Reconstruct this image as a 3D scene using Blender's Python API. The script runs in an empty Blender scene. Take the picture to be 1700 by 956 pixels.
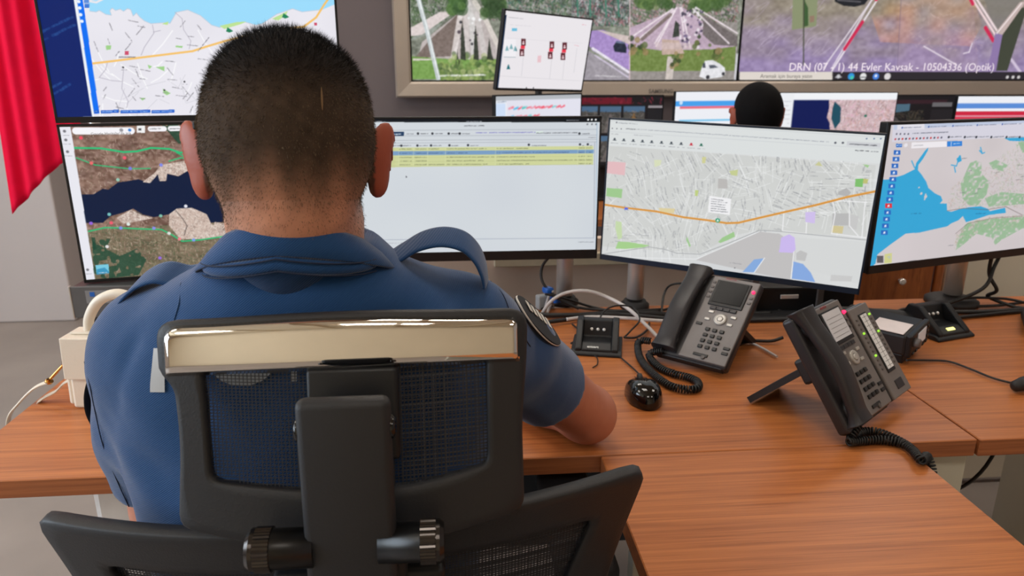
import bpy, bmesh, math, random
import numpy as np
from mathutils import Vector, Matrix

SC = bpy.context.scene
COL = SC.collection
PI = math.pi
R = math.radians

# ------------------------------------------------------------------ camera, light, exposure
CAM_Z, PITCH, YAW, FPX = 1.32, R(16.8), R(-4.7), 1200.0
cd = bpy.data.cameras.new('camera')
cam = bpy.data.objects.new('camera', cd)
COL.objects.link(cam)
cam.location = (0, 0, CAM_Z)
cam.rotation_euler = (PI/2 - PITCH, 0, YAW)
cd.sensor_width = 36.0
cd.lens = FPX/1700.0*36.0
cd.clip_start = 0.02
SC.camera = cam
cd.dof.use_dof = True
cd.dof.focus_distance = 0.9
cd.dof.aperture_fstop = 9.0

SC.view_settings.view_transform = 'Standard'
SC.view_settings.look = 'None'
SC.view_settings.gamma = 1.0
SC.view_settings.use_curve_mapping = False
SC.view_settings.exposure = 0.0

wd = bpy.data.worlds.new('sky')
SC.world = wd
wd.use_nodes = True
nt = wd.node_tree
nt.nodes.clear()
wo = nt.nodes.new('ShaderNodeOutputWorld')
bgn = nt.nodes.new('ShaderNodeBackground')
skt = nt.nodes.new('ShaderNodeTexSky')
skt.sky_type = 'NISHITA'
skt.sun_disc = False
skt.sun_elevation = R(40)
bgn.inputs['Strength'].default_value = 0.25
nt.links.new(skt.outputs[0], bgn.inputs[0])
nt.links.new(bgn.outputs[0], wo.inputs[0])

def area(name, loc, rot, sx, sy, power, col):
    d = bpy.data.lights.new(name, 'AREA')
    d.shape = 'RECTANGLE'; d.size = sx; d.size_y = sy; d.energy = power; d.color = col
    o = bpy.data.objects.new(name, d); COL.objects.link(o)
    o.location = loc; o.rotation_euler = rot
    return o

# daylight through the windows in the left wall and behind the camera
area('window_daylight', (-3.9, 0.3, 1.75), (0, -PI/2, 0), 1.7, 3.4, 125, (0.76, 0.88, 1.0))
CEIL = 2.95
PANELS = [(-2.2, 1.6), (0.0, 1.6), (2.2, 1.6), (-2.2, -0.9), (0.0, -0.9), (2.2, -0.9), (-2.2, 3.3), (0.0, 3.3), (2.2, 3.3)]
for px_, py_ in PANELS:
    area('ceiling_lamp', (px_, py_, CEIL-0.045), (0, 0, 0), 0.9, 0.5, 12, (1.0, 0.95, 0.89))

# ------------------------------------------------------------------ small maths
_F = np.array([-math.sin(YAW)*math.cos(PITCH), math.cos(YAW)*math.cos(PITCH), -math.sin(PITCH)])
_R = np.array([math.cos(YAW), math.sin(YAW), 0.0])
_U = np.cross(_R, _F)
_C = np.array([0, 0, CAM_Z])
def _ray(x, y): return _R*((x-850)/FPX) + _U*((478-y)/FPX) + _F
def onz(x, y, z=0.75):
    r = _ray(x, y); p = _C + r*((z-CAM_Z)/r[2]); return (float(p[0]), float(p[1]), float(z))
def ony(x, y, Y):
    r = _ray(x, y); p = _C + r*(Y/r[1]); return (float(p[0]), float(Y), float(p[2]))

def lin(c):
    c = np.asarray(c, dtype=float)/255.0
    return np.where(c <= 0.04045, c/12.92, ((c+0.055)/1.055)**2.4)

# ------------------------------------------------------------------ materials
_mats = {}
def mat(name, col, rough=0.5, metal=0.0, spec=0.5, bump=None, var=None, emit=None, coat=0.0, sheen=0.0):
    """procedural principled material; bump=(scale, strength), var=(scale, amount)"""
    if name in _mats: return _mats[name]
    m = bpy.data.materials.new(name); m.use_nodes = True
    t = m.node_tree; b = t.nodes['Principled BSDF']
    c = tuple(float(v) for v in lin(col)) + (1,)
    b.inputs['Base Color'].default_value = c
    b.inputs['Roughness'].default_value = rough
    b.inputs['Metallic'].default_value = metal
    b.inputs['Specular IOR Level'].default_value = spec
    b.inputs['Coat Weight'].default_value = coat
    b.inputs['Sheen Weight'].default_value = sheen
    tc = t.nodes.new('ShaderNodeTexCoord')
    n = t.nodes.new('ShaderNodeTexNoise')
    n.inputs['Scale'].default_value = var[0] if var else 30
    n.inputs['Detail'].default_value = 4
    t.links.new(tc.outputs['Object'], n.inputs['Vector'])
    mx = t.nodes.new('ShaderNodeMix'); mx.data_type = 'RGBA'; mx.blend_type = 'MULTIPLY'
    mx.inputs['Factor'].default_value = var[1] if var else 0.08
    mx.inputs['A'].default_value = c
    cr = t.nodes.new('ShaderNodeMapRange')
    cr.inputs['From Min'].default_value = 0.3; cr.inputs['From Max'].default_value = 0.7
    cr.inputs['To Min'].default_value = 0.35; cr.inputs['To Max'].default_value = 1.35
    t.links.new(n.outputs['Fac'], cr.inputs['Value'])
    t.links.new(cr.outputs['Result'], mx.inputs['B'])
    t.links.new(mx.outputs['Result'], b.inputs['Base Color'])
    if bump:
        n2 = t.nodes.new('ShaderNodeTexNoise'); n2.inputs['Scale'].default_value = bump[0]
        n2.inputs['Detail'].default_value = 3
        bm_ = t.nodes.new('ShaderNodeBump'); bm_.inputs['Strength'].default_value = bump[1]
        bm_.inputs['Distance'].default_value = 0.002
        t.links.new(tc.outputs['Object'], n2.inputs['Vector'])
        t.links.new(n2.outputs['Fac'], bm_.inputs['Height'])
        t.links.new(bm_.outputs['Normal'], b.inputs['Normal'])
    if emit:
        b.inputs['Emission Color'].default_value = c
        b.inputs['Emission Strength'].default_value = emit
    _mats[name] = m
    return m

def wood(name, c1, c2, scl=(1.1, 46, 46), rough=0.38):
    m = bpy.data.materials.new(name); m.use_nodes = True
    t = m.node_tree; b = t.nodes['Principled BSDF']
    tc = t.nodes.new('ShaderNodeTexCoord')
    mp = t.nodes.new('ShaderNodeMapping'); mp.inputs['Scale'].default_value = scl
    n = t.nodes.new('ShaderNodeTexNoise'); n.inputs['Scale'].default_value = 2.2
    n.inputs['Detail'].default_value = 8; n.inputs['Roughness'].default_value = 0.62
    n.inputs['Distortion'].default_value = 0.4
    t.links.new(tc.outputs['Object'], mp.inputs['Vector']); t.links.new(mp.outputs[0], n.inputs['Vector'])
    r = t.nodes.new('ShaderNodeValToRGB')
    r.color_ramp.elements[0].position = 0.32; r.color_ramp.elements[0].color = tuple(lin(c2)) + (1,)
    r.color_ramp.elements[1].position = 0.66; r.color_ramp.elements[1].color = tuple(lin(c1)) + (1,)
    t.links.new(n.outputs['Fac'], r.inputs['Fac'])
    # fine dark pores running with the grain
    mp2 = t.nodes.new('ShaderNodeMapping'); mp2.inputs['Scale'].default_value = (scl[0]*2.5, scl[1]*5, scl[2]*5)
    n2 = t.nodes.new('ShaderNodeTexNoise'); n2.inputs['Scale'].default_value = 2.0; n2.inputs['Detail'].default_value = 3
    t.links.new(tc.outputs['Object'], mp2.inputs['Vector']); t.links.new(mp2.outputs[0], n2.inputs['Vector'])
    r2 = t.nodes.new('ShaderNodeValToRGB')
    r2.color_ramp.elements[0].position = 0.30; r2.color_ramp.elements[0].color = (.55, .47, .42, 1)
    r2.color_ramp.elements[1].position = 0.45; r2.color_ramp.elements[1].color = (1, 1, 1, 1)
    t.links.new(n2.outputs['Fac'], r2.inputs['Fac'])
    mx = t.nodes.new('ShaderNodeMix'); mx.data_type = 'RGBA'; mx.blend_type = 'MULTIPLY'; mx.inputs['Factor'].default_value = 0.7
    t.links.new(r.outputs[0], mx.inputs['A']); t.links.new(r2.outputs[0], mx.inputs['B'])
    t.links.new(mx.outputs['Result'], b.inputs['Base Color'])
    b.inputs['Roughness'].default_value = rough
    b.inputs['Specular IOR Level'].default_value = 0.45
    _mats[name] = m
    return m

def attr_mat(name, rough=0.5, emit=0.0, spec=0.4, bumpf=None, sheen=0.0, sss=0.0):
    m = bpy.data.materials.new(name); m.use_nodes = True
    t = m.node_tree; b = t.nodes['Principled BSDF']
    a = t.nodes.new('ShaderNodeAttribute'); a.attribute_name = 'Col'
    if emit:
        b.inputs['Base Color'].default_value = (0.01, 0.01, 0.01, 1)
        t.links.new(a.outputs['Color'], b.inputs['Emission Color'])
        b.inputs['Emission Strength'].default_value = emit
    else:
        t.links.new(a.outputs['Color'], b.inputs['Base Color'])
    b.inputs['Roughness'].default_value = rough
    b.inputs['Specular IOR Level'].default_value = spec
    b.inputs['Sheen Weight'].default_value = sheen
    if sss:
        b.inputs['Subsurface Weight'].default_value = sss
        b.inputs['Subsurface Radius'].default_value = (0.012, 0.004, 0.002)
        b.inputs['Subsurface Scale'].default_value = 0.6
    if bumpf: bumpf(t, b)
    _mats[name] = m
    return m

# ------------------------------------------------------------------ object helpers
def tag(o, label=None, cat=None, group=None, kind=None):
    if label: o['label'] = label
    if cat: o['category'] = cat
    if group: o['group'] = group
    if kind: o['kind'] = kind
    return o

def empty(name, loc, label=None, cat=None, group=None, rz=0.0):
    o = bpy.data.objects.new(name, None); COL.objects.link(o)
    o.location = loc; o.rotation_euler = (0, 0, rz); o.empty_display_size = 0.1
    tag(o, label, cat, group)
    return o

def wpos(o):
    v = Vector((0, 0, 0)); m = Matrix.Identity(4)
    while o is not None:
        m = Matrix.Translation(o.location) @ o.rotation_euler.to_matrix().to_4x4() @ m
        o = o.parent
    return m

def link(name, me, m, parent=None, world=True, smooth=None):
    """link mesh as one object. world=True: vertices are in world coordinates, moved into the parent's frame"""
    o = bpy.data.objects.new(name, me); COL.objects.link(o)
    if m is not None:
        for q in (m if isinstance(m, (list, tuple)) else [m]): me.materials.append(q)
    if parent is not None:
        if world: me.transform(wpos(parent).inverted())
        o.parent = parent
    if smooth is not None:
        me.polygons.foreach_set('use_smooth', [smooth]*len(me.polygons))
    return o

def own(o, loc):
    """move a world-coordinate mesh object's origin to loc"""
    o.data.transform(Matrix.Translation(-Vector(loc))); o.location = loc
    return o

def fin(name, bm, m, parent=None, world=True, smooth=False, angle=None):
    me = bpy.data.meshes.new(name)
    bm.normal_update(); bm.to_mesh(me); bm.free()
    o = link(name, me, m, parent, world)
    if smooth:
        me.polygons.foreach_set('use_smooth', [True]*len(me.polygons))
        if angle is not None:
            try: me.set_sharp_from_angle(angle=angle)
            except Exception: pass
    return o

def bx(bm, c, s, rot=None, bev=0.0, seg=2):
    """box centred at c with full sizes s; rot = 3x3 matrix or z angle"""
    b2 = bmesh.new()
    bmesh.ops.create_cube(b2, size=1.0)
    bmesh.ops.scale(b2, vec=s, verts=b2.verts)
    if bev > 0:
        bmesh.ops.bevel(b2, geom=list(b2.edges), offset=min(bev, min(s)*0.49), segments=seg, affect='EDGES', profile=0.5)
    if rot is not None:
        M = Matrix.Rotation(rot, 3, 'Z') if isinstance(rot, (int, float)) else rot
        bmesh.ops.rotate(b2, cent=(0, 0, 0), matrix=M, verts=b2.verts)
    bmesh.ops.translate(b2, vec=c, verts=b2.verts)
    merge(bm, b2)
    return bm

def merge(bm, b2):
    vm = [bm.verts.new(v.co) for v in b2.verts]
    b2.verts.index_update()
    for f in b2.faces:
        try:
            nf = bm.faces.new([vm[v.index] for v in f.verts]); nf.smooth = f.smooth; nf.material_index = f.material_index
        except ValueError: pass
    b2.free()

def frame_from(d):
    d = Vector(d).normalized()
    up = Vector((0, 0, 1)) if abs(d.z) < 0.95 else Vector((1, 0, 0))
    x = d.cross(up).normalized(); y = x.cross(d).normalized()
    return x, y, d

def cyl(bm, a, b, r1, r2=None, n=20, cap=True, bev=0.0):
    a = Vector(a); b = Vector(b); r2 = r1 if r2 is None else r2
    x, y, d = frame_from(b-a)
    L = (b-a).length
    prof = [(0, r1), (L, r2)]
    if bev > 0: prof = [(0, r1-bev), (bev*0.3, r1-bev*0.3), (bev, r1), (L-bev, r2), (L-bev*0.3, r2-bev*0.3), (L, r2-bev)]
    lathe(bm, a, d, prof, n, cap)
    return bm

def lathe(bm, o, axis, prof, n=24, cap=True):
    """profile of (distance along axis, radius)"""
    o = Vector(o); x, y, d = frame_from(axis)
    rings = []
    for (h, r) in prof:
        rings.append([bm.verts.new(o + d*h + (x*math.cos(2*PI*i/n) + y*math.sin(2*PI*i/n))*r) for i in range(n)])
    for a, b in zip(rings, rings[1:]):
        for i in range(n):
            f = bm.faces.new((a[i], b[i], b[(i+1) % n], a[(i+1) % n])); f.smooth = True
    if cap:
        bm.faces.new(rings[0]); bm.faces.new(rings[-1][::-1])
    return bm

def spline(pts, n=8, closed=False):
    P = [Vector(p) for p in pts]; out = []
    N = len(P)
    rng = range(N if closed else N-1)
    for i in rng:
        p0 = P[(i-1) % N] if (closed or i > 0) else P[0]
        p1 = P[i]; p2 = P[(i+1) % N]
        p3 = P[(i+2) % N] if (closed or i+2 < N) else P[-1]
        for k in range(n):
            t = k/n
            out.append(0.5*((2*p1) + (p2-p0)*t + (2*p0-5*p1+4*p2-p3)*t*t + (3*p1-p0-3*p2+p3)*t**3))
    if not closed: out.append(P[-1].copy())
    return out

def sweep(bm, pts, rad, n=8, cap=True, flat=1.0, closed=False, up=None):
    """tube along points; rad a number or function of 0..1; flat squashes one axis"""
    N = len(pts); rings = []
    T = []
    for i in range(N):
        a = pts[max(i-1, 0)]; b = pts[min(i+1, N-1)]
        if closed: a = pts[i-1]; b = pts[(i+1) % N]
        T.append((b-a).normalized() if (b-a).length > 1e-9 else Vector((0, 0, 1)))
    x, y, _ = frame_from(T[0])
    if up is not None:
        y = Vector(up); y = (y - T[0]*y.dot(T[0])).normalized(); x = T[0].cross(y)
    for i in range(N):
        if i:
            if up is not None:
                y = Vector(up); y = (y - T[i]*y.dot(T[i])).normalized(); x = T[i].cross(y)
            else:
                q = T[i-1].rotation_difference(T[i]); x = q @ x; y = q @ y
        r = rad(i/(N-1)) if callable(rad) else rad
        rings.append([bm.verts.new(pts[i] + x*math.cos(2*PI*k/n)*r*flat + y*math.sin(2*PI*k/n)*r) for k in range(n)])
    pr = list(zip(rings, rings[1:])) + ([(rings[-1], rings[0])] if closed else [])
    for a, b in pr:
        for k in range(n):
            f = bm.faces.new((a[k], a[(k+1) % n], b[(k+1) % n], b[k])); f.smooth = True
    if cap and not closed:
        bm.faces.new(rings[0][::-1]); bm.faces.new(rings[-1])
    return bm

def cable(name, pts, r, m, label=None, cat='cable', group=None, parent=None, n=8, seg=8):
    bm = bmesh.new(); sweep(bm, spline(pts, seg), r, n)
    o = fin(name, bm, m, parent)
    if parent is None:
        own(o, tuple(pts[0])); tag(o, label, cat, group)
    return o

def coil(bm, pts, Rr, r, pitch, n=5, per=9):
    P = spline(pts, 14)
    d = [0]
    for a, b in zip(P, P[1:]): d.append(d[-1] + (b-a).length)
    turns = d[-1]/pitch; cnt = int(turns*per)
    out = []; j = 0
    x, y, _ = frame_from(P[1]-P[0]); Tp = (P[1]-P[0]).normalized()
    for i in range(cnt+1):
        s = d[-1]*i/cnt
        while j < len(d)-2 and d[j+1] < s: j += 1
        t = (s-d[j])/max(d[j+1]-d[j], 1e-9)
        p = P[j].lerp(P[j+1], t); T = (P[j+1]-P[j]).normalized()
        q = Tp.rotation_difference(T); x = q @ x; y = q @ y; Tp = T
        a = 2*PI*i/per
        out.append(p + x*math.cos(a)*Rr + y*math.sin(a)*Rr)
    sweep(bm, out, r, n)
    return bm

def prism(bm, poly, z0, z1):
    """vertical prism over polygon (x, y)"""
    a = [bm.verts.new((p[0], p[1], z0)) for p in poly]; b = [bm.verts.new((p[0], p[1], z1)) for p in poly]
    n = len(poly)
    for i in range(n): bm.faces.new((a[i], a[(i+1) % n], b[(i+1) % n], b[i]))
    bm.faces.new(a[::-1]); bm.faces.new(b)
    return bm

def extrude_profile(bm, prof, M, w0, w1, bev=0.0):
    """profile list (y, z) extruded along x from w0 to w1, mapped by matrix M"""
    b2 = bmesh.new()
    a = [b2.verts.new((w0, p[0], p[1])) for p in prof]; b = [b2.verts.new((w1, p[0], p[1])) for p in prof]
    n = len(prof)
    for i in range(n): b2.faces.new((a[i], b[i], b[(i+1) % n], a[(i+1) % n]))
    b2.faces.new(a); b2.faces.new(b[::-1])
    bmesh.ops.recalc_face_normals(b2, faces=b2.faces)
    if bev > 0: bmesh.ops.bevel(b2, geom=list(b2.edges), offset=bev, segments=2, affect='EDGES', profile=0.5)
    bmesh.ops.transform(b2, matrix=M, verts=b2.verts)
    merge(bm, b2)
    return bm

def np_mesh(name, V, F, smooth=True):
    me = bpy.data.meshes.new(name)
    V = np.asarray(V, dtype=np.float32); F = np.asarray(F, dtype=np.int32)
    me.vertices.add(len(V)); me.vertices.foreach_set('co', V.ravel())
    k = F.shape[1]
    me.loops.add(F.size); me.loops.foreach_set('vertex_index', F.ravel())
    me.polygons.add(len(F)); me.polygons.foreach_set('loop_start', np.arange(len(F), dtype=np.int32)*k)
    me.update(calc_edges=True)
    if smooth: me.polygons.foreach_set('use_smooth', np.ones(len(F), dtype=bool))
    return me

def set_col(me, C):
    a = me.color_attributes.new('Col', 'FLOAT_COLOR', 'POINT')
    A = np.ones((len(C), 4), dtype=np.float32); A[:, :3] = C
    a.data.foreach_set('color', A.ravel())

def text_obj(name, s, size, M, m, parent, ext=0.0002, bold=False):
    cu = bpy.data.curves.new(name, 'FONT'); cu.body = s; cu.size = size
    cu.extrude = ext; cu.resolution_u = 2
    if bold: cu.offset = size*0.02
    to = bpy.data.objects.new(name, cu)
    me = bpy.data.meshes.new_from_object(to)
    bpy.data.objects.remove(to); bpy.data.curves.remove(cu)
    me.name = name
    me.transform(M)
    me.materials.clear()
    return link(name, me, m, parent)

def copy_tree(o, parent=None, skip=()):
    c = o.copy(); COL.objects.link(c); c.parent = parent
    for ch in list(o.children):
        if ch.name.split('.')[0] in skip: continue
        copy_tree(ch, c, skip)
    return c

# ------------------------------------------------------------------ a little painter for what the screens show
def vnoise(w, h, sx, sy, rng):
    gx, gy = int(w/sx)+3, int(h/sy)+3
    g = rng.random((gy, gx))
    X = np.arange(w)/sx; Y = np.arange(h)/sy
    xi = X.astype(int); yi = Y.astype(int); fx = X-xi; fy = Y-yi
    fx = fx*fx*(3-2*fx); fy = (fy*fy*(3-2*fy))[:, None]
    a = g[yi][:, xi]; b = g[yi][:, xi+1]; c = g[yi+1][:, xi]; d = g[yi+1][:, xi+1]
    return (a*(1-fx)+b*fx)*(1-fy) + (c*(1-fx)+d*fx)*fy

class Cv:
    def __init__(s, w, h, quad=None, bg=(255, 255, 255), ss=2, seed=1):
        s.w, s.h, s.ss = w*ss, h*ss, ss
        s.a = np.zeros((s.h, s.w, 3)) + np.array(bg, float)
        s.rng = np.random.default_rng(seed); s.rnd = random.Random(seed)
        s.X, s.Y = np.meshgrid(np.arange(s.w)+.5, np.arange(s.h)+.5)
        s.H = None; s.o = (0, 0, 1)
        if quad:
            A = []; B = []
            for (x, y), (u, v) in zip(quad, [(0, 0), (s.w, 0), (s.w, s.h), (0, s.h)]):
                A.append([x, y, 1, 0, 0, 0, -u*x, -u*y]); B.append(u)
                A.append([0, 0, 0, x, y, 1, -v*x, -v*y]); B.append(v)
            s.H = np.append(np.linalg.solve(np.array(A), np.array(B)), 1).reshape(3, 3)
    def crop(s, x0, y0, k): s.o = (x0, y0, k)
    def t(s, p):
        if s.H is None: return (p[0]*s.w, p[1]*s.h)
        x = s.o[0]+p[0]/s.o[2]; y = s.o[1]+p[1]/s.o[2]
        q = s.H @ np.array([x, y, 1.0]); return (q[0]/q[2], q[1]/q[2])
    def _bb(s, P, pad):
        x0 = max(0, int(min(p[0] for p in P)-pad)); x1 = min(s.w, int(max(p[0] for p in P)+pad)+1)
        y0 = max(0, int(min(p[1] for p in P)-pad)); y1 = min(s.h, int(max(p[1] for p in P)+pad)+1)
        return x0, x1, y0, y1
    def mask(s, pts):
        P = [s.t(p) for p in pts]
        x0, x1, y0, y1 = s._bb(P, 1)
        if x1 <= x0 or y1 <= y0: return None
        X = s.X[y0:y1, x0:x1]; Y = s.Y[y0:y1, x0:x1]
        ins = np.zeros(X.shape, bool)
        n = len(P)
        for i in range(n):
            ax, ay = P[i]; bx_, by = P[(i+1) % n]
            if ay == by: continue
            c = ((ay > Y) != (by > Y)) & (X < (bx_-ax)*(Y-ay)/(by-ay)+ax)
            ins ^= c
        return (y0, y1, x0, x1), ins
    def poly(s, pts, col, a=1.0):
        r = s.mask(pts)
        if r is None: return
        (y0, y1, x0, x1), m = r
        v = s.a[y0:y1, x0:x1]; v[m] = v[m]*(1-a) + np.array(col, float)*a
    def line(s, pts, w, col, a=1.0):
        w = w*s.ss/2.0
        P = [s.t(p) for p in pts]
        for p, q in zip(P, P[1:]):
            x0, x1, y0, y1 = s._bb([p, q], w+1)
            if x1 <= x0 or y1 <= y0: continue
            X = s.X[y0:y1, x0:x1]; Y = s.Y[y0:y1, x0:x1]
            dx, dy = q[0]-p[0], q[1]-p[1]; L = dx*dx+dy*dy+1e-9
            t = np.clip(((X-p[0])*dx+(Y-p[1])*dy)/L, 0, 1)
            d = np.hypot(X-p[0]-t*dx, Y-p[1]-t*dy)
            m = (np.clip(w+.5-d, 0, 1)*a)[..., None]
            s.a[y0:y1, x0:x1] = s.a[y0:y1, x0:x1]*(1-m) + np.array(col, float)*m
    def dot(s, p, r, col, a=1.0): s.line([p, p], 2*r, col, a)
    def rect(s, x0, y0, x1, y1, col, a=1.0): s.poly([(x0, y0), (x1, y0), (x1, y1), (x0, y1)], col, a)
    def scrib(s, p, q, h, col, a=0.8, gap=0.12):
        """a run of small unreadable print from p to q"""
        p = np.array(p, float); q = np.array(q, float); L = np.linalg.norm(q-p); d = (q-p)/max(L, 1e-9)
        u = 0; nrm = np.array([-d[1], d[0]])
        while u < L:
            w = h*s.rnd.uniform(.35, .8)
            if s.rnd.random() > gap:
                A = p+d*u; j = nrm*h*s.rnd.uniform(-.12, .12)
                s.line([tuple(A+j), tuple(p+d*min(u+w, L)+j)], s.px(h)*s.rnd.uniform(.45, .75), col, a*s.rnd.uniform(.5, 1))
            u += w*1.25
    def px(s, h): return h/s.o[2] if s.H is not None else h*s.h/s.ss
    def noise(s, m, amp, sx, sy, tint=(1, 1, 1)):
        n = (vnoise(s.w, s.h, sx*s.ss, sy*s.ss, s.rng)-.5)*2*amp
        s.a += (n[..., None]*np.array(tint)) * (1.0 if m is None else m[..., None])
    def full(s, pts):
        r = s.mask(pts); M = np.zeros((s.h, s.w))
        if r: (y0, y1, x0, x1), m = r; M[y0:y1, x0:x1] = m
        return M
    def city(s, m, cols, dens=1.0, size=3.0, n=3500, a=0.7):
        """mottled aerial texture inside mask m"""
        ys, xs = np.nonzero(m > .5)
        if len(xs) == 0: return
        for i in range(n):
            k = s.rnd.randrange(len(xs)); x, y = xs[k], ys[k]
            ang = s.rnd.choice([.3, .35, 1.8, 2.2, .9, 1.4])+s.rnd.uniform(-.2, .2); L = s.rnd.uniform(.6, 2.6)*size*s.ss
            w = s.rnd.uniform(.3, .9)*size*.5*s.ss
            c = s.rnd.choice(cols)
            x0 = max(0, int(x-L)); x1 = min(s.w, int(x+L)); y0 = max(0, int(y-L)); y1 = min(s.h, int(y+L))
            X = s.X[y0:y1, x0:x1]-x; Y = s.Y[y0:y1, x0:x1]-y
            u = X*math.cos(ang)+Y*math.sin(ang); v = -X*math.sin(ang)+Y*math.cos(ang)
            k2 = ((np.abs(u) < L*.5) & (np.abs(v) < w*.5) & (m[y0:y1, x0:x1] > .5))
            q = s.a[y0:y1, x0:x1]; q[k2] = q[k2]*(1-a)+np.array(c, float)*a
    def out(s):
        k = s.ss
        b = s.a.reshape(s.h//k, k, s.w//k, k, 3).mean((1, 3))
        return np.clip(b, 0, 255)
SCREEN_MAT = attr_mat('lit_screen', rough=0.35, emit=1.0, spec=0.12)
def screen_mesh(name, img, O, U, V, W, H, parent, m=None, gain=1.0):
    """grid of points coloured by the painted picture; O = lower left corner, U right, V up"""
    h, w = img.shape[:2]
    u = np.linspace(0, W, w); v = np.linspace(0, H, h)
    O = np.array(O, float); U = np.array(U, float); V = np.array(V, float)
    P = O + u[None, :, None]*U + v[:, None, None]*V
    idx = np.arange(w*h).reshape(h, w)
    F = np.stack([idx[:-1, :-1], idx[:-1, 1:], idx[1:, 1:], idx[1:, :-1]], -1).reshape(-1, 4)
    me = np_mesh(name, P.reshape(-1, 3), F, smooth=False)
    set_col(me, (lin(img[::-1])*gain).reshape(-1, 3))
    return link(name, me, m or SCREEN_MAT, parent)

# ------------------------------------------------------------------ material library
M_WALLD = mat('taupe_wall_paint', (104, 94, 95), 0.8, bump=(60, .15), var=(3, .05))
M_WHITE = mat('white_wall_paint', (196, 188, 187), 0.8, bump=(60, .1), var=(2, .04))
M_CEIL = mat('cream_ceiling', (226, 208, 178), 0.8, var=(2, .05))
M_FLOOR = mat('grey_concrete_floor', (150, 140, 134), 0.42, bump=(12, .1), var=(2.5, .25))
M_WOOD = wood('cherry_desk_laminate', (198, 122, 66), (160, 90, 44))
M_WOODE = wood('cherry_desk_edge', (176, 106, 62), (138, 78, 44), (1.2, 30, 60))
M_WOODC = wood('wooden_cabinet_veneer', (176, 102, 50), (140, 76, 38), (20, 20, 1.5))
M_BLK = mat('black_plastic', (20, 21, 24), 0.42, spec=0.4, bump=(400, .08))
M_BLKM = mat('matt_black_plastic', (27, 27, 30), 0.55, bump=(500, .15))
M_GLOSS = mat('gloss_black_plastic', (7, 7, 9), 0.08, spec=0.6)
M_CHR = mat('polished_chrome', (232, 228, 222), 0.04, metal=1.0, var=(8, .04))
M_STEEL = mat('brushed_steel', (232, 230, 228), 0.28, metal=0.5, var=(20, .12))
M_GREY = mat('grey_plastic', (92, 86, 84), 0.45, bump=(300, .1))
M_PHONE = mat('charcoal_phone_plastic', (116, 110, 108), 0.42, spec=0.45, bump=(500, .1))
M_PHONED = mat('dark_phone_plastic', (40, 38, 41), 0.4, spec=0.45, bump=(400, .08))
M_KEY = mat('black_key_plastic', (14, 14, 15), 0.35)
M_SILV = mat('silver_button', (186, 182, 176), 0.35, metal=0.3)
M_CREAMP = mat('cream_laminate', (196, 190, 172), 0.5, var=(3, .04))
M_FRAME = mat('champagne_aluminium', (178, 166, 154), 0.38, metal=0.35, var=(10, .05))
M_CABB = mat('black_cable_rubber', (17, 17, 19), 0.5)
M_CABW = mat('pale_grey_cable', (196, 190, 188), 0.45)
M_BAG = mat('off_white_leather', (232, 222, 206), 0.4, bump=(250, .2), var=(8, .05))
M_GOLD = mat('gold_metal', (214, 160, 90), 0.2, metal=1.0)
M_RED = mat('crimson_flag_cloth', (222, 4, 54), 0.85, spec=.15, bump=(700, .2))
M_PINKLED = mat('pink_red_indicator', (255, 40, 90), 0.4, emit=2.0)
M_GREENLED = mat('green_indicator', (150, 220, 60), 0.4, emit=1.0)
M_PAPER = mat('white_paper_label', (226, 214, 212), 0.7)
M_LCD = mat('grey_lcd_panel', (176, 172, 172), 0.35, spec=.2, emit=0.3)
M_TXTLIT = mat('lit_white_caption', (212, 204, 216), 0.6, emit=.85)
M_TXTW = mat('white_print', (225, 225, 220), 0.5)
M_TXTG = mat('grey_print', (120, 116, 112), 0.5)
M_BLUEP = mat('blue_plastic', (20, 95, 190), 0.4)
M_PLATE = mat('ivory_radiator_paint', (206, 196, 172), 0.5)

# ------------------------------------------------------------------ the room
X0, X1, Y0, Y1 = -4.2, 4.4, -2.8, 4.15
def slab(name, c, s, m, kind='structure', bev=0, parent=None):
    bm = bmesh.new(); bx(bm, c, s, bev=bev); o = fin(name, bm, m, parent)
    if parent is None: own(o, (c[0], c[1], c[2]-s[2]/2))
    if kind: o['kind'] = kind
    return o
slab('floor', ((X0+X1)/2, (Y0+Y1)/2, -0.05), (X1-X0+.4, Y1-Y0+.4, 0.1), M_FLOOR)
# ceiling with shallow coffers
bm = bmesh.new()
bx(bm, ((X0+X1)/2, (Y0+Y1)/2, CEIL+.06), (X1-X0+.4, Y1-Y0+.4, 0.1))
for i in range(9):
    bx(bm, (X0+.55+i*.95, (Y0+Y1)/2, CEIL-.015), (.07, Y1-Y0, .07))
for j in range(9):
    bx(bm, ((X0+X1)/2, Y0+.35+j*.8, CEIL-.02), (X1-X0, .07, .06))
fin('ceiling', bm, M_CEIL)['kind'] = 'structure'
slab('wall_back', ((X0+X1)/2, Y1+.1, CEIL/2), (X1-X0+.4, .2, CEIL), M_WALLD)
slab('wall_right', (X1+.1, (Y0+Y1)/2, CEIL/2), (.2, Y1-Y0, CEIL), M_WHITE)
slab('wall_front', ((X0+X1)/2, Y0-.1, CEIL/2), (X1-X0+.4, .2, CEIL), M_CEIL)
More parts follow.
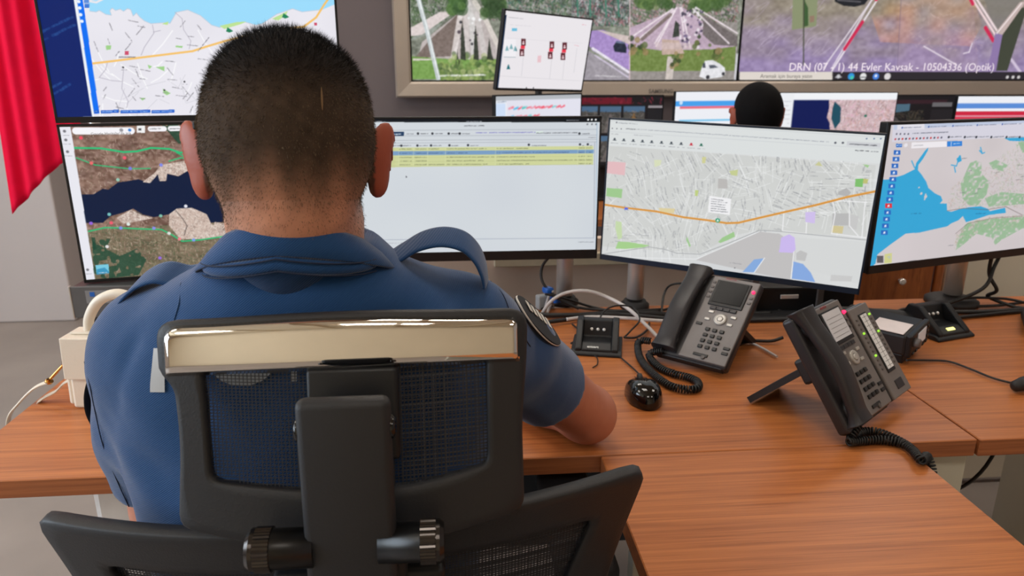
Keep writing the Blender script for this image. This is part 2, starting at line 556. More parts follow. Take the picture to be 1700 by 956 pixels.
# left wall with a wide window opening
bm = bmesh.new()
wy0, wy1, wz0, wz1 = -1.5, 2.1, .85, 2.65
bx(bm, (X0-.1, (Y0+Y1)/2, wz0/2), (.2, Y1-Y0, wz0))
bx(bm, (X0-.1, (Y0+Y1)/2, (wz1+CEIL)/2), (.2, Y1-Y0, CEIL-wz1))
bx(bm, (X0-.1, (Y0+wy0)/2, (wz0+wz1)/2), (.2, wy0-Y0, wz1-wz0))
bx(bm, (X0-.1, (Y1+wy1)/2, (wz0+wz1)/2), (.2, Y1-wy1, wz1-wz0))
fin('wall_left', bm, M_WHITE)['kind'] = 'structure'
win = empty('window_1', (X0-.1, (wy0+wy1)/2, wz0)); win['kind'] = 'structure'
bm = bmesh.new()
for yy in np.linspace(wy0, wy1, 5): bx(bm, (X0-.08, yy, (wz0+wz1)/2), (.06, .06, wz1-wz0))
for zz in (wz0+.03, wz1-.03): bx(bm, (X0-.08, (wy0+wy1)/2, zz), (.06, wy1-wy0, .06))
fin('window_frame', bm, M_WHITE, win)
gm = bpy.data.materials.new('window_glass'); gm.use_nodes = True
gb = gm.node_tree.nodes['Principled BSDF']; gb.inputs['Transmission Weight'].default_value = 1
gb.inputs['Roughness'].default_value = 0; gb.inputs['IOR'].default_value = 1.1
bm = bmesh.new(); bx(bm, (X0-.1, (wy0+wy1)/2, (wz0+wz1)/2), (.006, wy1-wy0, wz1-wz0)); fin('window_pane', bm, gm, win)
bm = bmesh.new()
for k in range(26): bx(bm, (X0-.02, (wy0+wy1)/2, wz0+.08+k*.066), (.035, wy1-wy0-.08, .003), rot=Matrix.Rotation(R(35), 3, 'Y'))
fin('window_blind_slats', bm, M_WHITE, win)
# white pillar on the left of the far wall
slab('wall_pillar', (-3.14, 4.04, CEIL/2), (2.12, .22, CEIL), M_WHITE, bev=.01)
slab('baseboard_back', (1.0, 4.142, .04), (6.8, .016, .08), mat('grey_baseboard', (120, 112, 108), .6))
for i, (px_, py_) in enumerate(PANELS):
    L = empty('ceiling_light', (px_, py_, CEIL-.035), 'recessed rectangular ceiling light panel with a white diffuser', 'ceiling light', 'ceiling light panels above the room')
    bm = bmesh.new()
    for sx in (-1, 1): bx(bm, (px_+sx*.48, py_, CEIL-.03), (.03, .59, .03))
    for sy in (-1, 1): bx(bm, (px_, py_+sy*.28, CEIL-.03), (.93, .03, .03))
    fin('frame', bm, M_FRAME, L)
    bm = bmesh.new(); bx(bm, (px_, py_, CEIL-.025), (.93, .53, .008)); fin('diffuser', bm, mat('lit_diffuser', (255, 238, 214), .6, emit=2.6), L)

# ------------------------------------------------------------------ desks
def desktop(name, x0, x1, y0, y1, label, z=.75, th=.03, parts=()):
    root = empty(name, ((x0+x1)/2, (y0+y1)/2, 0), label, 'desk')
    bm = bmesh.new(); bx(bm, ((x0+x1)/2, (y0+y1)/2, z-th/2), (x1-x0, y1-y0, th), bev=.0015, seg=1)
    o = fin('desktop', bm, [M_WOOD, M_WOODE], root)
    for f in o.data.polygons:
        if abs(f.normal.z) < .5: f.material_index = 1
    return root
def part_box(name, c, s, m, root, bev=.002, rot=None):
    bm = bmesh.new(); bx(bm, c, s, bev=bev, rot=rot); return fin(name, bm, m, root)

d1 = desktop('office_desk', -.757, .833, .979, 1.70, 'long cherry-wood desk top under the four front monitors and both desk phones')
part_box('modesty_panel', (-.02, 1.60, .42), (.90, .018, .56), M_BLKM, d1)
for ly in (1.06, 1.62):
    bm = bmesh.new(); bx(bm, (-.537, ly, .36), (.075, .05, .72), bev=.012); o = fin('leg', bm, M_STEEL, d1); o['label'] = 'silver metal leg'
ped = empty('drawer_pedestal', (.62, 1.30, 0), 'cream drawer pedestal standing under the right end of the long desk', 'cabinet')
part_box('body', (.645, 1.30, .36), (.41, .56, .718), M_CREAMP, ped, bev=.004)
for k in range(3):
    dd = part_box('drawer', (.645, 1.014, .13+k*.235), (.40, .016, .225), M_CREAMP, ped, bev=.003)
    bm = bmesh.new(); cyl(bm, (.60, 1.0, .17+k*.235), (.69, 1.0, .17+k*.235), .005, n=10)
    bx(bm, (.605, 1.006, .17+k*.235), (.008, .014, .008)); bx(bm, (.685, 1.006, .17+k*.235), (.008, .014, .008))
    fin('handle', bm, M_STEEL, dd)

d2 = desktop('office_desk', .837, 2.5, .977, 1.70, 'neighbouring cherry-wood desk top on the right, beyond the narrow joint')
part_box('panel_leg', (2.45, 1.34, .36), (.03, .60, .72), M_CREAMP, d2)
part_box('panel_leg', (1.5, 1.34, .36), (.03, .60, .72), M_CREAMP, d2)

d3 = desktop('desk_return', .218, .703, -.45, .977, 'cherry-wood return table coming forward from the long desk at lower right')
part_box('panel_leg', (.46, -.40, .36), (.44, .03, .72), M_CREAMP, d3)
part_box('panel_leg', (.46, .93, .36), (.40, .03, .72), M_CREAMP, d3)

d4 = desktop('office_desk', -.10, 3.1, 2.80, 3.42, 'cherry-wood desk of the second row, below the far monitors')
part_box('panel_leg', (-.06, 3.1, .36), (.03, .56, .72), M_CREAMP, d4)
part_box('panel_leg', (3.06, 3.1, .36), (.03, .56, .72), M_CREAMP, d4)
part_box('panel_leg', (1.42, 3.1, .36), (.03, .56, .72), M_CREAMP, d4)

cab = empty('drawer_cabinet', (1.315, 2.15, 0), 'wooden drawer cabinet with round knobs seen in the gap between the two right monitors', 'cabinet')
part_box('carcass', (1.315, 2.08, .40), (.25, .17, .80), M_WOODC, cab, bev=.004)
part_box('side_post', (1.452, 1.985, .40), (.018, .03, .80), M_WOODC, cab, bev=.008)
for k in range(4):
    dd = part_box('drawer', (1.315, 1.992, .13+k*.19), (.24, .018, .182), M_WOODC, cab, bev=.003)
    bm = bmesh.new(); lathe(bm, (1.33, 1.983, .145+k*.19), (0, -1, 0), [(0, .004), (.010, .004), (.013, .010), (.020, .010), (.023, .005)], 14)
    fin('knob', bm, M_STEEL, dd)
# low partitions standing behind the front desks
pt = empty('partition_screen', (2.05, 2.0, 0), 'low cream partition panel behind the steel pole of the rightmost monitor', 'partition')
part_box('panel', (2.05, 2.0, .43), (1.15, .03, .82), mat('putty_panel', (222, 214, 198), .7, var=(3, .06)), pt)
for sx in (1.52, 2.58): part_box('foot', (sx, 2.0, .01), (.05, .26, .02), M_BLKM, pt)
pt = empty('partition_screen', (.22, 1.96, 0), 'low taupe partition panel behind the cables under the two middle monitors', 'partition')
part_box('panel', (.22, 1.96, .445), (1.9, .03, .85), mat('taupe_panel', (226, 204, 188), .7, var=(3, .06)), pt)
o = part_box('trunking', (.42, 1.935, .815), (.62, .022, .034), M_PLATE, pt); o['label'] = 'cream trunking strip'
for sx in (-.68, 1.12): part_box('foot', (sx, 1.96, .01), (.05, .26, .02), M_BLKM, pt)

# ------------------------------------------------------------------ video wall and frame
FY = 4.05
fr = empty('video_wall_frame', (1.6, FY+.05, 1.17), 'wide champagne metal surround of the wall screens', 'frame')
bm = bmesh.new()
def mould(bm, a, b, ia, ib):
    def prof(o, i):
        ox, oz = o; ix, iz = i
        L = [(ox, FY+.085, oz), (ox, FY+.005, oz), (ox+(ix-ox)*.12, FY-.012, oz+(iz-oz)*.12),
             (ox+(ix-ox)*.88, FY-.004, oz+(iz-oz)*.88), (ix, FY+.004, iz), (ix, FY+.085, iz)]
        return [bm.verts.new(p) for p in L]
    A = prof(a, ia); B = prof(b, ib)
    for i in range(5): bm.faces.new((A[i], B[i], B[i+1], A[i+1]))
    bm.faces.new((A[5], B[5], B[0], A[0]))
    bm.faces.new(A); bm.faces.new(B[::-1])
xo0, xo1, zo0, zo1 = -.292, 3.49, 1.176, 2.38
xi0, xi1, zi0, zi1 = -.208, 3.40, 1.258, 2.30
for nm, a, b, ia, ib in (('bottom_rail', (xo0, zo0), (xo1, zo0), (xi0, zi0), (xi1, zi0)), ('top_rail', (xo0, zo1), (xo1, zo1), (xi0, zi1), (xi1, zi1)),
                         ('side_rail', (xo0, zo0), (xo0, zo1), (xi0, zi0), (xi0, zi1)), ('side_rail', (xo1, zo0), (xo1, zo1), (xi1, zi0), (xi1, zi1))):
    bm = bmesh.new(); mould(bm, a, b, ia, ib); bmesh.ops.recalc_face_normals(bm, faces=bm.faces)
    o = fin(nm, bm, M_FRAME, fr)
    if nm == 'bottom_rail':
        text_obj('maker_name', 'SAMSUNG', .030, Matrix.Translation((1.085, FY-.0135, 1.197)) @ Matrix.Rotation(PI/2, 4, 'X'), M_TXTG, o, bold=True)

G_ROAD = (196, 182, 200)
def paint_w1():
    q = [(671.9, -219.8), (1253.7, -207.1), (1224.2, 133.2), (685.4, 133.9)]
    c = Cv(560, 316, q, bg=(128, 132, 120), seed=3)
    full = np.ones((c.h, c.w))
    c.noise(None, 30, 14, 10, (1, 1, .95)); c.noise(None, 20, 4, 3)
    c.crop(600, 0, 4.25)
    # upper (out of view) part: sky haze and buildings
    c.rect(300, -1000, 3000, -520, (190, 205, 215), .9)
    for k in range(60):
        x = 350+k*40; h = c.rnd.uniform(120, 380)
        c.rect(x, -520-h*.4, x+34, -100, c.rnd.choice([(206, 196, 190), (160, 150, 150), (120, 130, 140), (190, 170, 160)]), .8)
    # left view: avenue running away between trees
    c.poly([(350, 40), (700, 40), (500, 240), (350, 290)], (150, 156, 148))
    c.city(c.full([(350, -60), (700, -60), (640, 130), (350, 280)]), [(60, 92, 54), (92, 116, 76), (190, 188, 184), (90, 90, 88), (150, 146, 140), (50, 74, 46), (70, 100, 60)], n=1300, size=5, a=.5)
    c.poly([(430, 300), (700, 90), (860, 90), (1050, 420), (400, 420)], (188, 178, 176))
    c.poly([(480, 290), (700, 90), (760, 90), (640, 400), (380, 410)], (124, 110, 104))
    for x0, x1, col, w in ((700, 650, (230, 222, 220), 9), (740, 745, (214, 206, 204), 10), (780, 800, (216, 214, 212), 10), (820, 880, (206, 200, 198), 9), (870, 1010, (222, 214, 206), 8)):
        c.line([(700+(x0-700)*.6, 20), (x0, 120), (x1, 420)], w, col, .8)
    for x in range(18):
        c.dot((c.rnd.uniform(690, 880), c.rnd.uniform(40, 320)), c.rnd.uniform(1.5, 3), c.rnd.choice([(60, 60, 66), (240, 240, 240), (90, 80, 90)]))
    c.poly([(350, 260), (430, 250), (660, 90), (560, 90), (350, 200)], (220, 208, 206))
    c.city(c.full([(860, -60), (1900, -60), (1900, 200), (900, 150)]), [(50, 80, 56), (70, 104, 76), (196, 190, 192), (70, 70, 74), (160, 130, 136), (46, 64, 48), (176, 172, 174), (64, 116, 100), (84, 112, 70)], n=2600, size=5, a=.5)
    for k in range(70):
        x = 640+c.rnd.uniform(0, 80) if k % 2 else c.rnd.uniform(870, 1000)
        c.dot((x, c.rnd.uniform(-40, 90)), c.rnd.uniform(5, 12), c.rnd.choice([(70, 104, 56), (52, 82, 46), (96, 130, 70)]), .6)
    c.poly([(350, 400), (640, 420), (1000, 420), (1000, 560), (350, 560)], (122, 160, 84))
    for k in range(220):
        x = c.rnd.uniform(560, 950); y = 560-abs(c.rnd.gauss(0, 70))
        c.dot((x, y), c.rnd.uniform(2, 6), c.rnd.choice([(112, 138, 76), (152, 170, 100), (74, 98, 56), (176, 184, 130)]), .6)
    c.poly([(365, 415), (520, 420), (520, 425), (365, 430)], (226, 216, 210))
    for x, y0, w in ((715, 150, 26), (808, 180, 26), (905, 270, 34), (680, 350, 20)):
        c.poly([(x, y0), (x+w*.6, y0+120), (x+w, 430), (x-w*.5, 420), (x-w*.4, y0+120)], (52, 58, 48), .95)
    c.line([(388, -60), (470, 240), (545, 555)], 7, (196, 204, 206)); c.line([(392, -60), (476, 240), (552, 555)], 2, (236, 240, 240))
    c.scrib((560, 535), (880, 530), 16, (250, 250, 250), .9)
    for k in range(46):
        x = c.rnd.uniform(860, 1000); y = c.rnd.uniform(-60, 120); c.dot((x, y), c.rnd.uniform(4, 9), c.rnd.choice([(58, 84, 50), (76, 104, 62), (48, 70, 44)]), .55)
    # middle strip with dark car on purple road
    c.crop(950, 0, 4.25)
    c.rect(0, -60, 415, 150, (110, 118, 112), .4)
    c.city(c.full([(0, -60), (415, -60), (415, 190), (0, 190)]), [(60, 110, 96), (214, 206, 214), (50, 52, 60), (170, 90, 104), (54, 60, 58), (190, 186, 190)], n=700, size=5, a=.45)
    for x in (40, 130, 240, 330): c.line([(x, -40), (x+6, 120)], 3, (70, 130, 110), .9)
    c.poly([(60, 230), (220, 215), (415, 290), (415, 500), (150, 360)], (168, 142, 200))
    c.poly([(180, 215), (415, 260), (415, 320)], (206, 190, 186))
    c.poly([(0, 300), (415, 520), (415, 600), (0, 600)], (158, 152, 160))
    c.line([(150, 345), (405, 510)], 4, (232, 226, 238)); c.line([(165, 392), (400, 545)], 2, (210, 200, 220))
    c.poly([(295, 330), (320, 292), (375, 300), (392, 340), (388, 378), (305, 368)], (40, 46, 62)); c.line([(320, 300), (372, 306)], 3, (110, 120, 150))
    c.scrib((170, 535), (350, 542), 14, (235, 232, 235), .6)
    # right view: crossing roads, lawn and a white car
    c.poly([(418, -400), (1190, -400), (1165, 575), (412, 575)], (150, 144, 140))
    c.poly([(418, -1000), (1290, -1000), (1200, -100), (418, -100)], (180, 198, 214), .8)
    c.city(c.full([(418, -200), (1190, -200), (1185, 160), (418, 190)]), [(80, 104, 70), (196, 174, 178), (74, 72, 76), (206, 198, 202), (176, 110, 122), (120, 110, 112), (58, 84, 54), (90, 116, 72)], n=2400, size=5, a=.5)
    for k in range(90):
        c.dot((c.rnd.choice([c.rnd.uniform(470, 700), c.rnd.uniform(850, 1100)]), c.rnd.uniform(-60, 60)), c.rnd.uniform(5, 12), c.rnd.choice([(84, 112, 62), (62, 90, 50), (116, 140, 84)]), .6)
    c.poly([(415, 200), (650, 110), (740, 60), (790, 60), (1170, 320), (1170, 360), (415, 360)], (190, 168, 186))
    c.poly([(930, 110), (1175, 260), (1175, 330), (1010, 320), (930, 250)], (116, 108, 108))
    for p in (((715, 70), (420, 270)), ((725, 80), (450, 300)), ((735, 80), (590, 310)), ((745, 60), (600, 330)), ((770, 60), (810, 340)), ((780, 60), (840, 340)), ((860, 70), (1115, 310)), ((880, 60), (1175, 240))):
        c.line([p[0], p[1]], 2.5, (236, 224, 230), .9)
    c.line([(700, 110), (500, 280)], 6, (120, 106, 100), .8)
    for k in range(60): c.dot((c.rnd.uniform(760, 930), c.rnd.uniform(60, 340)), c.rnd.uniform(1.2, 3), c.rnd.choice([(60, 56, 74), (236, 230, 236), (110, 96, 130)]), .8)
    c.poly([(735, 150), (760, 170), (765, 260), (715, 270)], (60, 66, 60))
    c.poly([(415, 330), (640, 360), (1000, 350), (1165, 330), (1150, 560), (415, 500)], (116, 136, 74))
    c.poly([(640, 280), (760, 290), (800, 380), (640, 390)], (196, 172, 160)); c.poly([(590, 300), (890, 310), (890, 350), (600, 350)], (210, 190, 192), .6)
    c.poly([(415, 505), (1160, 500), (1160, 575), (415, 575)], (150, 144, 140))
    c.poly([(680, 400), (735, 405), (715, 560), (665, 560)], (206, 196, 190))
    for k in range(50):
        x, y = c.rnd.choice([(520, 330), (900, 330), (1040, 370), (450, 340), (740, 430)]); c.dot((x+c.rnd.gauss(0, 22), y+c.rnd.gauss(0, 26)), c.rnd.uniform(2, 6), c.rnd.choice([(52, 68, 40), (90, 106, 60), (150, 130, 90)]), .8)
    c.poly([(905, 540), (925, 470), (945, 432), (1000, 426), (1050, 452), (1085, 480), (1090, 525), (1060, 545), (950, 560)], (228, 228, 232))
    c.poly([(930, 452), (945, 440), (950, 480), (928, 482)], (70, 76, 88)); c.poly([(972, 462), (1010, 458), (1040, 478), (980, 486)], (90, 96, 108))
    c.dot((965, 545), 3.4, (60, 60, 66)); c.dot((1075, 522), 3, (60, 60, 66))
    c.poly([(1165, 380), (1185, 380), (1180, 575), (1150, 575)], (214, 214, 222), .8)
    c.line([(415, -900), (412, 575)], 1.5, (236, 206, 214), .8)
    c.noise(None, 12, 3, 3, (1, .95, 1))
    return c.out()
def paint_w2():
    q = [(1257.8, -207.0), (1797.6, -195.3), (1730.7, 132.6), (1228.0, 133.2)]
    c = Cv(480, 280, q, bg=(150, 132, 150), seed=5)
    c.crop(1300, 0, 4.25)
    # asphalt: olive at the top, mauve below, rosy patch in the middle
    n1 = vnoise(c.w, c.h, 60, 30, c.rng)
    t = np.clip((c.Y/c.h-.60)*3.2 + (n1-.5)*.5, 0, 1)[..., None]
    c.a = np.array((150, 140, 126.))*(1-t) + np.array((150, 132, 172.))*t
    m = c.full([(640, -200), (1300, -200), (1420, 180), (1340, 330), (700, 300), (640, 120)])
    c.a += (m*np.clip(vnoise(c.w, c.h, 50, 40, c.rng), 0, 1))[..., None]*np.array((42, 8, -22))
    c.noise(None, 12, 5, 4); c.noise(None, 10, 24, 8)
    c.poly([(870, -300), (1330, -300), (1400, 505), (820, 505)], (176, 150, 168), .25)
    c.poly([(1340, -300), (1760, -300), (1700, 40), (1560, 240), (1510, 230)], (126, 122, 116), .8)
    c.line([(865, -300), (820, 500)], 1.2, (120, 104, 128), .6)
    for k in range(60):
        x = c.rnd.uniform(-250, 300); y = c.rnd.uniform(60, 400)
        c.line([(x, y), (x+c.rnd.uniform(30, 90), y-c.rnd.uniform(30, 80))], c.rnd.uniform(.6, 1.6), (206, 190, 214), .35)
    for k in range(90):
        x = c.rnd.uniform(880, 1400); y = c.rnd.uniform(20, 380)
        c.line([(x, y), (x+c.rnd.uniform(-40, 40), y+c.rnd.uniform(-30, 30))], c.rnd.uniform(.6, 1.4), (226, 200, 196), .3)
    for d in (0, 55):
        c.line([(690-d*.2, -60), (300+d*1.1, 480)], 2.2, (232, 222, 232), .85)
    c.line([(850, -260), (360, 500)], 2.6, (240, 232, 238), .9)
    c.line([(575, 160), (448, 350)], 5, (206, 44, 84)); c.line([(740, -90), (672, 4)], 5, (206, 44, 84))
    c.line([(1300, -80), (1515, 250)], 3, (240, 214, 216)); c.line([(1330, -80), (1535, 235)], 3, (240, 220, 222))
    c.line([(1330, -20), (1355, 35)], 5, (206, 44, 84)); c.line([(1445, 200), (1500, 290)], 5.5, (206, 44, 84))
    c.line([(1010, 330), (1240, 460)], 2, (232, 220, 232), .9); c.line([(1350, 310), (1330, 370), (1290, 380)], 2, (236, 224, 236), .8)
    c.line([(1560, 330), (1700, 520)], 4, (214, 200, 222), .9)
    # black car
    c.poly([(365, -60), (380, 20), (440, 48), (520, 55), (590, 38), (625, -10), (640, -140), (400, -150)], (32, 34, 40)); c.line([(400, 8), (560, 20)], 2, (120, 116, 122), .7)
    # sign on a pole
    c.poly([(85, -80), (262, -80), (248, 190), (75, 215)], (138, 146, 112)); c.poly([(150, -80), (170, 20), (190, 60), (192, 185), (160, 195), (162, 60)], (62, 92, 54))
    c.poly([(200, 120), (235, 115), (232, 160), (203, 165)], (150, 110, 100), .7); c.line([(160, -80), (158, 460)], 2, (72, 76, 60))
    # concrete barrier
    c.poly([(1515, 235), (1565, 245), (1520, 500), (1460, 500)], (142, 120, 168)); c.poly([(1565, 245), (1700, 60), (1740, 60), (1600, 500), (1520, 500)], (66, 70, 58))
    c.poly([(1515, 235), (1690, 20), (1730, 20), (1565, 250)], (196, 176, 172)); c.line([(1525, 240), (1700, 30)], 2, (240, 226, 226))
    # bottom task bar with search box
    c.rect(-400, 508, 2000, 585, (44, 40, 46)); c.rect(-295, 508, 362, 575, (222, 214, 206)); c.rect(-400, 508, -298, 585, (30, 32, 38))
    c.poly([(-288-40, 520), (-305-10, 520), (-305-10, 555), (-328, 555)], (240, 240, 240)); c.line([(-321, 518), (-321, 558)], 1.2, (30, 32, 38)); c.line([(-330, 538), (-310, 538)], 1.2, (30, 32, 38))
    for x, col in ((405, (200, 200, 205)), (495, (50, 150, 220)), (580, (230, 230, 230)), (670, (70, 130, 220)), (752, (220, 216, 216))): c.dot((x, 540), 5 if x > 405 else 3, col)
    c.dot((500, 548), 2.6, (70, 200, 170)); c.line([(385, 545), (425, 545)], 1.4, (200, 200, 205)); c.dot((670, 536), 2, (230, 236, 250))
    c.line([(565, 545), (597, 545)], 1.5, (90, 90, 96))
    for x in (1600, 1640, 1680): c.dot((x, 545), 2.4, (210, 206, 206))
    return c.out()

def wall_panel(x0, x1, img, label):
    root = empty('wall_screen', ((x0+x1)/2, FY+.05, zi0+.002), label, 'screen', 'large screens in the wall frame')
    bm = bmesh.new(); bx(bm, ((x0+x1)/2, FY+.052, (zi0+zi1)/2), (x1-x0, .05, zi1-zi0-.004), bev=.002)
    fin('housing', bm, M_BLK, root)
    s = screen_mesh('display', img, (x0+.005, FY+.0262, zi0+.008), (1, 0, 0), (0, 0, 1), x1-x0-.01, zi1-zi0-.016, root)
    return root, s
w1, s1 = wall_panel(-.205, 1.592, paint_w1(), 'large wall screen showing two street camera views with trees and a white car')
w2, s2 = wall_panel(1.596, 3.395, paint_w2(), 'large wall screen on the right showing a mauve road with red and white lines')
RX = Matrix.Rotation(PI/2, 4, 'X')
text_obj('caption', 'DRN (07 - 1) 44 Evler Kavsak - 10504336 (Optik)', .0600, Matrix.Translation((1.885, FY+.0255, 1.315)) @ RX, M_TXTLIT, s2)
text_obj('caption', 'Aramak için buraya yazın', .030, Matrix.Translation((1.725, FY+.0255, 1.276)) @ RX, M_TXTG, s2)

# ------------------------------------------------------------------ desktop monitors
def monitor(name, L, Rr, z0, H, img, label, group, chin=.012, bez=.005, depth=.018, roll=0.0, lean=0.0, bulge=True, mframe=None, chinmat=None, gain=1.0):
    """flat panel between floor-plan points L and R (seen from the front), bottom at z0"""
    L = Vector((L[0], L[1], 0)); Rr = Vector((Rr[0], Rr[1], 0))
    W = (Rr-L).length; U = (Rr-L).normalized(); B = Vector((-U.y, U.x, 0))      # B points away from the viewer
    c0 = (L+Rr)/2 + Vector((0, 0, z0))
    rotM = Matrix.Rotation(roll, 3, B) @ Matrix.Rotation(lean, 3, U)
    U2 = rotM @ U; V2 = rotM @ Vector((0, 0, 1)); B2 = rotM @ B
    O = c0 - U2*(W/2)
    root = empty(name, tuple(c0), label, 'monitor', group)
    M = Matrix((( U2.x, B2.x, V2.x, O.x), (U2.y, B2.y, V2.y, O.y), (U2.z, B2.z, V2.z, O.z), (0, 0, 0, 1)))
    def lb(bm, c, s, bev=.002):
        b2 = bmesh.new(); bx(b2, c, s, bev=bev); bmesh.ops.transform(b2, matrix=M, verts=b2.verts); merge(bm, b2)
    bm = bmesh.new()
    lb(bm, (W/2, depth/2+.002, H/2), (W, depth, H), .0025)
    if bulge: lb(bm, (W/2, depth+.012, H*.42), (W*.62, .03, H*.6), .012)
    fin('housing', bm, mframe or M_BLK, root)
    bm = bmesh.new()
    f = .0022
    lb(bm, (W/2, .001, chin/2), (W, f*2, chin), .0006); lb(bm, (W/2, .001, H-bez/2), (W, f*2, bez), .0006)
    lb(bm, (bez/2, .001, H/2), (bez, f*2, H), .0006); lb(bm, (W-bez/2, .001, H/2), (bez, f*2, H), .0006)
    fin('bezel', bm, chinmat or M_BLK, root)
    Oo = O + U2*bez + V2*chin + B2*.0002
    s = screen_mesh('display', img, tuple(Oo), tuple(U2), tuple(V2), W-2*bez, H-bez-chin, root, gain=gain)
    def place(u, v, size): return Matrix(((U2.x, V2.x, -B2.x, 0), (U2.y, V2.y, -B2.y, 0), (U2.z, V2.z, -B2.z, 0), (0, 0, 0, 1))) if False else \
        Matrix.Translation(Oo + U2*u*(W-2*bez) + V2*v*(H-bez-chin) - B2*.0006) @ Matrix(((U2.x, V2.x, -B2.x, 0), (U2.y, V2.y, -B2.y, 0), (U2.z, V2.z, -B2.z, 0), (0, 0, 0, 1)))
    return root, s, place, M, W

SAT = [(196, 170, 156), (150, 118, 108), (96, 84, 66), (176, 150, 130), (120, 104, 84), (214, 196, 180), (136, 100, 96)]
def paint_m1():
    c = Cv(470, 270, [(98.6, 211.0), (565.7, 202.1), (581.2, 433.6), (143.5, 464.2)], bg=(132, 104, 92), seed=11)
    c.noise(None, 26, 22, 16, (1, .9, .8)); c.noise(None, 26, 5, 4)
    c.crop(80, 180, 3.1875)
    full = np.ones((c.h, c.w))
    low = c.full([(200, 640), (1700, 560), (1800, 900), (200, 960)])
    c.a = c.a*(1-low[..., None]*.55) + np.array((112, 112, 84.))*low[..., None]*.55
    c.city(full, SAT, n=5200, size=3.2, a=.55)
    c.city(low, [(60, 84, 58), (90, 104, 70), (190, 176, 150), (130, 110, 90), (52, 70, 50)], n=2600, size=3.2, a=.55)
    for pts in ([(235, 700), (300, 740), (380, 780), (470, 740), (520, 800), (480, 880), (300, 900), (240, 870)], [(600, 90), (790, 80), (800, 190), (700, 200), (640, 130)], [(230, 680), (330, 690), (300, 760), (240, 760)], [(800, 80), (1500, 60), (1500, 160), (1000, 170)]):
        m = c.full(pts)*(vnoise(c.w, c.h, 14, 14, c.rng) > .30); c.a = c.a*(1-m[..., None]*.75)+np.array((22, 62, 46.))*m[..., None]*.85
    sea = [(175, 455), (240, 455), (290, 425), (320, 430), (370, 392), (420, 385), (480, 375), (520, 390), (560, 350), (580, 345), (590, 385), (625, 385), (625, 345), (690, 360), (740, 330), (780, 280), (900, 240), (1700, 190), (1700, 500),
           (1000, 590), (930, 600), (860, 605), (840, 560), (760, 525), (680, 530), (640, 560), (560, 575), (500, 560), (450, 530), (400, 550), (330, 570), (290, 605), (200, 605)]
    c.poly(sea, (6, 26, 60)); 
    for m_ in ([(400, 585), (470, 545), (520, 575), (440, 600)],): c.poly(m_, (20, 40, 40), .8)
    pale = [(222, 206, 196), (206, 182, 170), (236, 226, 216), (180, 156, 146), (150, 130, 120)]
    for pts in ([(500, 390), (560, 345), (600, 300), (760, 270), (780, 285), (740, 330), (690, 358), (630, 345), (625, 383), (590, 385), (580, 350), (540, 395)],
                [(640, 560), (680, 530), (760, 525), (840, 560), (860, 605), (900, 640), (860, 690), (700, 690), (640, 620)], [(360, 580), (440, 535), (500, 565), (560, 580), (400, 610)],
                [(880, 600), (960, 610), (960, 690), (860, 680)]):
        c.poly(pts, (206, 186, 174)); c.city(c.full(pts), pale, n=700, size=3)
    c.line([(675, 540), (710, 580), (735, 620), (720, 670)], 1.5, (110, 100, 96))
    g = (44, 190, 122)
    c.line([(120, 210), (280, 212), (400, 232), (470, 228), (545, 210), (640, 215), (700, 235), (760, 228), (1100, 250)], 3.2, g); c.line([(150, 262), (250, 300), (430, 320), (540, 318)], 2, g, .9)
    c.line([(640, 280), (700, 262), (790, 268)], 2.2, g, .9); c.line([(680, 235), (740, 265), (800, 262)], 2.2, g, .9)
    c.line([(215, 650), (300, 630), (400, 632), (470, 636), (600, 640), (650, 665), (710, 702), (800, 695), (960, 672), (1300, 640)], 2.4, g)
    for (x, y, col) in ((175, 157, (240, 80, 100)), (405, 262, (240, 90, 110)), (230, 290, (236, 110, 110)), (335, 605, (240, 90, 110)), (695, 690, (240, 130, 140)), (228, 607, (150, 100, 220)), (592, 790, (150, 110, 220)), (598, 300, (130, 140, 230)),
                        (435, 318, (120, 130, 220)), (385, 632, (120, 150, 230)), (560, 633, (140, 140, 230)), (770, 695, (120, 160, 230)), (324, 560, (120, 190, 190)), (596, 568, (130, 190, 170)), (370, 378, (150, 200, 180)), (313, 730, (230, 225, 225)), (425, 612, (220, 235, 230)), (640, 660, (220, 230, 225)), (892, 738, (190, 230, 200)), (728, 517, (230, 230, 240))):
        c.dot((x, y), 2.9, col)
    c.poly([(40, 92), (118, 92), (250, 905), (175, 925)], (232, 232, 240))
    for (x, y) in ((88, 122), (95, 168), (104, 230), (210, 852)): c.dot((x, y), 2.4, (120, 120, 128)); c.scrib((x-25, y+22), (x+25, y+22), 5, (150, 150, 158))
    def pill(x0, x1, y, h):
        c.line([(x0+h/2, y), (x1-h/2, y-1)], c.px(h), (246, 244, 248))
    pill(130, 458, 121, 38); pill(528, 628, 110, 28); pill(634, 704, 108, 28); pill(710, 830, 106, 28); pill(850, 1000, 104, 28)
    c.rect(470, 92, 513, 130, (240, 240, 240)); c.rect(478, 106, 494, 118, (90, 90, 96)); c.dot((388, 116), 3, (150, 150, 156)); c.dot((432, 116), 2.6, (60, 130, 210))
    for x in (545, 650, 728): c.scrib((x-8, 110), (x+50, 108), 8, (110, 110, 116))
    c.poly([(252, 828), (320, 822), (324, 870), (258, 878)], (120, 200, 222)); c.poly([(258, 850), (300, 840), (323, 862), (324, 870), (258, 878)], (60, 150, 190)); c.scrib((268, 868), (315, 866), 6, (240, 240, 240))
    c.rect(838, 806, 940, 836, (240, 240, 240)); c.poly([(868, 780), (895, 762), (925, 778)], (20, 20, 22))
    return c.out()
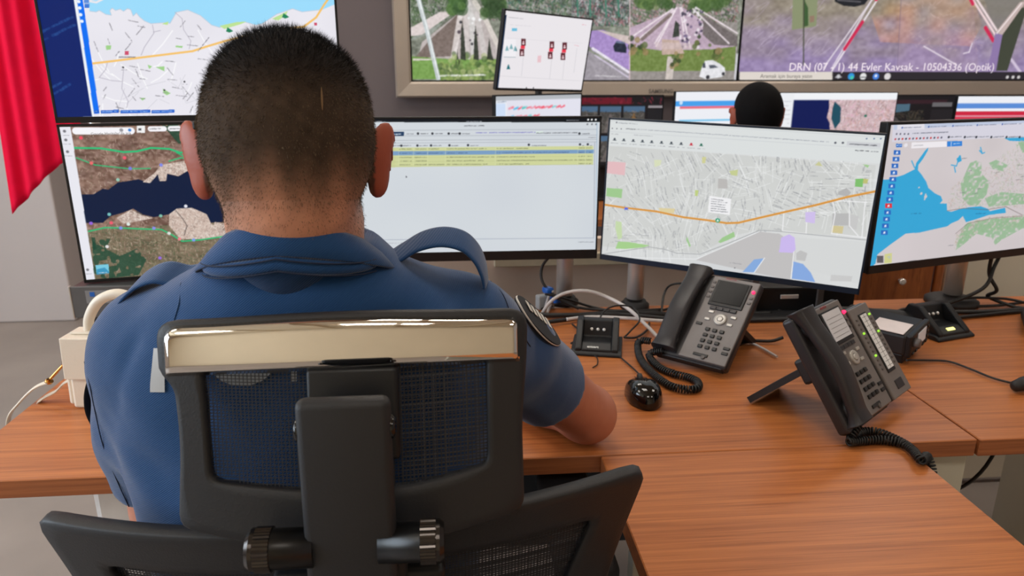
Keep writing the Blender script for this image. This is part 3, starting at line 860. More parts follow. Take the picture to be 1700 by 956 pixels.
def paint_m1up():
    q = [(45.4, -89.3), (550, -72), (567, 189.5), (95.8, 195.7)]
    c = Cv(470, 270, q, bg=(232, 230, 238), seed=12)
    c.crop(0, 0, 3.778)
    c.noise(None, 3, 60, 40)
    sea = [(500, -400), (2300, -400), (2300, -60), (2020, 60), (1890, 75), (1830, 55), (1730, 90), (1640, 150), (1600, 160), (1530, 140), (1480, 145), (1370, 175), (1320, 160), (1250, 100), (1170, 65), (1100, 80), (1060, 150), (1030, 145), (940, 152), (900, 135), (870, 110), (850, 85), (830, 105), (815, 65), (795, 58), (770, 75), (750, 62), (720, 70), (700, 55), (685, 70), (695, 100), (660, 95), (620, 70), (600, 80), (560, 75), (555, 10), (640, 0)]
    c.poly(sea, (156, 220, 252)); c.line(sea[3:-2], 1, (190, 196, 210), .8)
    c.line([(640, 0), (600, 20), (555, 12)], 3, (236, 232, 238))
    for pts in ([(1030, 145), (1050, 138), (1045, 160), (1010, 155)], [(1370, 165), (1480, 140), (1540, 138), (1500, 155), (1400, 185)], [(1700, 120), (1760, 90), (1800, 70), (1790, 95), (1740, 130)]): c.poly(pts, (190, 226, 150))
    for pts in ([(660, 290), (695, 288), (690, 315), (665, 318)], [(920, 410), (948, 420), (930, 438)], [(970, 425), (1025, 420), (1025, 452)], [(1015, 560), (1065, 590), (1040, 602), (1018, 588)], [(870, 618), (908, 618), (890, 636)], [(1095, 290), (1140, 292), (1135, 305), (1095, 300)]): c.poly(pts, (160, 210, 140))
    for k in range(26):
        x, y = c.rnd.uniform(560, 1900), c.rnd.uniform(180, 700); a = c.rnd.uniform(0, 3.1); L = c.rnd.uniform(60, 200)
        c.line([(x, y), (x+L*math.cos(a)*.5, y+L*math.sin(a)*.5+10), (x+L*math.cos(a), y+L*math.sin(a))], 1.5, (250, 250, 252))
    for k in range(26):
        x, y = c.rnd.uniform(560, 1900), c.rnd.uniform(420, 720); a = c.rnd.uniform(0, 3.1); L = c.rnd.uniform(60, 160)
        c.line([(x, y), (x+L*math.cos(a), y+L*math.sin(a))], .8, (196, 196, 204), .7)
    for p in ([(950, 160), (960, 210), (900, 300), (880, 350)], [(1090, 80), (1135, 120), (1145, 190), (1190, 260), (1180, 310)], [(670, 400), (660, 440), (620, 490), (700, 510), (765, 515)], [(955, 205), (1000, 195)], [(770, 450), (760, 560), (800, 640), (790, 680)]): c.line(p, 1, (176, 172, 186), .9)
    c.line([(575, 403), (700, 388), (840, 370), (1000, 350), (1200, 325), (1290, 295), (1400, 262), (1700, 190), (1900, 170), (1980, 110), (2030, 30), (2080, -40), (2150, -140)], 3.4, (246, 196, 110))
    for k in range(46):
        x, y = c.rnd.uniform(560, 1280), c.rnd.uniform(130, 690); a = c.rnd.choice([.1, .2, .9, 1.2, 2.0, -.9]); L = c.rnd.uniform(30, 80)
        c.scrib((x, y), (x+L*math.cos(a), y+L*math.sin(a)), 8, (120, 118, 126), .75)
    c.rect(778, 325, 803, 350, (206, 80, 110)); c.scrib((742, 362), (845, 362), 9, (110, 108, 116)); c.rect(1965+2, 143, 1985, 162, (206, 80, 110))
    for x, y in ((1432, 190), (1785, 100)): c.poly([(x-22, y+10), (x-12, y-16), (x+8, y-4), (x+24, y+8), (x, y+18)], (30, 130, 90))
    for x, y in ((768, 427), (1150, 517), (1025, 570)): c.dot((x, y), 1.6, (60, 60, 66)); c.scrib((x-10, y+16), (x+22, y+16), 7, (130, 128, 136))
    # navy desktop strip, white border and blue tool column on the left
    c.poly([(150, -400), (378, -400), (466, 0), (578, 734), (300, 745)], (2, 32, 104))
    for (a, b) in (((250, 215), (455, 110)), ((255, 268), (468, 160)), ((315, 560), (385, 522)), ((318, 605), (440, 535))): c.scrib(a, b, 24, (40, 84, 150), .55)
    c.line([(378, -400), (468, 0), (582, 730)], 3.4, (240, 244, 250))
    c.poly([(400, -400), (448, -400), (517, 0), (622, 716), (588, 718), (482, 0)], (0, 112, 244))
    for (x, y) in ((492, 15), (499, 55), (504, 97), (512, 138)): c.dot((x, y), 2.6, (236, 244, 255))
    for (x0, x1) in ((588, 620), (630, 742), (752, 938), (945, 1088)): c.poly([(x0, 696), (x1, 692), (x1, 712), (x0, 716)], (30, 96, 204)); c.scrib((x0+8, 704), (x1-14, 702), 9, (180, 210, 250))
    c.rect(524, 0, 556, 24, (90, 140, 220)); c.rect(528, 28, 558, 54, (60, 120, 214))
    return c.out()
def paint_m2():
    c = Cv(440, 250, [(583.5, 197.8), (995.9, 195.8), (988.4, 413.8), (597.5, 421.0)], bg=(208, 214, 220), seed=13)
    c.crop(600, 180, 3.186)
    c.noise(None, 2.5, 90, 70, (1, 1, .6))
    c.rect(-200, 30, 1400, 74, (8, 16, 24)); c.scrib((555, 71), (635, 71), 8, (190, 190, 196)); c.scrib((1085, 64), (1150, 64), 7, (170, 170, 176)); c.scrib((60, 71), (135, 72), 8, (200, 200, 206))
    for x in (1198, 1217, 1238): c.dot((x, 61), 1.8, (230, 230, 230))
    c.scrib((545, 93), (648, 93), 8, (90, 92, 100)); 
    for x in (1194, 1218, 1240): c.dot((x, 85), 1.7, (120, 124, 130))
    for y, x0 in ((118, -200), (148, -200), (170, 140), (184, 140)): c.line([(x0, y), (1245, y-6)], .8, (150, 156, 166), .8)
    c.rect(140, 124, 226, 148, (40, 66, 100)); c.scrib((148, 138), (218, 137), 10, (220, 228, 236))
    for x in (300, 376, 462, 520, 1152): c.dot((x, 134), 2.2, (50, 52, 60)); c.scrib((x+14, 135), (x+52, 134), 8, (96, 98, 106))
    c.scrib((240, 136), (275, 136), 8, (120, 122, 130)); c.scrib((600, 130), (920, 127), 7, (110, 106, 190)); c.rect(920, 122, 960, 132, (220, 234, 226)); c.scrib((926, 132), (1140, 129), 8, (96, 98, 106))
    c.scrib((160, 182), (180, 182), 7, (110, 110, 118)); c.scrib((1200, 155), (1240, 154), 6, (130, 132, 140))
    for x in (166, 212, 297, 369, 466, 564, 885, 1155, 1196): c.dot((x, 198-(x-166)*.007), 2.2, (56, 60, 70)); c.scrib((x+12, 198), (x+54 if x < 800 else x+(90 if x < 1000 else 20), 197), 7, (110, 114, 120))
    c.poly([(100, 208), (1226, 200), (1224, 296), (90, 312)], (206, 212, 156))
    c.poly([(100, 208), (180, 208), (180, 312), (90, 312)], (202, 208, 150)); 
    c.poly([(90, 228), (1228, 218), (1228, 238), (90, 250)], (122, 158, 196))
    for y in (262, 284, 306): c.line([(90, y), (1226, y-9)], .7, (184, 190, 140), .8)
    for x in (200, 278, 352, 446, 710, 1144, 1184): c.line([(x, 206), (x-3, 306)], .7, (220, 224, 180), .7)
    for k, y in enumerate((216, 238, 260, 279, 298)):
        col = (120, 124, 96) if k != 1 else (70, 90, 130)
        for x0, x1 in ((202, 265), (282, 345), (356, [410, 432, 356, 356, 440][k]), (452, [660, 560, 700, 645, 665][k]), (716, [880, 1095, 915, 1140, 890][k]), (1148, 1180), (1188, 1215)):
            if x1 > x0: c.scrib((x0, y-(x0-200)*.006), (x1, y-(x1-200)*.006), 7, col, .75)
    c.poly([(236, 355), (243, 364), (237, 366)], (20, 20, 24))
    c.line([(1233, 180), (1228, 684)], 1, (150, 160, 176), .9); c.line([(60, 694), (1228, 684)], 1, (160, 168, 184)); c.scrib((120, 712), (300, 710), 8, (170, 174, 182)); c.scrib((1145, 706), (1226, 705), 8, (140, 144, 152))
    c.line([(1245, 78), (1238, 745)], 1.2, (150, 180, 206), .8)
    return c.out()
def paint_m3():
    c = Cv(500, 290, [(1006.8, 198.0), (1460.7, 224.7), (1424.0, 479.2), (998.5, 421.5)], bg=(214, 216, 216), seed=14)
    c.crop(980, 180, 3.084)
    area_ = [(85, 190), (1440, 290), (1400, 660), (860, 622), (720, 650), (560, 740), (55, 705)]
    c.poly(area_, (206, 208, 206)); c.noise(None, 3, 60, 40)
    # streets: blocks of parallel lanes, each district with its own direction, and tiny street names along them
    dirs = {}
    def ang(x, y):
        k = (int((x+.3*y)//150), int(y//105))
        if k not in dirs: dirs[k] = c.rnd.choice([.05, 1.25, 1.38, 1.1, .35, 1.8, 1.95, 1.55, .8])
        return dirs[k]
    def land(x, y): return not ((y > 640-(x-700)*.1 and x > 620) or (y > 560 and x > 960))
    for k in range(520):
        x, y = c.rnd.uniform(80, 1420), c.rnd.uniform(200, 725)
        if not land(x, y): continue
        a = ang(x, y) + (PI/2 if c.rnd.random() < .3 else 0) + c.rnd.uniform(-.04, .04); L = c.rnd.uniform(40, 120)
        c.line([(x, y), (x+L*math.cos(a), y+L*math.sin(a))], c.rnd.uniform(.6, 1.2), (234, 236, 236), .75)
    for k in range(560):
        x, y = c.rnd.uniform(80, 1400), c.rnd.uniform(215, 725)
        if not land(x, y): continue
        a = ang(x, y) + c.rnd.uniform(-.05, .05); L = c.rnd.uniform(18, 44)
        c.scrib((x, y), (x+L*math.cos(a), y+L*math.sin(a)), 6.5, (136, 138, 144), .52)
    grn = (158, 200, 142)
    for pts, col in (([(75, 405), (155, 412), (152, 458), (72, 448)], grn), ([(1338, 360), (1378, 358), (1376, 402), (1336, 400)], (126, 190, 110)), ([(1378, 358), (1404, 362), (1398, 384), (1376, 384)], (190, 190, 120)), ([(1372, 286), (1406, 290), (1398, 304)], grn), ([(1130, 290), (1150, 270), (1168, 296)], (200, 200, 150)),
                     ([(695, 320), (740, 312), (736, 345), (706, 340)], (196, 204, 146)), ([(555, 248), (576, 248), (572, 280), (556, 280)], (206, 206, 150)), ([(525, 416), (542, 418), (538, 448), (524, 446)], (190, 206, 130)), ([(650, 682), (670, 660), (728, 630), (735, 655), (700, 672), (660, 688)], grn),
                     ([(128, 716), (140, 680), (190, 682), (300, 700), (270, 710), (180, 718)], (164, 206, 140)), ([(125, 575), (155, 580), (160, 660), (140, 672), (124, 610)], (196, 216, 170)), ([(490, 655), (510, 700), (505, 710), (486, 670)], grn), ([(340, 508), (425, 512), (420, 536), (350, 528)], (220, 206, 160)), ([(312, 262), (350, 264), (345, 290), (315, 300)], (214, 220, 186)),
                     ([(75, 270), (168, 276), (165, 342), (70, 330)], (226, 186, 190)), ([(640, 358), (686, 362), (690, 410), (640, 408)], (186, 184, 182)), ([(1228, 536), (1312, 536), (1310, 598), (1225, 598)], (184, 184, 184)), ([(1228, 598), (1285, 602), (1280, 640), (1222, 634)], (208, 196, 150)), ([(1312, 540), (1360, 550), (1350, 620), (1308, 612)], (198, 198, 198)), ([(1254, 425), (1295, 405), (1318, 430), (1300, 450), (1250, 440)], (178, 178, 178))):
        c.poly(pts, col)
    for p in ([(1225, 470), (1240, 540), (1225, 640), (1400, 660)], [(1100, 500), (1095, 640)], [(980, 520), (975, 625), (1100, 640)], [(1310, 470), (1315, 600), (1360, 650)], [(1390, 480), (1380, 660)], [(1240, 470), (1400, 480)]): c.line(p, 1.5, (240, 240, 242)); 
    # harbour land, sheds and basins
    c.poly([(540, 775), (610, 740), (860, 630), (960, 640), (1045, 700), (1030, 880), (860, 870)], (192, 190, 190))
    c.poly([(540, 775), (1030, 880), (1400, 930), (1375, 960), (520, 830)], (210, 212, 214))
    c.line([(60, 745), (300, 708), (380, 720), (440, 740), (560, 745), (700, 690), (860, 622), (960, 628), (1400, 672)], 1.6, (168, 170, 172)); c.line([(100, 760), (540, 770), (700, 700), (850, 632)], 1.2, (236, 238, 240))
    c.poly([(1045, 660), (1400, 680), (1375, 900), (1040, 800)], (212, 214, 214))
    c.poly([(778, 836), (835, 772), (885, 766), (838, 838)], (134, 170, 220)); c.line([(838, 838), (888, 764)], 1.4, (240, 242, 244))
    c.poly([(1036, 782), (1085, 795), (1125, 838), (1150, 888), (1030, 870)], (134, 168, 222)); c.line([(1026, 870), (1040, 690)], 1.6, (240, 242, 244))
    c.poly([(970, 660), (1010, 643), (1038, 660), (1045, 720), (1030, 738), (960, 735)], (202, 184, 236)); c.poly([(1088, 530), (1140, 528), (1138, 588), (1090, 580)], (206, 190, 234))
    c.poly([(1048, 740), (1070, 725), (1105, 740), (1095, 780), (1050, 775)], (190, 190, 190)); c.poly([(1230, 850), (1338, 858), (1334, 885), (1226, 882)], (200, 200, 200))
    c.scrib((712, 788), (770, 796), 8, (150, 150, 156)); c.dot((738, 815), 1.4, (120, 120, 124))
    c.line([(55, 490), (175, 508), (330, 526), (470, 556), (600, 572), (690, 586), (750, 584), (830, 565), (980, 530), (1140, 494), (1300, 452), (1440, 424)], 4.2, (222, 160, 76)); c.line([(55, 490), (330, 526), (470, 556), (690, 586), (750, 584), (980, 530), (1440, 424)], 1, (196, 124, 50), .8)
    c.poly([(168, 506), (186, 507), (186, 518), (168, 518)], (90, 110, 220))
    c.poly([(598, 446), (710, 462), (704, 544), (594, 530)], (238, 238, 240)); 
    for k in range(6): c.scrib((608, 462+k*12), (612+c.rnd.uniform(55, 85), 470+k*12), 7, (110, 112, 118))
    c.dot((644, 572), 4.6, (50, 160, 120)); c.poly([(638, 577), (644, 564), (650, 577)], (236, 244, 240))
    # browser chrome on top
    c.poly([(60, 20), (1520, 130), (1500, 285), (70, 190)], (218, 222, 222))
    c.line([(80, 62), (1490, 150)], 1, (196, 200, 204), .7); c.line([(80, 118), (1480, 208)], .8, (190, 194, 200), .7)
    c.dot((116, 72), 1.6, (110, 110, 120)); c.scrib((126, 74), (225, 80), 7, (140, 144, 152)); c.scrib((165, 104), (232, 108), 8, (96, 98, 106)); c.scrib((240, 108), (1195, 172), 7, (150, 154, 164))
    for x in (95, 118, 140): c.dot((x, 102+(x-95)*.06), 1.3, (110, 112, 120))
    c.scrib((205, 136), (300, 142), 6, (150, 152, 160)); c.scrib((90, 130), (125, 132), 7, (150, 150, 156))
    for i, x in enumerate((108, 155, 203, 250, 297, 347, 397, 447, 498, 549)):
        y = 156+i*3.2; col = (200, 50, 70) if i == 8 else (76, 84, 92) if i < 9 else (40, 110, 90)
        c.dot((x, y), 2.2, col); c.line([(x-8, y+6), (x+8, y+7)], 1.4, col); c.scrib((x-18, y+20), (x+18, y+22), 6, (150, 152, 158))
    for x in (1230, 1268): c.dot((x, 176), 2, (90, 94, 104))
    c.poly([(1290, 168), (1462, 178), (1458, 202), (1286, 190)], (204, 206, 210)); c.scrib((1302, 182), (1440, 190), 8, (76, 78, 86)); c.scrib((1325, 215), (1400, 218), 9, (40, 42, 50)); c.scrib((1412, 220), (1448, 222), 7, (100, 102, 110))
    for x in (1388, 1426, 1460): c.dot((x, 155), 1.4, (110, 130, 160))
    return c.out()
def paint_m4():
    c = Cv(360, 250, [(1479.1, 207.6), (1773.7, 197.6), (1728.0, 408.1), (1444.3, 441.9)], bg=(206, 198, 200), seed=15)
    c.crop(1400, 150, 2.897)
    c.noise(None, 3, 50, 40)
    sea = (52, 164, 212)
    c.poly([(215, 430), (290, 408), (345, 380), (352, 350), (395, 290), (410, 275), (408, 290), (385, 330), (362, 360), (360, 385), (380, 410), (400, 440), (410, 470), (440, 495), (470, 510), (478, 530), (465, 545), (498, 545), (500, 580), (520, 585), (560, 572), (610, 562), (660, 558), (695, 570), (705, 582), (778, 565), (782, 590), (700, 600), (640, 620), (590, 635), (575, 605), (555, 625), (520, 640), (500, 655), (440, 668), (370, 684), (300, 690), (230, 740), (165, 790), (150, 860), (100, 900), (100, 430)], sea)
    c.poly([(775, 232), (980, 222), (980, 240), (850, 246), (800, 244)], sea)
    for p in ([(330, 340), (345, 375)], [(520, 360), (545, 365), (555, 330), (560, 315)], [(540, 395), (535, 370)], [(655, 290), (668, 305), (680, 300)], [(660, 275), (668, 305)]): c.line(p, 2, sea)
    c.poly([(545, 330), (565, 312), (570, 340), (550, 350)], sea)
    for x, y, r in ((365, 468, 1.5), (376, 497, 2.4), (397, 512, 3)): c.dot((x, y), r, (206, 198, 200))
    c.line([(397, 500), (392, 526)], 2.6, (206, 198, 200))
    hill = [(206, 190, 184), (178, 184, 164), (150, 178, 140), (196, 172, 166), (216, 208, 204), (160, 150, 146)]
    for pts in ([(500, 545), (520, 470), (600, 400), (700, 360), (850, 240), (980, 240), (980, 600), (800, 560), (700, 570), (620, 555), (540, 575), (505, 585)], [(530, 770), (545, 690), (600, 635), (700, 610), (980, 590), (980, 640), (840, 660), (640, 690)]):
        m = c.full(pts); c.city(m, hill, n=1500, size=3.6, a=.45)
    for pts in ([(565, 450), (610, 350), (640, 338), (665, 350), (665, 400), (700, 440), (690, 500), (640, 560), (600, 550), (575, 520)], [(700, 350), (735, 335), (790, 360), (770, 390), (720, 380)], [(680, 520), (760, 490), (880, 500), (980, 440), (980, 540), (840, 550), (700, 560)], [(590, 640), (700, 620), (980, 600), (980, 640), (860, 665), (760, 720), (730, 745), (715, 710), (640, 690), (580, 740), (540, 770), (560, 700)], [(840, 250), (980, 240), (980, 300), (860, 300)]):
        m = c.full(pts); k = np.clip((vnoise(c.w, c.h, 9, 8, c.rng)-.12)*3, 0, 1)*m; c.a = c.a*(1-k[..., None]*.75)+np.array((136, 180, 136.))*k[..., None]*.75
    for k in range(16):
        x, y = c.rnd.uniform(440, 980), c.rnd.uniform(290, 800); c.scrib((x, y), (x+24, y-2), 6, (120, 120, 126), .7)
    c.line([(500, 580), (580, 568), (690, 575), (780, 560), (860, 600)], 1.2, (110, 96, 96), .7); c.line([(540, 690), (600, 640), (720, 615), (860, 605)], 1.2, (120, 100, 100), .6)
    c.scrib((328, 594), (376, 592), 7, (30, 100, 150)); c.scrib((638, 594), (684, 592), 6, (30, 100, 150))
    # browser top
    c.poly([(240, 160), (980, 110), (980, 222), (236, 250)], (212, 210, 222)); c.poly([(245, 165), (980, 128), (980, 152), (245, 190)], (190, 200, 222)); c.poly([(262, 166), (392, 162), (392, 188), (260, 190)], (226, 224, 232))
    for x in (285, 412, 528, 645, 765, 880): c.dot((x, 181-(x-285)*.035), 1.6, (70, 100, 170)); c.scrib((x+8, 181-(x-285)*.035), (x+90, 178-(x-285)*.035), 6, (110, 116, 140))
    for x in (258, 276, 296, 314): c.dot((x, 211), 1.6, (100, 100, 116))
    c.scrib((335, 208), (508, 202), 7, (90, 94, 110))
    for i, x in enumerate(range(252, 480, 17)): c.dot((x, 236-i*.6), 1.8, [(190, 80, 90), (90, 90, 110), (200, 60, 60), (60, 70, 90)][i % 4])
    for x in (508, 585, 640, 712, 785, 848): c.dot((x, 226), 2.2, (50, 56, 66)); c.scrib((x+10, 226), (x+60, 223), 7, (96, 100, 112))
    c.poly([(330, 252), (498, 246), (498, 272), (328, 280)], (236, 232, 236)); c.scrib((340, 267), (385, 265), 7, (170, 170, 176)); c.poly([(500, 247), (572, 244), (572, 268), (500, 272)], (50, 130, 214)); c.line([(520, 248), (519, 272)], 1, (220, 230, 244)); c.scrib((532, 258), (562, 256), 7, (220, 230, 244))
    for x in (262, 277): c.rect(x-7, 258, x+7, 275, (40, 110, 196)); c.line([(x-4, 266), (x+4, 266)], 1, (220, 230, 250))
    c.dot((302, 265), 3.4, (230, 226, 232))
    for i in range(13):
        x = 260-i*5.1; y = 300+i*32.2-(0 if i < 8 else 2)
        col = (224, 44, 52) if i == 8 else (38, 104, 190)
        c.rect(x-16, y-11, x+16, y+11, col); c.dot((x, y), 1.9, (226, 234, 248)); c.line([(x-6, y+5), (x+6, y+5)], .9, (200, 216, 244), .8)
    c.rect(163, 796, 194, 830, (96, 92, 96)); c.poly([(200, 788), (235, 783), (234, 830), (198, 834)], (206, 206, 140)); c.poly([(210, 800), (228, 795), (226, 815)], (180, 190, 190), .7)
    c.poly([(148, 838), (310, 822), (312, 848), (145, 866)], (222, 214, 216)); c.scrib((170, 852), (230, 845), 6, (150, 146, 150)); c.poly([(312, 822), (980, 762), (980, 800), (312, 850)], (20, 26, 40)); c.rect(146, 846, 162, 862, (30, 34, 44)); c.dot((154, 854), 1.6, (230, 230, 236))
    for x, col in ((322, (150, 150, 160)), (347, (60, 160, 220)), (372, (220, 170, 150)), (396, (230, 230, 230)), (420, (120, 130, 150))): c.dot((x, 835-(x-322)*.06), 2.2, col)
    return c.out()

G1 = 'front row of desktop monitors on steel poles'
m1, sc1, pl1, _, _ = monitor('monitor', (-.787, 1.547), (-.238, 1.66), .885, .33, paint_m1(), 'lower left monitor showing satellite imagery of a dark inlet with green routes', G1, chin=.007)
text_obj('caption', "Google Haritalar'da ara", .0078, pl1(.098, .946, 0), M_TXTG, sc1, ext=.0001)
m1u, _, _, _, _ = monitor('monitor', (-.787, 1.547), (-.235, 1.66), 1.2175, .33, paint_m1up(), 'upper left monitor showing a pale street map with blue sea and navy strip', G1, chin=.012)
m2, _, _, M2M, W2 = monitor('monitor', (-.222, 1.65), (.338, 1.647), .89, .33, paint_m2(), 'monitor right of the seated man showing a list with yellow and blue rows', G1, chin=.022, bez=.004)
m3, _, _, M3M, W3 = monitor('monitor', (.346, 1.651), (.838, 1.373), .879, .33, paint_m3(), 'centre right monitor showing a grey street map crossed by an orange road', G1, chin=.013, bez=.004, roll=R(1.6), chinmat=mat('dark_blue_chin', (14, 34, 54), .35))
m4, _, _, M4M, W4 = monitor('monitor', (.912, 1.476), (1.452, 1.63), .885, .33, paint_m4(), 'rightmost front monitor showing a bright blue gulf map with green hills', G1, chin=.019, bez=.006, depth=.022)

# steel poles with arms
def pole(x, y, top, label, target, r=.021, base=.036):
    root = empty('monitor_pole', (x, y, .75), label, 'monitor stand', 'steel poles carrying the front monitors')
    bm = bmesh.new(); lathe(bm, (x, y, .75), (0, 0, 1), [(0, base), (.010, base), (.016, base*.8), (.020, r*1.3)], 32); fin('base', bm, M_BLKM, root)
    bm = bmesh.new(); lathe(bm, (x, y, .775), (0, 0, 1), [(0, r), (top-.775, r), (top-.77, r*.8)], 32); fin('tube', bm, M_STEEL, root)
    bm = bmesh.new()
    for tx, ty, tz in target:
        a = Vector((x, y, tz)); b = Vector((tx, ty, tz)); d = (b-a)
        lathe(bm, (x, y, tz-.025), (0, 0, 1), [(0, r*1.4), (.05, r*1.4)], 24)
        sweep(bm, [a, b], .012, 10)
        fin('arm', bm, M_BLKM, root); bm = bmesh.new()
    bm.free()
    return root
pole(.447, 1.69, 1.10, 'steel pole behind the grey street map monitor', [(.475, 1.622, 1.04)])
pole(.276, 1.735, 1.10, 'steel pole rising behind the right end of the list monitor', [(.20, 1.70, 1.05)])
pole(-.10, 1.74, 1.10, 'steel pole seen through the raised shoulder strap', [(-.02, 1.70, 1.05)])
pole(1.262, 1.66, 1.10, 'steel pole with a round black base under the gulf map monitor', [(1.22, 1.615, 1.05)], r=.022, base=.062)
pole(-.50, 1.69, 1.50, 'tall steel pole hidden behind the two stacked left monitors', [(-.50, 1.645, 1.38), (-.50, 1.645, 1.05)])

# ------------------------------------------------------------------ monitors of the second row
def small(kind, seed):
    c = Cv(170, 105, None, bg=(236, 238, 244), seed=seed)
    if kind == 'board':      # red icons, green figures
        c = Cv(300, 190, [(841.5, 34), (995, 48), (978, 152), (826, 149)], bg=(234, 230, 234), seed=seed); c.crop(820, 20, 5.31)
        c.poly([(100, 110), (124, 110), (45, 690), (20, 690)], (30, 54, 84)); c.scrib((140, 128), (280, 140), 9, (140, 140, 150)); c.scrib((150, 185), (350, 198), 7, (190, 186, 196))
        c.rect(172, 213, 222, 236, (110, 190, 220)); c.scrib((835, 184), (872, 188), 10, (220, 70, 90))
        for x, y in ((128, 368), (168, 355), (206, 370), (142, 515)): c.dot((x, y-12), 1.7, (20, 110, 120)); c.poly([(x-18, y+22), (x-7, y-8), (x+7, y-8), (x+18, y+22)], (20, 110, 120))
        for x, y in ((283, 320), (552, 342), (673, 350)):
            for k in (0, 1):
                xx = x-k*14; yy = y+k*82
                c.rect(xx-22, yy-26, xx+22, yy+30, (96, 40, 50)); c.dot((xx, yy), 2.4, (236, 200, 206)); c.rect(xx-10, yy+8, xx+10, yy+20, (236, 210, 214))
            c.rect(x-26, y+30, x+14, y+54, (236, 60, 80)); c.line([(x, y+120), (x-16, y+270)], 1.5, (206, 204, 210))
        for x in (425, 437, 448): c.line([(x, 430), (x-3, 480)], 1.4, (230, 110, 126))
        c.scrib((765, 345), (805, 352), 9, (230, 90, 110)); c.line([(790, 370), (765, 560)], 1.6, (206, 204, 210))
        c.line([(60, 590), (830, 628)], .8, (206, 202, 208)); c.line([(100, 440), (210, 442)], 1.1, (120, 150, 160)); c.rect(100, 300, 212, 436, (246, 246, 250), .5)
        for x in (315, 382): c.dot((x, 685), 2, (60, 66, 72))
        c.line([(130, 290), (840, 330)], .6, (214, 210, 216))
    elif kind == 'chips':
        c.rect(0, 0, 1, .06, (180, 184, 190)); c.rect(0, .1, .11, 1, (206, 222, 246)); c.scrib((.02, .08), (.12, .08), .03, (150, 160, 180))
        c.rect(.12, .06, 1, 1, (226, 226, 238))
        for y, n in ((.17, 13), (.29, 7)):
            for k in range(n):
                c.scrib((.15+k*.05, y+.01), (.195+k*.05, y-.01), .05, c.rnd.choice([(240, 110, 130), (90, 190, 230), (240, 90, 110), (100, 200, 200)]), 1, 0)
        for k in range(6): c.scrib((.15, .45+k*.09), (.8, .45+k*.09), .03, (180, 184, 200))
    elif kind == 'cctv':
        c.a[:] = (44, 40, 44); c.rect(0, .03, .72, .12, (150, 40, 60)); c.city(c.full([(0, .02), (1, .02), (1, .12), (0, .12)]), [(190, 60, 84), (60, 50, 60)], n=60, size=4)
        for k in range(8):
            col_, row = k % 4, k//4
            x0, y0 = .02+col_*.21, .15+row*.42
            c.rect(x0, y0, x0+.19, y0+.38, (112, 108, 104)); c.rect(x0, y0, x0+.19, y0+.08, (110, 150, 190)); c.poly([(x0+.09, y0+.1), (x0+.1, y0+.1), (x0+.17, y0+.38), (x0+.02, y0+.38)], (150, 140, 138) if k != 3 else (186, 140, 90))
            c.city(c.full([(x0, y0+.06), (x0+.19, y0+.06), (x0+.19, y0+.38), (x0, y0+.38)]), [(60, 70, 56), (180, 172, 170), (50, 50, 56), (130, 120, 110)], n=90, size=3)
        c.rect(.87, .14, 1, .17, (210, 200, 206)); c.rect(.87, .19, 1, 1, (52, 50, 54))
    elif kind == 'bars':
        c.rect(0, .13, 1, .2, (70, 160, 236)); c.rect(.05, .2, 1, .235, (230, 110, 130)); c.rect(.05, .38, 1, .41, (130, 200, 236)); c.dot((.06, .15), 3, (200, 225, 250))
        for k in range(4): c.scrib((.06, .5+k*.1), (.9, .5+k*.1), .03, (190, 200, 214))
    elif kind == 'aerial':
        c.rect(0, 0, 1, .09, (240, 242, 246)); c.rect(0, 0, .12, 1, (236, 238, 242)); 
        for k in range(14): c.scrib((.01, .12+k*.06), (.1, .12+k*.06), .02, (190, 190, 196))
        c.rect(.12, .10, 1, 1, (8, 24, 84))
        ln = [(.42, .10), (.43, .2), (.42, .34), (.45, .42), (.46, .55), (.5, .7), (.48, .8), (.54, 1), (1, 1), (1, .10)]
        c.poly(ln, (206, 180, 184)); c.city(c.full(ln), [(226, 200, 206), (180, 150, 156), (236, 224, 226), (150, 130, 130), (220, 170, 190), (206, 160, 150)], n=1200, size=3)
        c.poly([(.47, .12), (.53, .2), (.54, .4), (.5, .5), (.46, .36), (.46, .2)], (30, 78, 96)); c.dot((.75, .32), 2, (30, 110, 90))
    elif kind == 'road':
        c.a[:] = (46, 42, 46); c.rect(0, .06, .75, .12, (80, 50, 60)); c.poly([(.02, .14), (.42, .12), (.42, .22), (.02, .3)], (110, 150, 176)); c.poly([(.16, .6), (.26, .3), (.3, .3), (.5, .6), (.8, 1), (0, 1)], (110, 104, 104)); c.rect(.62, .1, .8, .16, (150, 146, 150))
        c.city(c.full([(.02, .3), (.55, .2), (.6, .5), (.3, .32), (.1, .5), (.02, .5)]), [(60, 66, 56), (110, 96, 80), (40, 40, 40), (90, 86, 80)], n=300, size=4)
        c.rect(.62, .2, 1, 1, (58, 54, 58))
    else:                     # thumbnails of cars
        c.rect(0, .1, 1, .17, (90, 140, 214)); c.rect(0, .21, 1, .27, (204, 36, 64)); c.rect(0, .28, 1, .33, (214, 60, 84))
        for k in range(5):
            x0 = .01+k*.2; c.rect(x0, .33, x0+.18, .62, (112, 108, 110)); c.line([(x0+.13, .34), (x0+.13, .62)], 2, (180, 178, 178)); c.rect(x0+.05, .4, x0+.11, .53, (236, 236, 238)); c.rect(x0+.058, .44, x0+.102, .47, (70, 74, 80))
        for k in range(5):
            x0 = .01+k*.2; c.rect(x0, .68, x0+.18, .95, (120, 116, 116))
    return c.out()
G2 = 'monitors of the second row'
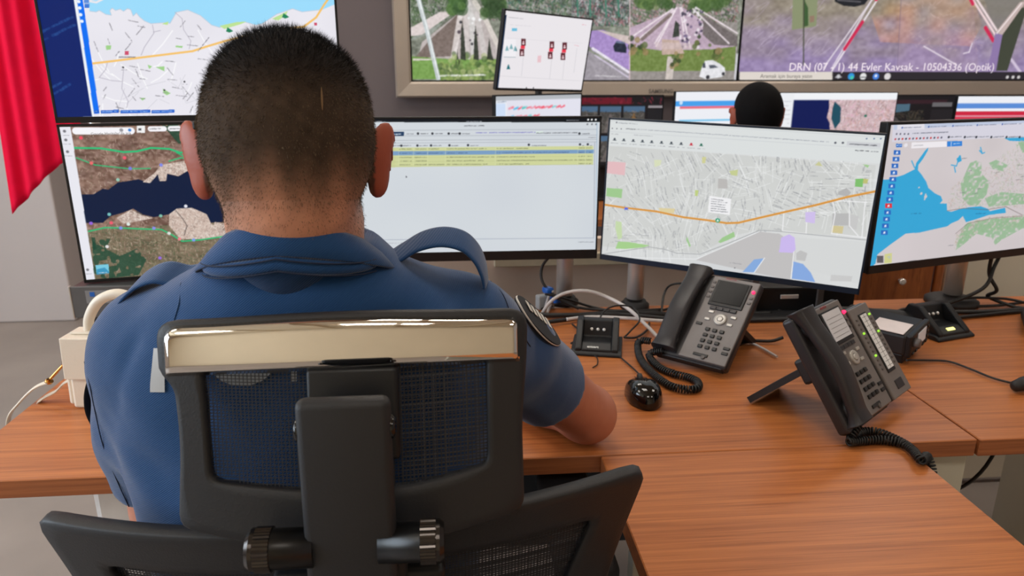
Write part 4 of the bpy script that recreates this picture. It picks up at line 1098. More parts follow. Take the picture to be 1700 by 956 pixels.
far = [
 ('monitor', (.172, 2.93), (.560, 3.16), .925, .30, 'chips', 21, 'far monitor with small red and blue chips, directly below the tilted one', dict(bez=.006)),
 ('monitor', (.43, 3.22), (.93, 3.20), .90, .315, 'cctv', 23, 'dark far monitor tiled with camera pictures, left of the white screen with blue bars', dict()),
 ('monitor', (.925, 3.02), (1.36, 3.10), .925, .31, 'bars', 24, 'white far monitor with a blue bar, left of the distant head', dict(bez=.003, mframe=None)),
 ('monitor', (1.37, 3.02), (1.875, 3.0), .92, .31, 'aerial', 25, 'far monitor with dark blue sea and pink aerial city picture', dict(bez=.003)),
 ('monitor', (1.80, 3.13), (2.32, 3.13), .905, .31, 'road', 26, 'dim far monitor with a road camera picture, second from the right', dict()),
 ('monitor', (2.135, 2.99), (2.68, 2.97), .905, .31, 'cars', 27, 'far monitor at the right edge with red bar and car thumbnails', dict(bez=.003)),
]
far_out = []
for nm, L, Rr, z0, H, kind, seed, lab, kw in far:
    r_, s_, _, _, _ = monitor(nm, L, Rr, z0, H, small(kind, seed), lab, G2, chin=.012, gain=.45 if kind in ('cctv', 'road') else 1.0, **{k: v for k, v in kw.items() if v is not None})
    far_out.append(r_)
    cx, cy = (L[0]+Rr[0])/2, (L[1]+Rr[1])/2
    U = Vector((Rr[0]-L[0], Rr[1]-L[1], 0)).normalized(); B = Vector((-U.y, U.x, 0)); a = math.atan2(U.y, U.x)
    b = Vector((cx, cy, 0))+B*.075
    bm = bmesh.new(); bx(bm, (b.x, b.y, .7575), (.22, .16, .014), rot=a, bev=.005); bx(bm, (b.x, b.y, .87), (.05, .02, .24), rot=a, bev=.004); bx(bm, (b.x-B.x*.025, b.y-B.y*.025, z0+.1), (.05, .06, .05), rot=a, bev=.004)
    fin('stand', bm, M_BLKM, r_)
tm, _, _, _, _ = monitor('monitor', (.176, 2.93), (.566, 3.20), 1.235, .30, small('board', 22), 'tilted far monitor with red icons and green figures standing on another monitor', G2, chin=.010, bez=.006, lean=R(9), roll=R(2.0), mframe=M_BLKM)
bm = bmesh.new(); cyl(bm, (.395, 3.345, .75), (.395, 3.345, 1.40), .016); bx(bm, (.37, 3.345, .758), (.10, .12, .014), bev=.004); bx(bm, (.395, 3.25, 1.36), (.05, .20, .05), bev=.004); fin('stand', bm, M_BLKM, tm)

# ------------------------------------------------------------------ desk phones
def phone(name, BL, yaw, tilt, w, h, label, side_module=False, lcd=(12, 12, 14), lcdm=None):
    """face plane: BL corner (front left, on the desk), x along the width, y up the face, z out of the face"""
    c, s = math.cos(yaw), math.sin(yaw)
    X = Vector((c, s, 0)); bk = Vector((-s, c, 0)); Y = bk*math.cos(tilt) + Vector((0, 0, 1))*math.sin(tilt); Z = X.cross(Y)
    O = Vector(BL)
    root = empty(name, (O+X*w*.5+bk*.05)[:2] + (.75,), label, 'telephone')
    M = Matrix(((X.x, Y.x, Z.x, O.x), (X.y, Y.y, Z.y, O.y), (X.z, Y.z, Z.z, O.z), (0, 0, 0, 1)))
    def L(fn):
        b2 = bmesh.new(); fn(b2); bmesh.ops.transform(b2, matrix=M, verts=b2.verts); return b2
    def P(nm, fn, m, par=root, smooth=False): return fin(nm, L(fn), m, par, smooth=smooth, angle=R(40) if smooth else None)
    P('body', lambda b: bx(b, (w/2, h/2, -.011), (w, h, .022), bev=.006, seg=3), M_PHONED)
    hx = .058    # width of the handset bay
    P('faceplate', lambda b: bx(b, (hx+(w-hx)/2, h/2, .0015), (w-hx-.004, h-.008, .005), bev=.002), M_PHONE)
    # screen
    sx0, sx1 = hx+.018, w-.020
    P('screen_bezel', lambda b: bx(b, ((sx0+sx1)/2, h*.785, .0045), (sx1-sx0+.008, h*.30, .004), bev=.0012), M_BLK)
    P('screen', lambda b: bx(b, ((sx0+sx1)/2, h*.795, .007), (sx1-sx0-.003, h*.25, .0012)), lcdm or mat('dark_phone_screen', (3, 3, 5), .12, spec=.06))
    P('soft_key_bar', lambda b: [bx(b, (sx0+.004+(sx1-sx0-.008)*(i+.5)/4, h*.605, .0052), ((sx1-sx0)/4-.0025, .007, .004), bev=.001) for i in range(4)], M_PHONED)
    cx = (hx+w)/2+.002
    P('navigation_ring', lambda b: [lathe(b, (cx, h*.49, .004), (0, 0, 1), [(0, .0125), (.003, .0125), (.004, .0115), (.0035, .0065)], 28, cap=False), lathe(b, (cx, h*.49, .004), (0, 0, 1), [(0, .0055), (.0045, .0055), (.005, .004)], 20)], M_SILV)
    for dx, dy in ((-.024, .014), (-.026, -.004), (.024, .010), (.022, -.008)):
        P('function_button', lambda b: bx(b, (cx+dx, h*.49+dy, .005), (.011, .0055, .003), bev=.001), M_SILV)
    for r in range(4):
        for q in range(3):
            P('key', lambda b: bx(b, (cx-.015+q*.0148-.001, h*.36-r*.0135, .0052), (.0095, .0075, .004), bev=.0015), M_KEY)
    for kx, ky, kw in ((-.038, .405, .013), (.036, .20, .013), (.036, .145, .013), (-.008, .075, .030)):
        P('function_key', lambda b: bx(b, (cx+kx, h*ky, .0048), (kw, .006, .003), bev=.001), M_KEY)
    P('speaker_button', lambda b: lathe(b, (cx-.001, h*.055, .004), (0, 0, 1), [(0, .0042), (.0025, .0042), (.003, .003), (.0026, .0028)], 16), M_GREY)
    P('message_light', lambda b: lathe(b, (w-.0085, h*.86, .003), (0, 0, 1), [(0, .0035), (.004, .0032), (.006, .0018)], 14), M_PINKLED)
    for k in range(4): P('line_button', lambda b: bx(b, (hx+.008, h*.90-k*.012, .0046), (.007, .005, .003), bev=.001), M_GREY)
    for k in range(2): P('line_button', lambda b: bx(b, (w-.0085, h*.79-k*.012, .0046), (.007, .005, .003), bev=.001), M_GREY)
    # handset: arched bar with two cups
    hb = bmesh.new()
    pts = spline([(.027, .008, .006), (.027, .035, .013), (.027, h*.5, .021), (.027, h-.035, .013), (.027, h+.006, .004)], 8)
    rings = []
    N = len(pts)
    for i, p in enumerate(pts):
        t = i/(N-1); e = abs(t-.5)*2
        hw = .021 + .006*max(0, (e-.55)/.45)**1.0; ht = .0095 + .007*max(0, (e-.6)/.4)
        rg = []
        for k in range(16):
            a = 2*PI*k/16; ca, sa = math.cos(a), math.sin(a)
            rg.append(hb.verts.new((p.x + math.copysign(abs(ca)**.55, ca)*hw, p.y, p.z + math.copysign(abs(sa)**.55, sa)*ht)))
        rings.append(rg)
    for a, b in zip(rings, rings[1:]):
        for k in range(16):
            f = hb.faces.new((a[k], a[(k+1) % 16], b[(k+1) % 16], b[k])); f.smooth = True
    hb.faces.new(rings[0][::-1]); hb.faces.new(rings[-1])
    bmesh.ops.transform(hb, matrix=M, verts=hb.verts)
    hs = fin('handset', hb, M_PHONED, root)
    P('ear_cup', lambda b: lathe(b, (.029, h-.026, -.008), (0, 0, 1), [(0, .019), (.014, .021), (.02, .019)], 24), M_BLKM, hs)
    P('ear_cup', lambda b: lathe(b, (.029, .030, -.008), (0, 0, 1), [(0, .019), (.014, .021), (.02, .019)], 24), M_BLKM, hs)
    # wedge stand under the face
    back = O + X*(w/2) + bk*(math.cos(tilt)*h*.78+.015)
    def stand(b):
        up = Vector((0, 0, 1))
        a0 = O + X*(w*.25) + Y*(h*.55) - Z*.02; a1 = O + X*(w*.8) + Y*(h*.55) - Z*.02
        f0 = O + X*(w*.20) + bk*(h*(math.cos(tilt)*.55+.62)); f1 = O + X*(w*.85) + bk*(h*(math.cos(tilt)*.55+.62))
        f0.z = f1.z = .752
        t = .008
        for p0, p1, q0, q1 in ((a0, a1, f0, f1),):
            vs = [b.verts.new(v) for v in (p0, p1, q1, q0)] + [b.verts.new(v+up*t+bk*t) for v in (p0, p1, q1, q0)]
            for f in ((0, 3, 2, 1), (4, 5, 6, 7), (0, 1, 5, 4), (1, 2, 6, 5), (2, 3, 7, 6), (3, 0, 4, 7)): b.faces.new([vs[i] for i in f])
        # block between face and stand foot
        b3 = bmesh.new(); bx(b3, (w*.45, h*.55, -.036), (w*.45, h*.22, .042), bev=.005); bmesh.ops.transform(b3, matrix=M, verts=b3.verts); merge(b, b3)
        bmesh.ops.recalc_face_normals(b, faces=b.faces)
    b = bmesh.new(); stand(b); fin('stand', b, M_BLKM, root)
    P('front_foot', lambda b: bx(b, (w/2, .004, -.012), (w*.9, .012, .018), bev=.003), M_BLKM)
    if side_module:
        x0 = w+.004; mw = .078
        P('module_body', lambda b: bx(b, (x0+mw/2, h*.435, -.008), (mw, h*.86, .020), bev=.006, seg=3), M_PHONED)
        P('module_plate', lambda b: bx(b, (x0+mw/2, h*.435, .003), (mw-.004, h*.84, .006), bev=.002), M_PHONE)
        P('module_screen_bezel', lambda b: bx(b, (x0+mw/2, h*.505, .0065), (.030, h*.555, .003), bev=.001), M_BLK)
        ms = P('module_screen', lambda b: bx(b, (x0+mw/2, h*.515, .0082), (.023, h*.51, .001)), mat('white_key_labels', (214, 212, 210), .5, emit=.15))
        def rows(b):
            for k in range(12): bx(b, (x0+mw/2, h*(.285+k*.0418), .0089), (.019, .0007, .0003))
            bx(b, (x0+mw/2, h*.515, .0089), (.0006, h*.50, .0003))
        P('print_lines', rows, M_TXTG, ms)
        for k in range(12):
            for sx in (-1, 1):
                lit = (k, sx) in ((3, -1), (8, -1), (7, 1), (11, 1))
                P('module_button', lambda b: bx(b, (x0+mw/2+sx*.026, h*(.285+k*.0418), .0066), (.006, .0038, .0025), bev=.0008), M_GREENLED if lit else M_GREY)
        P('module_page_key', lambda b: bx(b, (x0+mw/2+.004, h*.11, .006), (.028, .016, .003), bev=.001), M_PHONED)
        P('screen_print', lambda b: [bx(b, ((sx0+sx1)/2, h*(.70+.04*k), .0078), ((sx1-sx0)*.8, .0007, .0003)) for k in range(5)], M_TXTG)
    text_obj('maker_name', 'AVAYA', .007, M @ Matrix.Translation((sx0+.010, h*.955, .0043)), mat('dark_red_print', (150, 40, 50), .5), root)
    return root, M
ph1, PM1 = phone('desk_phone', (.395, 1.348, .772), R(-43.6), R(41), .160, .207, 'desk phone with dark screen standing behind the computer mouse')
ph2, PM2 = phone('desk_phone', (.610, .966, .776), R(38), R(54), .160, .200, 'tilted desk phone with a lit side key module, seen from its handset side', side_module=True, lcdm=M_LCD)

def desk_pts(L, z=.756): return [onz(x, y, z if len(q) == 2 else q[2]) for q in L for x, y in [q[:2]]]
def deskp(L, z=.756): return [Vector(onz(q[0], q[1], q[2] if len(q) > 2 else z)) for q in L]
# coiled handset cords
bm = bmesh.new()
start1 = PM1 @ Vector((.029, .004, .006))
coil(bm, [start1, *deskp([(1078, 588, .764), (1092, 608), (1118, 620), (1142, 626), (1158, 634), (1158, 644), (1140, 646), (1112, 640), (1086, 622), (1066, 600), (1059, 580, .764), (1062, 566, .772), (1080, 566, .777)], .7585)], .0062, .0019, .0052)
cc = fin('coiled_cord', bm, M_CABB, None, smooth=True); own(cc, onz(1110, 625, .75)); tag(cc, 'looped black coiled handset cord lying beside the computer mouse', 'cord')
bm = bmesh.new()
s2 = PM2 @ Vector((.029, .006, .002))
coil(bm, [s2, *deskp([(1412, 728, .764), (1428, 718), (1452, 716), (1476, 724), (1500, 736)], .7585), Vector(onz(1516, 748, .760)), Vector(onz(1530, 764, .762)), Vector((.715, .93, .752)), Vector((.722, .92, .72)), Vector((.722, .93, .66)), Vector((.722, .955, .62))], .0058, .0019, .005)
coil(bm, deskp([(1408, 734, .762), (1430, 732), (1460, 730), (1490, 734), (1502, 738)], .7585), .0058, .0019, .005)
cc = fin('coiled_cord', bm, M_CABB, None, smooth=True); own(cc, onz(1450, 725, .75)); tag(cc, 'black coiled handset cord running over the desk edge near the return table corner', 'cord')

# ------------------------------------------------------------------ charging cradles
def cradle(name, cx, cy, yaw, label, txt, led=None, k=1.0):
    root = empty(name, (cx, cy, .75), label, 'charger', 'black charging cradles', rz=0)
    T = Matrix.Translation((cx, cy, .75)) @ Matrix.Rotation(yaw, 4, 'Z') @ Matrix.Scale(k, 4)
    # side profile (y away from viewer, z up), extruded along x
    bm = bmesh.new()
    extrude_profile(bm, [(-.050, 0), (-.052, .014), (-.030, .026), (-.022, .026), (.010, .026), (.022, .064), (.045, .064), (.056, .040), (.056, 0)], T, -.036, .036, bev=.003)
    for sx in (-1, 1):
        extrude_profile(bm, [(-.052, .002), (-.052, .016), (-.034, .030), (.014, .066), (.046, .066), (.060, .040), (.060, .002)], T, sx*.043-.008, sx*.043+.008, bev=.003)
    extrude_profile(bm, [(-.060, 0), (-.060, .006), (-.045, .013), (.056, .013), (.060, .004), (.060, 0)], T, -.060, .060, bev=.003)
    fin('shell', bm, M_BLK, root)
    bm = bmesh.new()
    for i in (-1, 0, 1):
        p = T @ Vector((i*.015, .0155, .042)); lathe(bm, p, (T.to_3x3() @ Vector((0, -1, .45))), [(0, .0042*k), (.003, .004*k), (.0045, .0025*k)], 14)
    c_ = fin('contact', bm, mat('contact_metal', (240, 240, 240), .2, metal=.6), root); c_['label'] = 'three silver contacts'
    if txt:
        tm_ = T @ Matrix.Translation((-.022, -.0475, .0182)) @ Matrix.Rotation(R(28), 4, 'X')
        text_obj('maker_name', txt, .0105*k, tm_, M_TXTW, root, bold=True)
    if led:
        bm = bmesh.new(); b2 = bmesh.new(); bx(b2, (-.002, -.040, .0215), (.024, .008, .002), rot=Matrix.Rotation(R(28), 3, 'X')); bmesh.ops.transform(b2, matrix=T, verts=b2.verts); merge(bm, b2)
        fin('indicator', bm, led, root)
    return root
c1 = cradle('charging_cradle', .300, 1.425, R(-14), 'black charging cradle with three silver contacts beside the uniform sleeve', 'entcart', k=.88)
c2 = cradle('charging_cradle', 1.085, 1.46, R(16), 'black charging cradle with a glowing yellowish lamp behind the small radio', None, mat('pale_yellow_indicator', (240, 240, 150), .4, emit=1.2), k=.92)

# ------------------------------------------------------------------ computer mouse
def mouse(cx, cy, yaw):
    root = empty('computer_mouse', (cx, cy, .75), 'glossy black computer mouse lying beside the bare elbow', 'mouse')
    T = Matrix.Translation((cx, cy, .75)) @ Matrix.Rotation(yaw, 4, 'Z')
    n, r = 28, 14
    def shape(u, v):     # u angle, v 0..1 from rim to top
        a = u; ca, sa = math.cos(a), math.sin(a)
        wv = .032*(1+.08*math.cos(2*a)); L = .055
        x = ca*wv*(1-.10*math.exp(-(sa/.35)**2)); y = sa*L
        k = math.cos(v*PI/2)**.55
        z = .036*math.sin(v*PI/2)**.8*(1-.20*(y/L)*1.0)*(1-.12*(y/L)**2)
        return T @ Vector((x*k, y*k, max(.001, z)))
    bm = bmesh.new(); rings = [[bm.verts.new(shape(2*PI*i/n, j/r)) for i in range(n)] for j in range(r)]
    top = bm.verts.new(shape(0, 1.0))
    for a, b in zip(rings, rings[1:]):
        for i in range(n): f = bm.faces.new((a[i], a[(i+1) % n], b[(i+1) % n], b[i])); f.smooth = True
    for i in range(n): f = bm.faces.new((rings[-1][i], rings[-1][(i+1) % n], top)); f.smooth = True
    bm.faces.new(rings[0][::-1])
    fin('shell', bm, M_GLOSS, root)
    bm = bmesh.new()
    p = T @ Vector((0, .033, .0235)); ax = T.to_3x3() @ Vector((1, 0, 0))
    lathe(bm, p - ax*.004, ax, [(0, .0085), (.001, .0098), (.007, .0098), (.008, .0085)], 22); fin('scroll_wheel', bm, M_BLKM, root)
    for sx in (-1, 1):
        bm = bmesh.new()
        pts = [T @ Vector((sx*(.005+.004*t), .052-.034*t, .018+.012*t+.001)) for t in np.linspace(0, 1, 8)]
        sweep(bm, pts, .0008, 5); fin('button_seam', bm, M_BLKM, root)
    tm_ = T @ Matrix.Translation((-.013, -.016, .0372)) @ Matrix.Rotation(R(3), 4, 'X')
    text_obj('maker_name', 'ASUS', .0105, tm_, mat('mid_grey_print', (130, 130, 130), .4), root, bold=True)
    return root
mx_, my_, _ = onz(1068, 652, .76)
mouse(mx_, my_, R(-2))
cable('mouse_cable', deskp([(1066, 626, .765), (1052, 612), (1036, 598), (1022, 586), (1000, 574, .754), (985, 560, .753)], .7535), .0016, M_CABB, 'thin black cable from the mouse back to the charging cradle')

# ------------------------------------------------------------------ small radio with a paper label, spare handset, plug, keyboard corner
rd = empty('desk_radio', onz(1500, 590)[:2]+(.75,), 'small black two-way radio with grey display and a white paper label on top', 'radio')
rx, ry, _ = onz(1492, 588, .78)
T = Matrix.Translation((.915, 1.335, .775)) @ Matrix.Rotation(R(40), 4, 'Z') @ Matrix.Rotation(R(-6), 4, 'Y')
def RP(nm, c, s, m, bev=.003, par=rd, rot=None):
    b2 = bmesh.new(); bx(b2, c, s, bev=bev, rot=rot); bmesh.ops.transform(b2, matrix=T, verts=b2.verts); return fin(nm, b2, m, par)
RP('body', (0, .045, .022), (.105, .15, .046), M_BLKM, .006)
RP('front_panel', (0, -.034, .022), (.105, .012, .050), M_BLK, .004)
RP('display', (.006, -.0405, .026), (.046, .002, .028), M_LCD, .0006)
o = RP('paper_label', (-.024, .010, .0468), (.058, .066, .0012), M_PAPER, .0004); o['label'] = 'white paper label'
for k in range(5): RP('key', (-.038+k*.019, -.0408, .004), (.010, .003, .005), M_KEY, .001)
for k in range(3): RP('key', (.042, -.0408, .014+k*.011), (.008, .003, .006), M_KEY, .001)
b2 = bmesh.new(); lathe(b2, (-.036, -.040, .028), (0, -1, 0), [(0, .010), (.010, .009), (.012, .007)], 18); bmesh.ops.transform(b2, matrix=T, verts=b2.verts); fin('dial', b2, M_GREY, rd)
RP('cradle_foot', (0, .03, -.012), (.09, .11, .022), M_BLK, .003)
tag(cable('cable', deskp([(1505, 598, .765), (1540, 598), (1575, 600), (1610, 612), (1650, 628), (1690, 638)], .7545), .0022, M_CABB), 'thin black cable running right from the small radio to a plug', 'cable')
pb = empty('plug_adapter', onz(1694, 645)[:2]+(.75,), 'small black plug lying at the right edge of the picture', 'plug')
p0 = Vector(onz(1682, 642, .763)); bm = bmesh.new(); lathe(bm, p0, (1, .25, .1), [(0, .004), (.004, .010), (.020, .012), (.024, .013), (.05, .013), (.056, .009)], 18); fin('plug_body', bm, M_BLKM, pb)
sp = empty('spare_handset', (.90, 1.50, .75), 'black handset lying flat behind the tilted desk phone', 'handset')
bm = bmesh.new(); pts = spline([(.86, 1.535, .768), (.92, 1.52, .775), (1.00, 1.50, .774), (1.055, 1.475, .766)], 6)
sweep(bm, pts, lambda t: .017+.006*abs(t-.5)*2, 12, flat=1.0); fin('grip', bm, M_BLKM, sp)
for p in (pts[1], pts[-2]):
    bm = bmesh.new(); lathe(bm, (p.x, p.y, .752), (0, 0, 1), [(0, .02), (.012, .022), (.022, .02)], 20); fin('cup', bm, M_BLK, sp)
kb = empty('remote_handset', (1.33, 1.49, .75), 'dark grey cordless handset lying near the right edge, behind the cables', 'handset')
Tk = Matrix.Translation((1.335, 1.47, .768)) @ Matrix.Rotation(R(-38), 4, 'Z') @ Matrix.Rotation(R(-8), 4, 'X')
b2 = bmesh.new(); bx(b2, (0, 0, 0), (.055, .17, .026), bev=.009, seg=3); bmesh.ops.transform(b2, matrix=Tk, verts=b2.verts); fin('shell', b2, M_BLKM, kb)
b2 = bmesh.new()
for i in range(3):
    for j in range(4): bx(b2, (-.015+i*.015, .01-j*.018, .0145), (.010, .009, .004), bev=.0015)
bmesh.ops.transform(b2, matrix=Tk, verts=b2.verts); fin('keypad', b2, M_GREY, kb)

# stand and small computer under the street map monitor
st = empty('mini_computer', (.80, 1.64, .75), 'black mini computer box with grey uprights under the street map monitor', 'computer')
part_box('case', (.79, 1.645, .785), (.36, .07, .066), M_BLK, st, bev=.004, rot=R(-3))
for xx in (.715, .880): part_box('upright', (xx, 1.605, .80), (.016, .012, .096), M_GREY, st, bev=.002)
part_box('badge', (.805, 1.606, .795), (.045, .003, .010), M_STEEL, st, bev=.001)
part_box('foot_plate', (.79, 1.62, .755), (.40, .14, .009), M_BLKM, st, bev=.003)

# ------------------------------------------------------------------ grey recorder and black box on the left of the desk
bxr = empty('recorder', (-.60, 1.59, .814), 'grey recorder box with a small sticker lying under the satellite imagery monitor', 'recorder')
part_box('case', (-.597, 1.592, .8485), (.42, .120, .066), mat('dark_grey_metal_case', (74, 74, 76), .45, metal=.2), bxr, bev=.002)
part_box('front_panel', (-.597, 1.5295, .8485), (.424, .007, .069), mat('grey_front_panel', (92, 92, 94), .4), bxr, bev=.002)
part_box('left_trim', (-.8095, 1.531, .8485), (.004, .012, .070), M_SILV, bxr, bev=.001)
o = part_box('sticker', (-.752, 1.5255, .860), (.052, .001, .028), mat('pale_sticker', (132, 134, 138), .5), bxr, bev=.0002); o['label'] = 'small pale printed sticker'
part_box('sticker_print', (-.764, 1.5248, .866), (.010, .0006, .010), M_BLUEP, o, bev=.0001)
part_box('sticker_print', (-.744, 1.5248, .860), (.022, .0006, .004), M_BLK, o, bev=.0001)
bxb = empty('network_switch', (-.60, 1.59, .75), 'black equipment box under the grey recorder', 'equipment')
part_box('case', (-.590, 1.600, .7815), (.40, .105, .061), M_BLKM, bxb, bev=.003)
part_box('front_strip', (-.590, 1.5465, .786), (.37, .004, .018), M_BLK, bxb, bev=.001)

# ------------------------------------------------------------------ handbag
bag = empty('handbag', (-.66, 1.23, .75), 'off-white leather handbag with arched top handle standing on the left end of the desk', 'bag')
ba = R(-6)
Tb = Matrix.Translation((-.590, 1.238, .75)) @ Matrix.Rotation(ba, 4, 'Z') @ Matrix.Diagonal((.95, .9, .84, 1))
def BP(nm, fn, m, par=bag, smooth=False):
    b2 = bmesh.new(); fn(b2); bmesh.ops.transform(b2, matrix=Tb, verts=b2.verts); return fin(nm, b2, m, par, smooth=smooth, angle=R(35) if smooth else None)
BP('body', lambda b: extrude_profile(b, [(-.035, 0), (.045, 0), (.038, .150), (-.028, .150)], Matrix.Identity(4), -.085, .10, bev=.006), M_BAG)
BP('flap', lambda b: extrude_profile(b, [(-.037, .068), (-.042, .068), (-.036, .156), (.030, .157), (.030, .151), (-.031, .151)], Matrix.Identity(4), -.088, .103, bev=.002), M_BAG)
BP('side_gusset', lambda b: extrude_profile(b, [(-.028, .005), (.038, .005), (.030, .145), (-.020, .145)], Matrix.Identity(4), -.096, -.084, bev=.005), M_BAG)
for hx_ in (-.055, .07): BP('handle_base', lambda b: bx(b, (hx_, 0, .159), (.050, .032, .006), bev=.003), M_BAG)
BP('handle', lambda b: sweep(b, spline([(-.052, 0, .160), (-.046, 0, .190), (-.022, 0, .226), (.015, 0, .240), (.05, 0, .222), (.068, 0, .188), (.072, 0, .160)], 8), lambda t: .0085+.002*math.sin(t*PI), 14), M_BAG)
BP('ring', lambda b: sweep(b, [Vector((-.103+.009*math.cos(a), 0, .088+.011*math.sin(a))) for a in np.linspace(0, 2*PI, 20)], .0018, 8), M_GOLD)
BP('clasp', lambda b: [sweep(b, spline([(-.112, 0, .082), (-.128, -.004, .064), (-.138, -.006, .052), (-.126, 0, .066)], 6), .0028, 8), lathe(b, (-.139, -.006, .049), (-.6, 0, -.6), [(0, .007), (.006, .007), (.008, .005)], 16)], M_GOLD)
BP('strap', lambda b: sweep(b, spline([(-.142, -.006, .046), (-.168, -.01, .034), (-.196, -.02, .004), (-.216, -.03, -.03), (-.222, -.03, -.10), (-.20, -.02, -.16), (-.175, -.01, -.10), (-.168, -.01, -.01), (-.158, -.008, .008), (-.135, .0, .022), (-.115, 0, .042), (-.092, 0, .052)], 8), .0075, 10, flat=.32, up=(0, 1, .2)), M_BAG)

# ------------------------------------------------------------------ cables along the back of the desk
def dc(L, r, label, m=None, nm='cable', cat='cable', z=.757, grp=None):
    return cable(nm, deskp(L, z), r, m or M_CABB, label, cat, grp)
dc([(830, 500), (880, 520), (950, 523), (1030, 518), (1080, 520), (1140, 524), (1200, 522), (1280, 520)], .006, 'thick black cable lying along the desk rear behind the phones', z=.758)
dc([(850, 545), (900, 536), (945, 530), (1000, 522), (1060, 524), (1120, 530)], .0055, 'second thick black cable crossing below the first near the sleeve', z=.760)
dc([(900, 513), (930, 505), (970, 512), (1040, 516), (1100, 513)], .0035, 'thin black cable above the thick ones beside the left steel pole')
dc([(905, 488, .80), (940, 496, .785), (985, 510), (1040, 518), (1110, 512), (1150, 480, .80), (1200, 470, .84)], .0032, 'black cable sloping down behind the blue connector')
cable('cable', [Vector(onz(900, 520, .756)), Vector(onz(915, 500, .79)), Vector(onz(940, 486, .81)), Vector(onz(975, 483, .815)), Vector(onz(1010, 494, .80)), Vector(onz(1045, 514, .785)), Vector(onz(1078, 545, .765)), Vector(onz(1092, 560, .757))], .0042, M_CABW, 'pale grey cable arching over the cradle to the first desk phone', n=10)
dc([(905, 512), (912, 490, .79), (918, 484, .80), (916, 500, .77), (908, 520)], .0036, 'short pale grey cable loop beside the blue connector', M_CABW)
dc([(940, 530), (980, 526), (1040, 528), (1090, 532), (1140, 534)], .0042, 'pale grey cable lying flat among the black ones', M_CABW, z=.762)
dc([(993, 545, .775), (1000, 520, .80), (1020, 508, .81), (1050, 510, .80), (1062, 530, .785), (1048, 548, .765), (1036, 560, .757)], .0020, 'thin black wire looping up from the charging cradle')
dc([(1036, 560), (1056, 560), (1074, 548), (1078, 536)], .0026, 'thin black wire curling right of the charging cradle')
dc([(950, 538), (962, 550), (960, 562), (948, 570)], .0022, 'thin black wire curling between sleeve and cradle')
dc([(975, 588), (990, 592), (992, 604), (984, 610)], .0012, 'very thin dark wire bent in front of the cradle', z=.7525)
dc([(1098, 520), (1102, 490, .78), (1112, 474, .80), (1135, 470, .81), (1160, 472, .80)], .0028, 'black wire bending up behind the first desk phone')
dc([(1290, 515), (1360, 512), (1430, 514), (1500, 520), (1560, 517), (1620, 518), (1700, 514)], .0062, 'thick black cable along the rear edge on the right desk side', z=.758)
dc([(1480, 520), (1510, 512), (1560, 508), (1640, 508), (1700, 502)], .004, 'black cable passing in front of the round pole base')
cable('cable', [Vector((1.30, 1.60, .90)), Vector((1.31, 1.61, .84)), Vector((1.33, 1.60, .80)), *deskp([(1640, 492, .775), (1680, 508), (1700, 512)])], .0045, M_CABB, 'black cable hanging straight down from the gulf map monitor')
cable('cable', [Vector((1.345, 1.62, .91)), Vector((1.32, 1.61, .86)), Vector((1.28, 1.585, .81)), *deskp([(1560, 508, .77), (1530, 512), (1498, 514), (1490, 522), (1520, 524), (1570, 528), (1620, 524), (1660, 520), (1700, 516)])], .0045, M_CABB, 'black cable crossing in front of the rightmost pole')
cable('cable', [*deskp([(1590, 496, .775), (1620, 494, .775), (1670, 496, .77), (1700, 502, .765)])], .0034, M_CABB, 'thin black cable reaching right from the rightmost pole base')
cable('cable', [Vector((.245, 1.69, .90)), Vector((.215, 1.70, .86)), Vector((.215, 1.69, .82)), Vector((.25, 1.67, .785)), Vector((.30, 1.655, .762))], .0035, M_CABB, 'black cable dropping from the list monitor beside the sleeve')
cable('cable', [Vector(onz(1222, 574, .756)), Vector(onz(1245, 566, .757)), Vector(onz(1280, 566, .757)), Vector(onz(1300, 560, .765))], .0038, M_CABB, 'black cable between the two desk phones')
cable('cable', [Vector(onz(1240, 566, .757)), Vector(onz(1262, 576, .755)), Vector(onz(1290, 592, .755))], .0026, M_CABW, 'short pale cable between the two desk phones')
# wires under the right desk
cable('cable', [Vector((.92, 1.18, .722)), Vector((.915, 1.17, .62)), Vector((.89, 1.15, .50)), Vector((.87, 1.13, .36)), Vector((.86, 1.12, .012))], .006, M_CABB, 'thick black cable hanging under the right desk')
cable('cable', [Vector((.875, 1.12, .722)), Vector((.885, 1.13, .62)), Vector((.90, 1.15, .55)), Vector((.95, 1.17, .52)), Vector((1.05, 1.2, .56)), Vector((1.15, 1.25, .72))], .0035, M_CABB, 'thin black cable sagging under the right desk')
cn = empty('network_connector', (.22, 1.70, .79), 'blue and grey network connector block held up among cables beside the sleeve', 'connector')
part_box('block', (.222, 1.70, .768), (.044, .022, .036), mat('pale_connector_plastic', (160, 166, 170), .5), cn, bev=.003, rot=R(20))
for dx, dz in ((.012, .024), (.032, .0)): part_box('boot', (.215+dx, 1.685, .778+dz), (.022, .026, .016), M_BLUEP, cn, bev=.005, rot=R(25))

